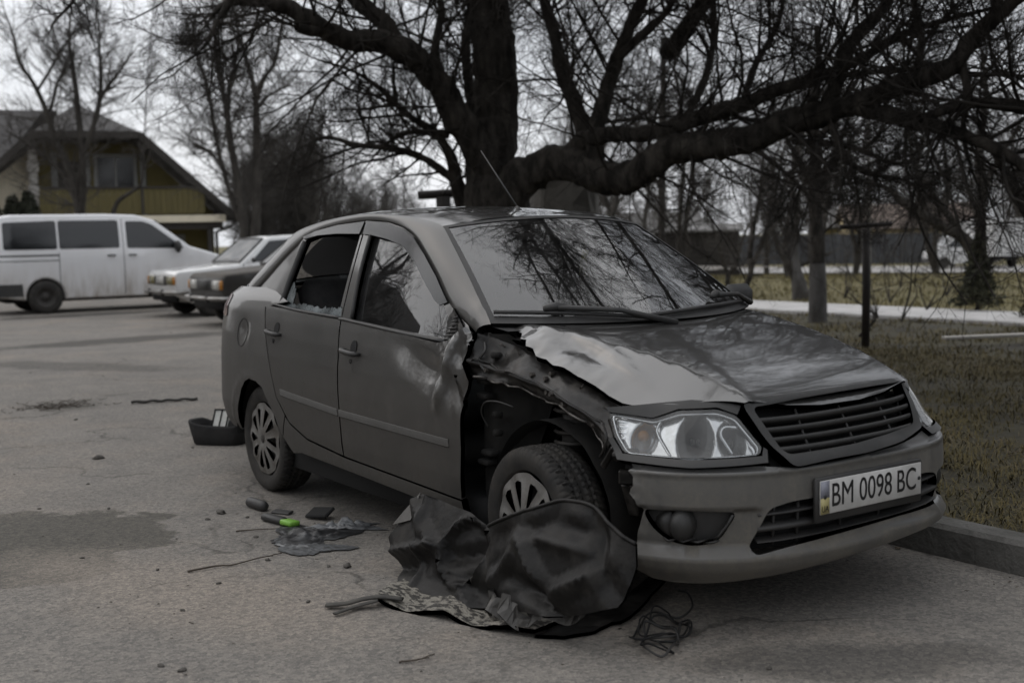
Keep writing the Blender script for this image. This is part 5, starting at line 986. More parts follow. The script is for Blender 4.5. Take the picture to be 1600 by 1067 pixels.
# ---- further bare trees and the wood behind
def wild_lines(seed, h):
    rs = np.random.RandomState(seed); out = []; k = rs.randint(1, 3)
    for a in range(k):
        ln = rs.uniform(-.12, .12, 2)*(1 if k == 1 else 2); pts = [(rs.uniform(-.1, .1)*a, 0, 0, h*.014)]
        for z in np.linspace(.12, 1, 7): q = rs.normal(0, .02*h, 2); pts.append((ln[0]*z*h+q[0], ln[1]*z*h+q[1], z*h, h*.014*(1-z)**.8+.006))
        out.append(pts)
        for b in range(rs.randint(4, 7)):
            i = rs.randint(1, 6); p = np.array(pts[i][:3]); az = rs.uniform(0, 6.28); le = rs.uniform(.18, .36)*h; d = np.array([math.cos(az)*.75, math.sin(az)*.75, .75]); br = [tuple(p)+(pts[i][3]*.6,)]
            for t in (.33, .66, 1): q = p+d*le*t+rs.normal(0, .03*h, 3)+np.array([0, 0, .08*h*t*t]); br.append(tuple(q)+(pts[i][3]*.6*(1-t)+.004,))
            out.append(br)
    return out
def wild_arrays(seed, h, per_m=5, levels=((1, 1, (25, 60)), (5, .5, (25, 65)), (4, .5, (25, 65))), rmin=.004):
    L = wild_lines(seed, h); SL = []; Vs, Qs, o = [], [], 0; TV = []
    for l in L: V, Q, S = limb_mesh(l, 6, .1, seed, .3); SL.append(S); Vs.append(V); Qs.append(Q+o); o += len(V)
    tb = TB(seed); twigs(tb, SL, per_m, levels, 1.6, up=.07, rmin=rmin, tmin=.2); return (np.vstack(Vs), np.vstack(Qs)), tb.arrays()
VAR = [wild_arrays(100+i, 9.0) for i in range(5)]
MESHES = []
for i, ((V, Q), (V2, Q2)) in enumerate(VAR):
    a = quads_obj('trunk', V, Q, BARKF); b = quads_obj('crown', V2, Q2, TWIGF); MESHES.append((a.data, b.data)); bpy.data.objects.remove(a); bpy.data.objects.remove(b)
def wild_tree(i, x, y, s, rz, label, group, z=0.0):
    t = thing('bare_tree', label, 'tree', (x, y, z), rz, group); t.scale = (s, s, s)
    for nm, me in zip(('trunk', 'crown'), MESHES[i]): o = bpy.data.objects.new(nm, me); COL.objects.link(o); o.parent = t
    return t

# ------------------------------------------------------------------ vehicles in the background
def profile_body(mb, out, w, inset=.035, crown=.02, holes=(), res=.09):
    """closed body: two side sheets cut from a side outline and a strip wrapped round the edge"""
    O = dens(rpoly(out, .03, 4), res); c = O.mean(0); tg = np.roll(O, -1, 0)-np.roll(O, 1, 0); nn = np.stack([tg[:, 1], -tg[:, 0]], 1); nn /= np.linalg.norm(nn, axis=1)[:, None]
    area = .5*np.sum(O[:, 0]*np.roll(O[:, 1], -1)-np.roll(O[:, 0], -1)*O[:, 1]); nn *= 1 if area > 0 else -1
    I = O-nn*inset; W = w(O[:, 0], O[:, 1])
    rows = [np.stack([I[:, 0], W, I[:, 1]], 1), np.stack([O[:, 0]-nn[:, 0]*inset*.3, W-inset*.35, O[:, 1]-nn[:, 1]*inset*.3], 1)]
    for k in np.linspace(1, -1, 9): rows.append(np.stack([O[:, 0]+nn[:, 0]*crown*(1-k*k), (W-inset)*k, O[:, 1]+nn[:, 1]*crown*(1-k*k)], 1))
    rows += [np.stack([O[:, 0]-nn[:, 0]*inset*.3, -W+inset*.35, O[:, 1]-nn[:, 1]*inset*.3], 1), np.stack([I[:, 0], -W, I[:, 1]], 1)]
    mb.grid(np.stack(rows, 1)[::1], closeu=True)
    for s in (1, -1):
        f = lambda a, b: (np.asarray(a, float), s*w(a, b), np.asarray(b, float)); panel(mb, f, [tuple(p) for p in I], res=res, thick=0, center=(c[0], 0, c[1]))
    return mb
def arch(cx, cz, r, n=12, a0=-8, a1=188): return [(cx+r*math.cos(math.radians(a)), cz+r*math.sin(math.radians(a))) for a in np.linspace(a0, a1, n)]
def simple_wheel(parent, x, y, r, wd, cover):
    w = bpy.data.objects.new('wheel', None); COL.objects.link(w); w.parent = parent; w.location = (x, y, r); s = 1 if y > 0 else -1
    mb = MB(); mb.lathe([(r*.66, -wd/2), (r*.9, -wd/2-.005), (r, -wd/2+.03), (r, wd/2-.03), (r*.9, wd/2+.005), (r*.66, wd/2)], axis='y', n=36); mb.build('tyre', RUBBER, w)
    mb = MB(); h = s*wd/2; mb.lathe([(0, h*.72), (r*.18, h*.75), (r*.22, h*.5), (r*.40, h*.45), (r*.45, h*.8), (r*.58, h*.82), (r*.66, h*.98), (r*.68, 0)], axis='y', n=36); mb.build('rim', cover, w)
    return w
def pane(mb, w, s, poly, off=.006, res=.1): f = lambda a, b: (np.asarray(a, float), s*(w(a, b)+off), np.asarray(b, float)); return panel(mb, f, poly, res=res, thick=.01, center=(np.mean([p[0] for p in poly]), 0, np.mean([p[1] for p in poly])))
DGLASS = mat('dark_car_glass', (.012, .013, .014), rough=.08, coat=.3)
WPAINT = paint_mat('dusty_white_paint', (.72, .72, .73), (.24, .20, .155), rough=.35, dustamt=1.3, metal=0)
van = thing('parked_van', 'silver-white van with dirty flanks parked before the yellow house', 'van', (-22.0, 2.45, 0), math.radians(88.5))
vw = lambda x, z: .95-.14*np.clip((np.asarray(z)-1.05)/.9, 0, 1)**1.4-.30*np.clip((np.asarray(x)-3.1)/.8, 0, 1)**2-.05*np.clip((-.6-np.asarray(x))/.4, 0, 1)
VO = [(-.94,.36),(-.99,.62),(-.96,1.1),(-.90,1.74),(-.80,1.90),(-.55,1.945),(1.2,1.955),(1.85,1.93),(2.2,1.83),(2.92,1.27),(3.10,1.215),(3.55,1.08),(3.80,.92),(3.90,.68),(3.88,.42),(3.78,.28)]+arch(3.0, .33, .37)+arch(0, .33, .37)
mb = MB(); profile_body(mb, VO, vw); mb.build('body', WPAINT, van)
for s in (1, -1):
    for P in ([(-.74,1.27),(-.73,1.80),(.26,1.83),(.26,1.27)], [(.30,1.27),(.30,1.83),(1.47,1.83),(1.47,1.27)], [(1.62,1.26),(1.62,1.81),(1.98,1.80),(2.16,1.73),(2.80,1.235)]):
        mb = MB(); pane(mb, vw, s, rpoly(P, .05)); mb.build('side_window', DGLASS, van)
    mb = MB(); pane(mb, vw, s, [(-.97,1.135),(-.97,1.165),(.28,1.165),(.28,1.135)]); pane(mb, vw, s, [(-.97,1.04),(-.97,1.055),(.28,1.055),(.28,1.04)]); mb.build('slide_rail', PLAST, van)
    for x in (.285, 1.545):
        mb = MB(); pane(mb, vw, s, [(x-.006,.34),(x-.006,1.86 if x > 1 else 1.2),(x+.006,1.86 if x > 1 else 1.2),(x+.006,.34)], .003); mb.build('door_seam', BLACK, van)
    for x in (1.30, 1.72): mb = MB(); mb.tube([(x-.08, s*.962, 1.12), (x, s*.985, 1.125), (x+.08, s*.962, 1.12)], .016, 6); mb.build('door_handle', PLAST, van)
    mb = MB(); mb.sphere((2.62, s*1.08, 1.27), (.07, .12, .13), 14, 10); mb.build('wing_mirror', PLAST, van)
    mb = MB(); pane(mb, vw, s, [(-.97,.36),(-.97,.60),(-.43,.60),(-.42,.36)], .012); mb.build('rear_bumper', PLAST, van)
    mb = MB(); pane(mb, vw, s, [(-.96,1.15),(-.94,1.72),(-.86,1.72),(-.86,1.15)], .006); mb.build('tail_light', RED, van)
    mb = MB(); pane(mb, vw, s, rpoly([(3.42,.92),(3.72,.80),(3.82,.72),(3.55,.72)], .03), .008); mb.build('headlight', LENS, van)
    simple_wheel(van, 0, s*.84, .33, .21, STEEL); simple_wheel(van, 3.0, s*.84, .33, .21, STEEL)
mb = MB(); wq = [(2.24,-.74,1.80),(2.24,.74,1.80),(2.86,.82,1.30),(2.86,-.82,1.30)]; mb.add(np.array(wq)+[.03, 0, .025], [(0, 1, 2, 3)]); mb.build('windscreen', DGLASS, van, smooth=False)
mb = MB(); mb.box((1.5, 0, .3), (4.4, 1.5, .14)); mb.build('underbody', BLACK, van)

def old_saloon(label, x, y, rz, paint, lamp, gril):
    t = thing('old_saloon', label, 'car', (x, y, 0), rz)
    w = lambda a, b: .80-.05*np.clip((np.asarray(b)-.7)/.25, 0, 1)**2-.03*np.clip((.40-np.asarray(b))/.2, 0, 1)-.05*np.clip((np.asarray(a)-.2)/.5, 0, 1)**2
    g = lambda a, b: .745-.16*np.clip((np.asarray(b)-.93)/.5, 0, 1)
    LO = [(.64,.40),(.67,.60),(.66,.78),(.60,.835),(.1,.875),(-.55,.93),(-1.6,.955),(-2.75,.95),(-3.38,.90),(-3.44,.74),(-3.42,.40),(-3.3,.30)]+arch(-2.424, .29, .33)[::-1]+arch(0, .29, .33)[::-1]
    mb = MB(); profile_body(mb, LO, w, .03, .012); mb.build('body', paint, t)
    GO = [(-.52,.90),(-1.12,1.385),(-1.28,1.425),(-1.8,1.445),(-2.25,1.42),(-2.42,1.38),(-2.86,.90)]
    mb = MB(); profile_body(mb, GO, g, .03, .014); mb.build('cabin', paint, t)
    for s in (1, -1):
        for P in ([(-.78,.965),(-1.20,1.345),(-1.60,1.37),(-1.60,.965)], [(-1.67,.965),(-1.67,1.37),(-2.16,1.355),(-2.30,1.30),(-2.52,.965)]):
            mb = MB(); pane(mb, g, s, rpoly(P, .03)); mb.build('side_window', DGLASS, t)
        mb = MB(); pane(mb, w, s, [(-3.4,.565),(-3.4,.60),(-2.85,.60),(-2.0,.60),(-.45,.60),(-.45,.565)], .008); mb.build('side_moulding', PLAST, t)
        for a in (-.62, -1.635): mb = MB(); pane(mb, w, s, [(a-.006,.30),(a-.006,.93),(a+.006,.93),(a+.006,.30)], .003); mb.build('door_seam', BLACK, t)
        for a in (-1.45, -2.35): mb = MB(); mb.tube([(a-.07, s*.80, .80), (a, s*.825, .80), (a+.07, s*.80, .80)], .012, 6); mb.build('door_handle', CHROME, t)
        simple_wheel(t, 0, s*.70, .285, .165, STEEL); simple_wheel(t, -2.424, s*.70, .285, .165, STEEL)
        mb = MB(); mb.sphere((-.78, s*.86, 1.0), (.035, .085, .05), 12, 8); mb.build('wing_mirror', PLAST, t)
        mb = MB(); mb.box((.675, s*.50, .665), (.05, .30, .15), bev=.015); h = mb.build('headlight', lamp, t)
        mb = MB(); mb.box((.668, s*.705, .665), (.05, .085, .15), bev=.015); mb.build('indicator', AMBER, t)
    sl = lambda v0, v1: np.array([[-.60-.505*v0, -.70+.13*v0, .955+.41*v0], [-.60-.505*v0, .70-.13*v0, .955+.41*v0], [-.60-.505*v1, .70-.13*v1, .955+.41*v1], [-.60-.505*v1, -.70+.13*v1, .955+.41*v1]])+[.018, 0, .022]
    mb = MB(); mb.add(sl(.02, .98), [(0, 1, 2, 3)]); ws_ = mb.build('windscreen', mat('dusty_screen', (.20, .205, .21), rough=.15, vary=(.30, .30, .295), scale=3, coat=.4), t, smooth=False)
    mb = MB(); q = sl(-.02, 1.01); mb.tube(np.vstack([q, q[:1]]), .018, 5); mb.build('screen_seal', PLAST, ws_)
    mb = MB(); mb.add(np.array([[-2.44,-.58,1.36],[-2.44,.58,1.36],[-2.80,.68,.97],[-2.80,-.68,.97]])+[-.03, 0, .03], [(3, 2, 1, 0)]); mb.build('rear_window', DGLASS, t, smooth=False)
    mb = MB(); mb.box((.672, 0, .665), (.04, .66, .17), bev=.01); gr_ = mb.build('grille', PLAST, t)
    mb = MB(); mb.box((.69, 0, .67), (.03, .40, .14), bev=.01); mb.build('grille_centre', gril, gr_)
    mb = MB(); P = [(.45,-.82,.46),(.66,-.80,.46),(.74,-.60,.46),(.76,0,.46),(.74,.60,.46),(.66,.80,.46),(.45,.82,.46)]; mb.tube(crom(P, 5), .055, 8, flat=.6)
    b_ = mb.build('bumper', mat('dull_chrome', (.36, .355, .345), rough=.35, metal=.7, vary=(.14, .125, .11), scale=7), t)
    for s in (1, -1): mb = MB(); mb.box((.775, s*.36, .45), (.06, .05, .13), bev=.012); mb.build('overrider', PLAST, b_)
    mb = MB(); mb.box((.60, 0, .36), (.08, 1.3, .14), bev=.02); mb.box((-1.4, 0, .30), (3.6, 1.3, .12)); mb.build('underbody', BLACK, t)
    for y0, y1 in ((.10, .52), (-.42, .0)): mb = MB(); mb.tube([(-.60, y0, .985), (-.64, y1, 1.02)], .009, 5); mb.build('wiper', PLAST, t)
    return t
OLIVE = mat('dusty_olive_lamp', (.17, .15, .065), rough=.25, coat=.4); PALE = mat('pale_lamp', (.42, .41, .38), rough=.25, coat=.5)
old_saloon('boxy white old saloon with its nose towards the road, in front of the van', -18.15, 4.45, math.radians(-90), paint_mat('old_white_paint', (.74, .74, .73), (.26, .23, .19), rough=.35, dustamt=.7, metal=0), OLIVE, PALE)
old_saloon('dark brown old saloon caked with dust beside the white one', -15.05, 4.15, math.radians(-90), paint_mat('dark_dusty_paint', (.010, .0085, .007), (.080, .067, .052), rough=.5, dustamt=.38, metal=0, top=9.0, coat=.25), PALE, PLAST)

# ------------------------------------------------------------------ the yellow house
def pol(deg, D): return CAM[0]+D*math.cos(math.radians(deg)), CAM[1]+D*math.sin(math.radians(deg))
hx, hy = pol(165.05, 47.6); house = thing('yellow_house', 'yellow house with a half-hipped tiled roof and timber balcony', 'house', (hx, hy, 0), math.radians(165.05-90))
# local frame: x to the right along the gable, y away from the road, z up
ROOF = mat('roof_tile', (.052, .050, .050), rough=.8, vary=(.080, .076, .074), scale=1.2, bump=.5, bscale=5, stretch=(1, 1, 3))
OCHRE = mat('ochre_render', (.16, .133, .05), rough=.9, vary=(.13, .108, .04), scale=1.5)
BEIGE = mat('beige_render', (.74, .67, .53), rough=.9, vary=(.64, .58, .45), scale=2)
TIMB = mat('dark_timber', (.030, .026, .022), rough=.8); QUOIN = mat('pale_stone', (.50, .48, .45), rough=.85, vary=(.38, .36, .33), scale=3, bump=.4, bscale=9)
BOARD = mat('olive_board', (.085, .07, .024), rough=.8, vary=(.115, .095, .034), scale=2, stretch=(8, 1, .5)); FRAME = mat('white_frame', (.22, .22, .21), rough=.6)
def slab(mb, P, t=.14):
    """thick sheet: polygon P extruded by t along -normal"""
    P = np.array(P, float); n = np.cross(P[1]-P[0], P[2]-P[0]); n /= np.linalg.norm(n); n = n if n[2] >= 0 else -n; k = len(P); V = np.vstack([P, P-n*t]); F = [tuple(range(k)), tuple(range(k, 2*k))[::-1]]+[(i, (i+1) % k, k+(i+1) % k, k+i) for i in range(k)]
    return mb.add(V, F)
mb = MB(); mb.add([(-1.75,1.0,0),(4.55,1.0,0),(4.55,1.0,2.6),(1.75,1.0,5.2),(-1.75,1.0,5.2)], [(0, 1, 2, 3, 4)]); mb.add([(4.55,0,0),(4.55,9,0),(4.55,9,2.6),(4.55,0,2.6)], [(0, 1, 2, 3)]); mb.build('wall', OCHRE, house, smooth=False)
mb = MB(); mb.add([(-6.5,.4,0),(-1.9,.4,0),(-1.9,.4,4.9),(-4.6,.4,2.75),(-6.5,.4,2.75)], [(0, 1, 2, 3, 4)]); mb.add([(-16,.4,0),(-6.5,.4,0),(-6.5,.4,2.9),(-16,.4,2.9)], [(0, 1, 2, 3)]); mb.add([(-16,.4,0),(-16,.4,2.9),(-16,3,6.5),(-16,5.6,2.9),(-16,5.6,0)], [(0, 1, 2, 3, 4)]); w2 = mb.build('wall', BEIGE, house, smooth=False); w2['label'] = 'beige side wall'
mb = MB()
for i in range(11): mb.box((-1.86, .02, .2+.45*i), (.40 if i % 2 else .30, .5, .43), bev=.03)
mb.build('stone_quoins', QUOIN, house, smooth=False)
mb = MB(); A = (-.25, 1.6, 6.75)
slab(mb, [(-1.75,-1.15,5.45),(1.90,-1.15,5.45),A])                                     # half hip
slab(mb, [(1.90,-1.15,5.45),(5.30,-1.15,2.32),(5.30,9.5,2.32),(-.25,9.5,6.75),A])       # right slope
slab(mb, [(-1.75,-1.15,5.45),A,(-.25,9.5,6.75),(-5.2,9.5,2.32),(-5.2,-1.15,2.32)])      # left slope
slab(mb, [(-16,-.5,2.6),(-3.2,-.5,3.9),(-1.5,1.2,6.35),(-1.0,3.0,6.62),(-16,3.0,6.62)]) # wing roof
slab(mb, [(-16,3.0,6.62),(-1.0,3.0,6.62),(-1.0,6.3,2.6),(-16,6.3,2.6)])
mb.build('roof', ROOF, house, smooth=False)
mb = MB()
for a, b in (((1.90,-1.18,5.36),(5.34,-1.18,2.20)), ((-1.75,-1.18,5.36),(-5.2,-1.18,2.20)), ((-1.8,-1.18,5.34),(1.95,-1.18,5.34))):
    a, b = np.array(a), np.array(b); d = b-a; L = np.linalg.norm(d); ang = math.atan2(-d[2], d[0]); mb.box((a+b)/2, (L, .09, .26), rotm('Y', ang))
for x in np.linspace(-1.3, 1.5, 5): mb.box((x, -.55, 5.22), (.12, 1.1, .14))
mb.build('bargeboard', TIMB, house, smooth=False)
mb = MB(); mb.add([(-1.75,-1.1,5.28),(1.8,-1.1,5.28),(1.8,1.0,5.2),(-1.75,1.0,5.2)], [(0, 1, 2, 3)]); mb.build('soffit', TIMB, house, smooth=False)
bal = bpy.data.objects.new('balcony', None); COL.objects.link(bal); bal.parent = house
mb = MB()
for x in np.arange(-1.55, 4.1, .20): mb.box((x, -1.10, 2.94+min(0, (3.75-x)*.55)*.5), (.19, .03, 1.0+min(0, (3.75-x)*.55)), bev=.006)
mb.build('railing_boards', BOARD, bal, smooth=False)
mb = MB(); mb.box((1.2, -1.12, 3.42), (5.5, .08, .08)); mb.box((1.9,-1.12,2.93),(.08,.08,1.0)); mb.build('handrail', TIMB, bal, smooth=False)
mb = MB(); mb.box((1.6, -.08, 2.25), (6.6, 2.14, .26)); mb.build('balcony_slab', BEIGE, bal, smooth=False)
mb = MB(); mb.box((1.6, -.9, 1.98), (6.4, .16, .26)); mb.box((4.3,-.9,1.0),(.16,.16,1.9)); mb.build('balcony_beam', TIMB, bal, smooth=False)
def window(par, x, z, w, h, y=-.02, bars=1):
    mb = MB(); f = .07
    for c, d in (((x, y, z+h/2), (w+.14, .1, f*2)), ((x, y, z-h/2), (w+.14, .1, f*2)), ((x-w/2, y, z), (f*2, .1, h-f*2)), ((x+w/2, y, z), (f*2, .1, h-f*2))): mb.box(c, d)
    for k in range(bars): mb.box((x-w/2+w*(k+1)/(bars+1), y, z), (.07, .08, h-f*2))
    fr_ = mb.build('window', FRAME, par, smooth=False); mb = MB(); mb.add([(x-w/2,y+.01,z-h/2),(x+w/2,y+.01,z-h/2),(x+w/2,y+.01,z+h/2),(x-w/2,y+.01,z+h/2)], [(0, 1, 2, 3)]); mb.build('pane', DGLASS, fr_, smooth=False); return fr_
window(house, 1.05, 4.0, 1.45, 1.45, .98)
mb = MB(); mb.box((-.62, .97, 3.45), (.78, .06, 2.1)); dr = mb.build('balcony_door', TIMB, house, smooth=False)
for x in (-1.15, .02, 2.05): mb = MB(); mb.box((x, .96, 3.6), (.22, .08, 2.5)); mb.build('white_pilaster', FRAME, house, smooth=False)
mb = MB(); P = [(5.25,-1.2,2.15),(5.1,-1.15,1.95),(4.62,-.2,1.75),(4.62,-.2,0)]; mb.tube(P, .06, 8); mb.build('downpipe', TIMB, house)
mb = MB(); mb.tube([(5.38,-1.2,2.26),(5.38,9.5,2.26)], .08, 8); mb.build('gutter', TIMB, house)
window(house, 2.9, 1.1, 1.1, 1.0, .98)
# clipped evergreens by the house
EVER = mat('evergreen', (.018, .022, .012), rough=.8, vary=(.034, .038, .020), scale=6)
def leaf_cloud(mb_seed, n, fn, size, m, name, parent):
    rs = np.random.RandomState(mb_seed); P = fn(n, rs); n = len(P); a = rs.normal(size=(n, 3)); a /= np.linalg.norm(a, axis=1)[:, None]; b = np.cross(a, rs.normal(size=(n, 3))); b /= np.linalg.norm(b, axis=1)[:, None]; s = size*rs.uniform(.6, 1.5, (n, 1))
    V = np.stack([P-a*s-b*s*.35, P+a*s-b*s*.2, P+a*s*.9+b*s*.35, P-a*s*.8+b*s*.4], 1).reshape(-1, 3); return quads_obj(name, V, np.arange(4*n).reshape(n, 4), m, parent)
def column_fn(h, r):
    def f(n, rs): z = rs.uniform(0, 1, n); a = rs.uniform(0, 6.28, n); q = r*np.sqrt(rs.uniform(.3, 1, n))*np.clip(1.15-z**3, .1, 1)*np.clip(z*6+.4, 0, 1)*(1+.15*np.sin(5*a+9*z)); return np.stack([q*np.cos(a), q*np.sin(a), z*h], 1)
    return f
for k, (dg, h, lab) in enumerate(((168.2, 3.05, 'clipped dark evergreen left of its twin by the beige wall'), (167.55, 3.2, 'slightly taller clipped evergreen right of its twin, by the stone quoins'))):
    x, y = pol(dg, 45.2); t = thing('evergreen_shrub', lab, 'shrub', (x, y, 0)); leaf_cloud(50+k, 2600, column_fn(h, .50), .10, EVER, 'foliage', t)
    mb = MB(); mb.tube([(0,0,-.1),(0,0,h*.8)], .06, 6); mb.build('stem', BARKF, t)
x, y = pol(169.1, 44); t = thing('evergreen_shrub', 'dark evergreen cut by the left margin of the view', 'shrub', (x, y, 0)); leaf_cloud(53, 2600, column_fn(2.9, .6), .10, EVER, 'foliage', t); mb = MB(); mb.tube([(0,0,-.1),(0,0,2.2)], .06, 6); mb.build('stem', BARKF, t)

# ------------------------------------------------------------------ right-hand background
def T_post(label, x, y, rz, h, wdt, r=.055):
    t = thing('clothes_post', label, 'post', (x, y, .06), rz)
    mb = MB(); mb.tube([(0,0,-.2),(.012,0,h*.5),(0,0,h)], r, 12); mb.build('post', IRON, t)
    mb = MB(); mb.tube([(-wdt*.5,0,h+.02),(wdt*.5,0,h+.045)], r*.62, 10); mb.build('crossbar', IRON, t)
    for q in (-.42, 0, .42): mb = MB(); mb.tube([(wdt*q,0,h+.02),(wdt*q,0,h+.10)], .010, 6); mb.build('line_hook', IRON, t)
    return t
IRON = mat('rusty_iron', (.014, .012, .011), rough=.7, vary=(.028, .022, .018), scale=12)
T_post('black T-shaped clothes post on the grass right of the bonnet', -5.23, 7.5, math.radians(58), 1.28, .58, .046)
x, y = pol(148.85, 14.8); T_post('black T-shaped clothes post half hidden behind the roof of the wreck', x, y, math.radians(60), 1.78, .62, .09)
mb = MB(); bl = np.array([(-4.75,8.25),(-4.20,9.55)]); d_ = bl[1]-bl[0]; mb.box((bl.mean(0)[0], bl.mean(0)[1], .10), (np.linalg.norm(d_), .11, .035), rotm('Z', math.atan2(d_[1], d_[0])), bev=.006)
tag(mb.build('plank', mat('pale_plank', (.46, .44, .41), rough=.8, vary=(.34, .32, .29), scale=6, stretch=(1, 8, 8)), smooth=False), 'pale weathered plank lying on the grass at the right', 'plank')
# weathered concrete rubble behind the great limb
def boulder(label, c, s, seed, rz):
    t_ = MB(); n, m_ = 26, 16; th = np.linspace(0.02, math.pi-.02, m_); ph = np.linspace(0, 2*math.pi, n+1); TT, PP = np.meshgrid(th, ph, indexing='ij'); G = np.stack([np.sin(TT)*np.cos(PP), np.sin(TT)*np.sin(PP), np.cos(TT)], -1)
    rs = np.random.RandomState(seed); D = rs.normal(size=(11, 3)); D /= np.linalg.norm(D, axis=1)[:, None]; off = rs.uniform(.62, .95, 11); r = np.ones(G.shape[:2])*1.2
    for d, o in zip(D, off): k = G @ d; r = np.minimum(r, np.where(k > .05, o/np.maximum(k, .05), 9))
    G = G*r[..., None]*np.array(s); G += vnoise(G.reshape(-1, 3), 3, seed).reshape(G.shape[:2])[..., None]*.04; t_.grid(G @ rotm('Z', rz).T); o = t_.build('boulder', ROCK, smooth=False); o.location = c; tag(o, label, 'boulder'); return o
ROCK = mat('grey_rock', (.075, .070, .060), rough=.9, vary=(.045, .042, .036), scale=3, bump=.6, bscale=10)
x, y = pol(143.2, 14.6); boulder('grey angular boulder leaning by the foot of the old tree', (x, y, .9), (.62, .55, 1.25), 3, .6)
x, y = pol(141.9, 15.2); boulder('dark lumpy boulder under the great low bough', (x, y, .8), (.75, .7, .95), 8, 1.7)
# small spruce
def spruce_fn(h, r):
    def f(n, rs):
        z = rs.uniform(.08, 1, n)**1.1; lay = np.floor(z*8)/8; fr = (z*8) % 1; a = np.floor(rs.uniform(0, 9, n))*.7+lay*11+rs.normal(0, .16, n); q = r*(1.08-z)*rs.uniform(.05, 1, n)**.6*(1-.45*fr)
        return np.stack([q*np.cos(a), q*np.sin(a), z*h+.10*q*np.sin(a*3)-.12*q], 1)
    return f
NEED = mat('spruce_needle', (.022, .026, .013), rough=.85, vary=(.048, .046, .022), scale=2.5)
for lab, dg, D, h, r, sd in (('small dark spruce in the grass at the right edge of the meadow', 124.3, 20.0, 1.12, .50, 61), ('low dark spruce cut by the right margin', 121.6, 18.5, .55, .42, 62)):
    x, y = pol(dg, D); t = thing('spruce', lab, 'tree', (x, y, .08)); leaf_cloud(sd, 2600, spruce_fn(h, r), .034, NEED, 'foliage', t); mb = MB(); mb.tube([(0,0,-.1),(.02,0,h*.9)], [.035,.008], 7); mb.build('trunk', BARKF, t)
# wiry saplings in the meadow
for i, (u, D, h) in enumerate(((129.3,17.3,1.15),(127.1,16.6,1.3),(126.2,19,1.1),(128.2,21,1.3),(130.0,22,1.2),(125.4,23,1.4),(127.6,26,1.6),(131.8,25,1.3),(129.0,14.2,.7))):
    x, y = pol(u, D); rs = np.random.RandomState(70+i); L = [[(x+rs.uniform(-.2,.2), y+rs.uniform(-.2,.2), .1, .014)]+[(x+rs.normal(0,.12)*k, y+rs.normal(0,.12)*k, .1+h*k/3, .011-.003*k) for k in (1, 2, 3)] for q in range(3)]
    L = [L[0]]+[[L[0][0]]+l[1:] for l in L[1:]]
    tree('sapling', 'bare wiry sapling standing in the meadow grass', 'sapling', L, 'wiry saplings in the meadow', 80+i, per_m=7, levels=((1, 1, (25, 60)), (4, .5, (25, 65))), scale=.45, n=5, base=.1)
# far side: lane, fence, houses, truck, shed, pole
lz = -1.20
a0, a1 = pol(138, 74), pol(116, 70); b0, b1 = pol(138, 86), pol(116, 82)
struct(flat('lane', [a0, a1, b1, b0], lz+.05, LANE))
FEN = mat('grey_sheet_fence', (.030, .032, .036), rough=.6, vary=(.042, .044, .048), scale=1.5)
P0, P1 = np.array(pol(135.2, 88)), np.array(pol(126.2, 86)); d_ = P1-P0; L_ = np.linalg.norm(d_); fe = thing('metal_fence', 'long dark grey corrugated fence along the far lane', 'fence', (P0[0], P0[1], lz), math.atan2(d_[1], d_[0]))
xs = np.linspace(0, L_, int(L_/.12)); G = np.zeros((len(xs), 2, 3)); G[:, 0] = np.stack([xs, .03*np.sign(np.sin(xs*13)), 0*xs+.1], 1); G[:, 1] = G[:, 0]+[0, 0, 2.1]; mb = MB(); mb.grid(G); mb.build('sheeting', FEN, fe, smooth=False)
for xx in np.linspace(0, L_, 7): mb = MB(); mb.box((xx, .09, 1.1), (.08, .08, 2.2)); mb.build('post', IRON, fe, smooth=False)
def cottage(label, deg, D, w, h, rh, wall, roof, rz=0):
    x, y = pol(deg, D); t = thing('cottage', label, 'house', (x, y, lz), math.radians(deg-90+rz)); e = w*.3
    mb = MB(); mb.add([(-w/2,0,0),(w/2,0,0),(w/2,0,h),(-w/2,0,h),(-w/2,6,0),(w/2,6,0),(w/2,6,h),(-w/2,6,h),(-w/2,3,h+rh),(w/2,3,h+rh)], [(0,1,2,3),(1,5,6,9,2),(4,0,3,8,7),(5,4,7,6)]); mb.build('wall', wall, t, smooth=False)
    mb = MB(); slab(mb, [(-w/2-.4,-.5,h-.15),(w/2+.4,-.5,h-.15),(w/2+.4,3,h+rh+.06),(-w/2-.4,3,h+rh+.06)], .1); slab(mb, [(-w/2-.4,3,h+rh+.06),(w/2+.4,3,h+rh+.06),(w/2+.4,6.5,h-.15),(-w/2-.4,6.5,h-.15)], .1); mb.build('roof', roof, t, smooth=False)
    for xx in (-w*.25, w*.2): window(t, xx, h*.55, .9, 1.1)
    return t
SLATE = mat('pale_slate', (.17, .165, .16), rough=.85, vary=(.13, .125, .12), scale=.8); PINK = mat('faded_tile', (.16, .125, .105), rough=.85, vary=(.13, .10, .085), scale=.8)
cottage('cream cottage with a faded pinkish roof above the grey fence', 126.9, 97, 10, 2.7, 1.7, mat('cream_render', (.40, .33, .19), rough=.9, vary=(.33, .27, .16), scale=.8), PINK, 12)
cottage('low ochre cottage behind the fence and the pale pole', 129.2, 101, 7, 2.9, 1.3, OCHRE, SLATE, -8)
cottage('small white-walled cottage far behind the bare trees', 138.3, 96, 6, 2.6, 1.6, FRAME, SLATE, 10)
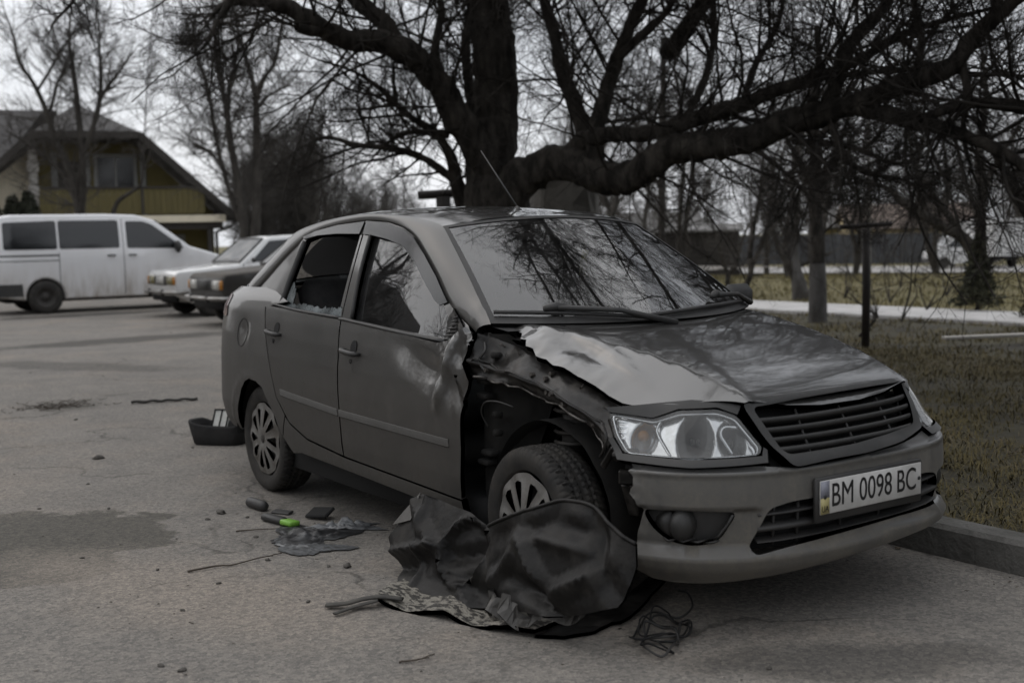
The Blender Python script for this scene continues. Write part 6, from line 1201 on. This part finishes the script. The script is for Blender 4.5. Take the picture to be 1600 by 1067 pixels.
x, y = pol(136.8, 52); sh = thing('shed', 'low dark shed with a pale roof edge beyond the path', 'shed', (x, y, -.55), math.radians(46.8)); mb = MB(); mb.box((0, 1.2, .95), (3.6, 2.4, 2.1)); mb.build('wall', mat('dark_boards', (.020, .018, .015), rough=.9, vary=(.034, .03, .026), scale=4), sh, smooth=False); mb = MB(); slab(mb, [(-2,-.25,1.98),(2,-.25,1.98),(2,2.6,2.25),(-2,2.6,2.25)], .08); mb.build('roof', SLATE, sh, smooth=False)
x, y = pol(129.0, 60); pp = thing('utility_pole', 'pale concrete utility pole in front of the grey fence', 'pole', (x, y, -1.0), math.radians(39)); mb = MB(); mb.tube([(0,0,-.3),(0,0,9.5)], [.15,.09], 10); mb.build('post', mat('pale_concrete', (.30, .29, .28), rough=.9, vary=(.24, .23, .22), scale=2), pp); mb = MB(); mb.box((0, 0, 8.9), (1.5, .09, .1)); mb.build('crossarm', TIMB, pp, smooth=False)
for q in (-.6, -.2, .2, .6): mb = MB(); mb.lathe([(0,9.18),(.05,9.15),(.035,9.08),(.05,9.02),(.02,8.95)], (q,0,0), 'z', 10); mb.build('insulator', FRAME, pp)
x, y = pol(124.55, 80.5); tr_ = thing('box_truck', 'white box lorry on the far lane behind the spruce', 'truck', (x, y, lz+.05), math.radians(152)); TW = mat('truck_white', (.62, .62, .62), rough=.5, vary=(.52, .52, .51), scale=1)
mb = MB(); mb.box((-2.6, 0, 1.80), (4.4, 2.1, 2.2), bev=.04); mb.build('cargo_box', TW, tr_, smooth=False)
mb = MB(); profile_body(mb, [(-.25,.55),(-.25,2.05),(-.1,2.15),(.55,2.12),(.75,2.0),(1.15,1.35),(1.75,1.18),(1.85,.95),(1.85,.55)], lambda a, b: .92-.12*np.clip((np.asarray(b)-1.3)/.8, 0, 1)-.08*np.clip((np.asarray(a)-1.2)/.6, 0, 1), res=.12); cb = mb.build('cab', TW, tr_)
mb = MB(); mb.add(np.array([(.80,-.78,1.95),(.80,.78,1.95),(1.15,.84,1.40),(1.15,-.84,1.40)])+[.04,0,.03], [(0,1,2,3)]); mb.build('windscreen', DGLASS, cb, smooth=False)
for s in (1, -1):
    mb = MB(); pane(mb, lambda a, b: .92-.12*np.clip((np.asarray(b)-1.3)/.8, 0, 1), s, [(.0,1.35),(.0,1.95),(.62,1.95),(.98,1.38)], .01, .2); mb.build('side_window', DGLASS, cb)
    mb = MB(); mb.box((1.84, s*.62, .95), (.06, .3, .22), bev=.02); mb.build('headlight', LENS, cb)
    simple_wheel(tr_, 1.05, s*.80, .36, .22, STEEL); simple_wheel(tr_, -3.3, s*.80, .36, .30, STEEL)
mb = MB(); mb.box((1.86,0,.55), (.12,1.8,.24), bev=.03); mb.build('bumper', PLAST, cb); mb = MB(); mb.box((-1.9,0,.6),(6,.8,.2)); mb.build('chassis', BLACK, tr_, smooth=False)
x, y = pol(125.75, 77.5); gv = thing('parked_minivan', 'small white van in front of the box lorry on the lane', 'van', (x, y, lz+.05), math.radians(-125))
mb = MB(); mw = lambda a, b: .90-.15*np.clip((np.asarray(b)-1.0)/.9, 0, 1); MO = [(-3.2,.4),(-3.3,1.0),(-3.2,1.85),(-2.9,1.98),(-.6,1.98),(-.2,1.85),(.35,1.25),(.85,1.08),(1.0,.85),(1.0,.4)]+arch(.25, .32, .37)+arch(-2.4, .32, .37); profile_body(mb, MO, mw, res=.12); mb.build('body', TW, gv)
mb = MB(); mb.add(np.array([(-.16,-.72,1.82),(-.16,.72,1.82),(.34,.82,1.28),(.34,-.82,1.28)])+[.04,0,.03], [(0,1,2,3)]); mb.build('windscreen', DGLASS, gv, smooth=False)
for s in (1, -1):
    mb = MB(); pane(mb, mw, s, [(-1.2,1.25),(-1.2,1.8),(-.45,1.8),(.1,1.27)], .01, .2); mb.build('side_window', DGLASS, gv)
    mb = MB(); mb.box((.98, s*.62, .80), (.06, .32, .18), bev=.02); mb.build('headlight', LENS, gv); simple_wheel(gv, .25, s*.78, .32, .2, STEEL); simple_wheel(gv, -2.4, s*.78, .32, .2, STEEL)
mb = MB(); mb.box((1.0,0,.5), (.12,1.7,.26), bev=.03); mb.build('bumper', PLAST, gv)
# bare trees beyond the lawn and the brush behind everything
WT = [(141.2,40,1,.85),(139.4,46,0,.9),(137.6,38,3,.75),(132.6,36,4,.7),(131.2,47,1,1.0),(126.0,50,3,1.0),(144.0,52,4,.95),(121.2,52,1,1.0),(133.6,58,0,1.05),(129.6,58,4,1.0)]
for k, (dg, D, i, s) in enumerate(WT): x, y = pol(dg, D); wild_tree(i, x, y, s, k*1.7, 'bare grey tree standing beyond the far end of the lawn', 'bare trees beyond the lawn', float(terrain_z(x, y)))
for k, (x, y, i, s) in enumerate(((-12.5,-6.4,1,.85),(-9.5,-13.5,1,1.15),(-14,-14,3,1.2),(-4,-14,0,1.1),(2,-14.5,2,1.1),(8,-14,4,1.1),(14,-13,1,1.2))): wild_tree(i, x, y, s, k*2.1, 'bare tree over the far kerb, mirrored in the side window', 'bare trees mirrored in the car windows')
x, y = -21.5, -9.6; nb = thing('neighbour_house', 'dark two-storey house across the road, mirrored in the side window of the wreck', 'house', (x, y, 0), math.radians(25)); DW = mat('brown_brick', (.022, .017, .014), rough=.9, vary=(.035, .027, .022), scale=3)
mb = MB(); mb.box((0, 0, 3.0), (5, 8.5, 6)); mb.build('wall', DW, nb, smooth=False); mb = MB(); slab(mb, [(2.9,-4.6,5.85),(2.9,4.6,5.85),(0,4.6,8.1),(0,-4.6,8.1)]); slab(mb, [(0,-4.6,8.1),(0,4.6,8.1),(-2.9,4.6,5.85),(-2.9,-4.6,5.85)]); mb.add([(2.5,-4.2,6),(-2.5,-4.2,6),(0,-4.2,7.95),(2.5,4.2,6),(-2.5,4.2,6),(0,4.2,7.95)], [(0,1,2),(3,5,4)]); mb.build('roof', TIMB, nb, smooth=False)
for yy in (-2.4, 0, 2.4):
    for zz in (1.6, 4.4): mb = MB(); mb.box((2.51, yy, zz), (.08, 1.2, 1.4)); w_ = mb.build('window', FRAME, nb, smooth=False); mb = MB(); mb.add([(2.56,yy-.52,zz-.62),(2.56,yy+.52,zz-.62),(2.56,yy+.52,zz+.62),(2.56,yy-.52,zz+.62)], [(0,1,2,3)]); mb.build('pane', DGLASS, w_, smooth=False)
hf = thing('board_fence', 'long dark board fence across the road, mirrored in the flank of the wreck', 'fence', (-17, -12.2, 0)); mb = MB()
for k in range(150): mb.box((k*.24, .012*(k % 2), 1.15+.02*math.sin(k*1.7)), (.225, .024, 2.3))
mb.build('boards', TIMB, hf, smooth=False)
for k in range(13): mb = MB(); mb.box((k*3.0, -.10, 1.15), (.12, .12, 2.3)); mb.build('post', TIMB, hf, smooth=False)
for lab, x, y, h, r, sd in (('tall dark spruce added beyond the view to darken the bumper', 5.0, 9.0, 8.5, 2.3, 63), ('broad dark spruce added right of the tall one, beyond the view', 9.2, 6.0, 7.5, 2.3, 64), ('third dark spruce added beyond the view, nearest the kerb', 11.5, 2.9, 7.0, 2.0, 65), ('dark spruce added behind the tall one, beyond the view', 2.6, 11.6, 8.0, 2.4, 66), ('dark spruce added between the tall and the broad one, beyond the view', 7.2, 9.6, 8.0, 2.4, 67)):  # unseen spruces added to darken the bumper and the right side
    t = thing('spruce', lab, 'tree', (x, y, .05)); leaf_cloud(sd, 9000, spruce_fn(h, r), .16, NEED, 'foliage', t); mb = MB(); mb.tube([(0,0,-.1),(.02,0,h*.95)], [.16,.02], 8); mb.build('trunk', BARKF, t)
def wood(name, label, spots, m):
    V_, Q_, o = [], [], 0
    for x, y, z, s, rz, i in spots:
        c, sn = math.cos(rz)*s, math.sin(rz)*s; Rm = np.array([[c, -sn, 0], [sn, c, 0], [0, 0, s]])
        for Vv, Qq in VAR[i]: V_.append(Vv @ Rm.T+[x, y, z]); Q_.append(Qq+o); o += len(Vv)
    ob = quads_obj(name, np.vstack(V_), np.vstack(Q_), m); tag(ob, label, 'wood', None, 'stuff'); return ob
rs = np.random.RandomState(11); sp = []
for k in range(38): dg = rs.uniform(118, 144.5); D = rs.uniform(92, 135); x, y = pol(dg, D); sp.append((x, y, -1.5, rs.uniform(.8, 1.35), rs.uniform(0, 6), rs.randint(5)))
wood('distant_wood', 'grey mass of haze-tinted bare trees along the horizon at the right', sp, TWIGF)
sp = []
for k in range(60): dg = rs.uniform(150.8, 158.6); D = rs.uniform(44, 70); x, y = pol(dg, D); sp.append((x, y, 0, rs.uniform(.40, .60)*(1.25 if dg > 154 else .8), rs.uniform(0, 6), rs.randint(5)))
for k in range(26): dg = rs.uniform(144, 151); D = rs.uniform(90, 130); x, y = pol(dg, D); sp.append((x, y, 0, rs.uniform(.35, .6), rs.uniform(0, 6), rs.randint(5)))
wood('brushwood', 'dense brown brushwood behind the old saloons', sp, mat('brush_twig', (.038, .034, .029), rough=.9, vary=(.062, .056, .048), scale=.5))

# ------------------------------------------------------------------ what lies torn off on the tarmac
SHEET = mat('scraped_dark_sheet', (.0065, .006, .0056), rough=.5, metal=0, vary=(.040, .037, .033), scale=8, bump=.2, bscale=24, lo=.5, hi=.78, rvar=.3, spec=.25, detail=9)
SHEETB = mat('grey_bare_sheet', (.11, .105, .10), rough=.5, metal=.3, vary=(.07, .066, .06), scale=14)
FLAKE = mat('flaking_primer', (.028, .025, .021), rough=.7, vary=(.21, .195, .165), scale=27, bump=.6, bscale=30, lo=.46, hi=.52, detail=5, stretch=(1, 1.8, 1))
wing = thing('torn_front_wing', 'crumpled front wing torn from the car, lying bent round its front wheel', 'car part', (.1, -.95, 0)); WO = np.array([.1, -.95, 0.])
def W_(fn): return lambda a, b: tuple(c-o for c, o in zip(fn(a, b), WO))
def wn3(a, b, sc, sd): return vnoise(np.stack([a, 0*a+sd, b], 1), sc, sd)
PA = [(-.562,.325),(-.405,.326),(-.211,.312),(-.101,.282),(-.032,.233),(.05,.142),(.09,.048),(-.014,.018),(-.183,-.015),(-.347,-.015),(-.459,.001),(-.587,.056),(-.694,.108),(-.721,.132),(-.68,.179),(-.636,.24)]
PFOLD = [(-.562,.326),(-.548,.226),(-.69,.181)]
PB = [(x, z+.022*max(0, 1-z/.2)) for x, z in [(-.018,.296),(.058,.328),(.164,.371),(.274,.41),(.382,.452),(.45,.462),(.533,.461),(.612,.429),(.692,.398),(.741,.384),(.756,.32),(.747,.26),(.713,.184),(.585,.123),(.429,.074),(.254,.048),(.136,.056),(.051,.114),(-.008,.202),(.019,.253)]]
PC = [(-.327,-1.266),(-.362,-1.223),(-.462,-1.115),(-.478,-1.027),(-.291,-.966),(-.069,-.938),(-.02,-.85),(.15,-.837),(.191,-.74),(.271,-.739),(.30,-.83),(.316,-.903),(.335,-1.016),(.222,-1.077),(0,-1.143),(-.159,-1.208)]
PD = [(.337,-1.012),(.33,-.931),(.276,-.734),(.225,-.502),(.123,-.174),(.153,-.136),(.231,-.305),(.392,-.642),(.41,-.70),(.398,-.73),(.431,-.829),(.406,-.944)]
def fA(x, z): x = np.asarray(x, float); return x+0*z, -.88-.5*(.34-z)-.035*np.sin((x+.75)*5)+.05*np.clip(z-.2, 0, 1), np.asarray(z)+0*x
def dA(x, z):
    r = np.hypot(x+.178, (z-.18)*1.05); crease = np.exp(-((z-.13-.25*(x+.5))/.016)**2)*sstep(-x, .28, .34)
    g = lambda a, b, w: np.clip(1-np.abs(a)/w, 0, 1)*b
    return g(z-.22+.5*(x+.45), .03, .045)-g(z-.05-.3*(x+.6), .03, .05)+g(x+.46+.4*(z-.2), .022, .03)+.007*wn3(x, z, 9, 3)-.03*sstep(.112-r, -.005, .02)+.016*np.exp(-((r-.118)/.010)**2)+.028*crease-.03*np.exp(-((z-.07)/.04)**2)
mb = MB(); panel(mb, displaced(W_(fA), dA, (-.3, 1, -.1)), PA, res=.016, thick=.006, center=(-.3, 1, -.1), back=True); mb.build('inner_sheet', SHEET, wing)
mb = MB(); panel(mb, displaced(W_(fA), lambda a, b: .012, (-.3, 1, -.1)), PFOLD, res=.03, thick=.003, center=(-.3, 1, -.1)); mb.build('folded_corner', SHEETB, wing, smooth=False)
def fB(x, z): x = np.asarray(x, float); return x+0*z, -.87-.22*(.48-z)-.03*sstep(x, .3, .6)*0, np.asarray(z)+0*x
def dB(x, z):
    bulge = .085*np.clip(1-((x-.33)/.46)**2, 0, 1)**.8*np.clip(1-((z-.22)/.40)**2, 0, 1)
    dent = .030*np.exp(-(((x-.44-.5*(z-.33))/.15)**2+((z-.325)/.022)**2))-.028*np.exp(-(((x-.50)/.10)**2+((z-.375)/.035)**2))-.030*np.exp(-(((x-.28)/.16)**2+((z-.16)/.035)**2))-.022*np.exp(-(((x-.10)/.045)**2+((z-.22)/.09)**2))
    def fold(x0, z0, ang, wd, h): t = (x-x0)*math.cos(ang)+(z-z0)*math.sin(ang); u = -(x-x0)*math.sin(ang)+(z-z0)*math.cos(ang); return h*np.clip(1-np.abs(u+.03*np.sin(t*14))/wd, 0, 1)*np.exp(-(t/.16)**2)
    f = fold(.30, .25, -.35, .05, .045)+fold(.55, .22, .9, .05, .04)+fold(.12, .17, 1.1, .05, .03)+fold(.42, .12, .1, .04, -.04)-fold(.62, .33, -.7, .05, .04)+fold(.22, .33, .5, .045, -.03)
    pass
    return bulge+dent+f+.007*wn3(x, z, 6, 4)+.003*wn3(x, z, 17, 6)
mb = MB(); panel(mb, displaced(W_(fB), dB, (.3, 1, .2)), PB, res=.016, thick=.010, center=(.3, 1, .2), back=True); mb.build('outer_skin', SHEET, wing)
mb = MB(); E = crom(PB[:10], 6); P = np.stack(displaced(W_(fB), dB, (.3, 1, .2))(E[:, 0], E[:, 1]), 1); mb.tube(P, .007, 6); mb.build('rolled_edge', SHEET, wing)
def fC(x, y): x = np.asarray(x, float); y = np.asarray(y, float); return x+0*y, y+0*x, .022+.03*np.clip((y+1.0)/.2, 0, 1)+.012*np.sin(x*17+y*9)+.012*np.clip(x-.1, 0, 1)
def dC(x, y): P = np.stack([x, y, 0*x], 1); return .012*vnoise(P, 12, 5)+.055*np.exp(-(((x-.20)/.055)**2+((y+.93-.35*(x-.2))/.12)**2))*(.6+.6*vnoise(P, 26, 6))+.03*np.exp(-(((x-.10)/.03)**2))*sstep(y, -.95, -.85)
mb = MB(); panel(mb, displaced(W_(fC), dC, (0, 0, -9)), PC, res=.016, thick=.016, center=(0, 0, -9), back=True); mb.build('flaking_flange', FLAKE, wing)
mb = MB(); panel(mb, displaced(W_(lambda x, y: (np.asarray(x, float)+0*y, np.asarray(y, float)+0*x, .018+.05*sstep(y+0*x, -.7, -.3))), lambda x, y: .008*vnoise(np.stack([x, y, 0*x], 1), 9, 8), (0, 0, -9)), PD, res=.02, thick=.012, center=(0, 0, -9), back=True); mb.build('lower_lip', SHEET, wing)
mb = MB()   # crumpled ribbon and tab at the fold
rs = np.random.RandomState(12); L = crom([(.08,-1.0,.04),(.13,-1.05,.09),(.19,-1.01,.05),(.23,-1.07,.11),(.29,-1.02,.05),(.35,-.97,.10),(.44,-.93,.09),(.50,-.91,.13)], 6)-WO; Hh = np.array([.05*(1 if i % 9 < 5 else .5) for i in range(len(L))])
G = np.stack([L+[0, -.02, -.03], L+rs.normal(0, .006, L.shape), L+np.c_[0*Hh, .012+0*Hh, Hh*.7]+rs.normal(0, .008, L.shape)], 1); mb.grid(G); mb.grid(G[:, ::-1]+[0, .006, 0]); mb.build('crumpled_fold', SHEETB, wing, smooth=False)
mb = MB(); P = crom([(-.40,-1.42,.012),(-.35,-1.36,.02),(-.33,-1.31,.03),(-.30,-1.25,.035),(-.24,-1.19,.03)], 5)-WO; mb.tube(P, .019, 6, flat=.35); P = crom([(-.29,-1.44,.012),(-.31,-1.34,.016),(-.28,-1.27,.03)], 5)-WO; mb.tube(P, .012, 6, flat=.4); mb.build('torn_strip', mat('dusty_rubber_strip', (.035, .033, .030), rough=.8, vary=(.075, .07, .06), scale=12), wing)

def put(name, build, m, loc, rz, label, cat, group=None, smooth=True):
    mb = MB(); build(mb); o = mb.build(name, m, None, smooth); o.location = loc; o.rotation_euler = (0, 0, rz); return tag(o, label, cat, group)
# black tool bag behind the rear wheel
bag = thing('tool_bag', 'open black tool bag with a white panel, on the road behind the rear wheel', 'bag', (-4.12, -.40, 0), math.radians(42))
BAGM = mat('black_canvas', (.009, .009, .009), rough=.85, vary=(.018, .017, .016), scale=9, bump=.3, bscale=30)
def bagf():
    mb = MB(); n = 40; rows = []
    for z, w, d, k in ((0, .165, .11, 0), (.01, .175, .12, 0), (.07, .185, .125, .01), (.135, .195, .13, .015), (.15, .19, .126, .015), (.14, .18, .118, .012), (.06, .165, .105, 0), (.03, .16, .10, 0)):
        a = np.linspace(0, 2*math.pi, n, endpoint=False); c, s_ = np.cos(a), np.sin(a); e = .45; x = w*np.sign(c)*np.abs(c)**e; y = d*np.sign(s_)*np.abs(s_)**e
        rows.append(np.stack([x+k*np.sin(a*3), y, z+.018*np.sin(a*2+1)*(z > .05)], 1))
    G = np.stack(rows, 1); mb.grid(G, closeu=True); mb.add(rows[-1], [tuple(range(n))]); return mb
bagf().build('bag_body', BAGM, bag)
mb = MB(); mb.box((.01, -.03, .165), (.115, .13, .012), rotm('X', math.radians(60)), bev=.003); mb.build('white_panel', mat('off_white_plastic', (.50, .50, .47), rough=.6, vary=(.38, .38, .35), scale=18), bag, smooth=False)
mb = MB(); R_x = rotm('X', math.radians(60))
for a, b in (((-.052,-.09),(-.052,.09)), ((.0,-.09),(.0,.09)), ((.05,-.09),(.05,.09)), ((-.052,.085),(.05,.085))): mb.tube(np.array([[a[0], a[1], .01], [b[0], b[1], .01]]) *[1, .75, 1] @ R_x.T+[.01, -.03, .165], .005, 6)
mb.build('wire_frame', BLACK, bag)
# small things by the sill
tool = thing('marker_tool', 'black plastic handle with a bright green end, lying near the sill', 'tool', (-1.72, -1.03, .0), math.radians(12))
mb = MB(); mb.box((-.045, .0, .020), (.165, .048, .030), rotm('X', .1), bev=.008); mb.build('handle', PLAST, tool)
mb = MB(); mb.box((.075, .004, .018), (.085, .062, .026), rotm('X', -.1), bev=.006); mb.build('green_end', mat('lime_green', (.15, .34, .035), rough=.5, vary=(.19, .40, .06), scale=20), tool)
put('end_cap', lambda b: b.lathe([(0, -.085), (.022, -.083), (.026, -.075), (.027, .06), (.022, .078), (.012, .085), (0, .085)], (0, 0, .026), 'x', 20), PLAST, (-2.09, -.99, 0), math.radians(6), 'short black plastic cap lying behind the green-ended tool', 'cap')
put('plastic_chip', lambda b: b.box((0, 0, .008), (.11, .045, .012), rotm('X', .12), bev=.004), PLAST, (-1.92, -.93, 0), .5, 'flat dark plastic chip beside the green-ended tool', 'chip', smooth=False)
# crumpled film and broken mirror
def film(sz, seed, amp):
    def f(mb):
        n = 34; u = np.linspace(-1, 1, n); X, Y = np.meshgrid(u, u, indexing='ij'); P = np.stack([X, Y, 0*X], -1).reshape(-1, 3)
        r = np.hypot(X, Y); q = np.arctan2(Y, X); rad = 1-.25*np.sin(q*3+seed)*r+.22*r*vnoise(np.stack([3*np.cos(q).ravel(), 3*np.sin(q).ravel(), 0*q.ravel()], 1), 1.3, seed+4, 4).reshape(q.shape); h = np.abs(vnoise(P, 2.6, seed, 4)).reshape(n, n)*amp+.5*amp*np.abs(vnoise(P+5, 5.5, seed+1, 3)).reshape(n, n)
        G = np.stack([X*sz[0]*rad, Y*sz[1]*rad, .004+h*np.clip(1.25-r, .05, 1)], -1); mb.grid(G)
    return f
FILM = mat('dark_film', (.008, .008, .009), rough=.5, vary=(.075, .077, .08), scale=9, lo=.52, hi=.66, rvar=-.15)
put('crumpled_film', film((.17, .15), 3, .045), FILM, (-1.42, -1.02, 0), .6, 'crumpled shiny dark film spread on the tarmac by the sill', 'rubbish')
put('broken_mirror', lambda b: b.box((0, 0, .030), (.13, .085, .018), rotm('X', .35) @ rotm('Y', -.1), bev=.006), BLACK, (-1.70, -.83, 0), .5, 'black broken mirror shell lying on the crumpled film', 'mirror', smooth=False)
put('grey_wrapper', film((.15, .055), 7, .06), mat('grey_film', (.16, .165, .17), rough=.3, vary=(.045, .047, .05), scale=12), (-1.46, -.82, 0), 1.0, 'light grey crumpled wrapper next to the dark film', 'rubbish')
put('glass_grit', film((.16, .09), 9, .012), mat('glass_crumbs', (.13, .135, .14), rough=.35, vary=(.05, .05, .05), scale=60), (-1.24, -1.13, .002), .4, 'thin patch of broken glass crumbs at the edge of the dark film', 'glass')
# stones, twigs, bark, wire
STONE = mat('road_stone', (.055, .050, .044), rough=.9, vary=(.10, .092, .08), scale=30)
def stone(seed, r):
    def f(mb):
        n, m_ = 12, 8; th = np.linspace(0.05, math.pi-.05, m_); ph = np.linspace(0, 2*math.pi, n+1); T, P = np.meshgrid(th, ph, indexing='ij'); D = np.stack([np.sin(T)*np.cos(P), np.sin(T)*np.sin(P), np.cos(T)], -1)
        k = 1+.75*vnoise(D.reshape(-1, 3)+seed*3.3, 1.7, seed, 3).reshape(T.shape); mb.grid(D*k[..., None]*r*np.array([1.05, .7, .45])+[0, 0, r*.25])
    return f
ST = [(-2.12,-1.17,.028,'dark stone left of the black plastic cap'),(-4.07,-1.23,.032,'dark stone alone on the road left of the rear wheel'),(-.85,-1.11,.022,'dark pebble between the film and the torn wing'),(-2.03,-1.27,.012,''),(-2.58,-.68,.012,''),(-4.06,-.63,.013,''),(-.95,-1.62,.011,''),(-.90,-1.17,.010,''),(-1.69,-1.95,.012,''),(-.51,-1.44,.010,''),(-.185,-2.10,.012,''),(-.10,-2.06,.014,''),(-2.59,-1.585,.012,''),(-2.82,-1.87,.010,''),(-1.30,-1.75,.010,''),(-.70,-1.85,.011,''),(-3.3,-1.5,.011,''),(-3.6,-2.2,.012,''),(-2.3,-2.6,.010,''),(.30,-1.75,.011,''),(.95,-1.3,.012,''),(1.0,-.6,.011,''),(-5.2,-1.6,.015,''),(-5.9,-.9,.015,''),(-1.15,-1.33,.014,''),(-1.55,-1.22,.012,''),(-1.95,-1.1,.012,'')]
for i, (x, y, r, lab) in enumerate(ST): put('stone', stone(i+1, r), STONE, (x, y, 0), i*1.3, lab or 'tiny loose stone on the grey tarmac', 'stone', None if lab else 'loose stones on the tarmac')
def twig(pts, r, side=()):
    def f(mb):
        P = crom(pts, 5); P = P+np.random.RandomState(3).normal(0, .002, P.shape)*[1, 1, 0]; mb.tube(P, np.linspace(r, r*.5, len(P)), 6)
        for s in side: mb.tube(s, r*.5, 5)
    return f
BRN = mat('dry_twig', (.045, .034, .026), rough=.85, vary=(.075, .06, .046), scale=20)
put('twig', twig([(-.07,-.13,.006),(.0,-.03,.010),(.045,.015,.006),(.09,.10,.012),(-.02+.17,.23,.006)][:4]+[(.13,.24,.006)], .0045), BRN, (-1.19, -1.52, 0), .55, 'long bent twig on the open tarmac left of the torn wing', 'twig')
put('twig', twig([(-.02,-.09,.005),(.01,0,.009),(.02,.09,.005)], .004), BRN, (-1.67, -1.17, 0), -.2, 'straight short twig in front of the green-ended tool', 'twig')
put('twig', twig([(-.01,-.06,.005),(.015,.0,.008),(-.005,.065,.005)], .0035, [[(.015,0,.008),(.03,.03,.012)]]), BRN, (.27, -1.425, 0), .0, 'small crooked twig at the bottom edge of the view', 'twig')
def barkp(mb):
    n = 40; t = np.linspace(-1, 1, n); P = np.stack([t*.0+.004*np.sin(t*9), t*.27, 0*t+.016+.004*np.sin(t*13)], 1); R = .017*(1+.35*vnoise(P, 30, 2)); mb.tube(P, R, 7, flat=.7)
put('bark_strip', barkp, mat('wet_wood', (.014, .013, .011), rough=.8, vary=(.03, .027, .023), scale=20), (-6.42, -.04, 0), math.radians(-19), 'straight dark stick lying across the road behind the wreck', 'stick')
tb = TB(5); rs = tb.rs; n = 90; P0 = np.stack([rs.normal(0, .10, n), rs.normal(0, .17, n), rs.uniform(.004, .03, n)], 1); D = rs.normal(size=(n, 3))*[1, 1, .1]; D /= np.linalg.norm(D, axis=1)[:, None]
P, R = grow(P0, D, rs.uniform(.06, .20, n), np.full(n, .003), 5, rs, curl=.25, up=0); P[..., 2] = np.clip(P[..., 2], .003, .05); tb.add(P, R, 4); o = tb.build('twig_litter', BRN); o.location = (-6.75, -.86, 0); tag(o, 'sparse tangle of dead twigs on the far road', 'litter')
W = np.array([(.304,-.339,.03),(.40,-.38,.05),(.475,-.43,.03),(.494,-.512,.012),(.427,-.541,.02),(.455,-.62,.035),(.489,-.681,.012),(.549,-.76,.01),(.60,-.77,.02),(.634,-.751,.03),(.66,-.69,.03),(.639,-.644,.02),(.60,-.60,.04),(.575,-.571,.02),(.53,-.56,.012),(.492,-.569,.03),(.52,-.65,.05),(.575,-.727,.02),(.62,-.78,.01),(.68,-.815,.02),(.741,-.805,.01),(.72,-.74,.03),(.685,-.686,.012),(.64,-.66,.04),(.58,-.66,.03),(.54,-.70,.05),(.59,-.74,.02),(.65,-.71,.012),(.66,-.62,.02),(.60,-.55,.03),(.55,-.53,.01)])
w0 = np.array([.58, -.65, 0]); t = thing('wire_tangle', 'loose tangle of thin dark wire under the bumper corner', 'wire', tuple(w0)); mb = MB(); mb.tube(crom(W-w0, 8), .0042, 6); mb.build('cable', PLASTG, t)
mb = MB(); W2 = W[5:][::-1]*[1, 1, 1]+np.random.RandomState(2).normal(0, .025, (len(W)-5, 3))*[1, 1, .2]+[0, 0, .008]; mb.tube(crom(W2-w0, 8), .0032, 5); mb.build('cable', BLACK, t)
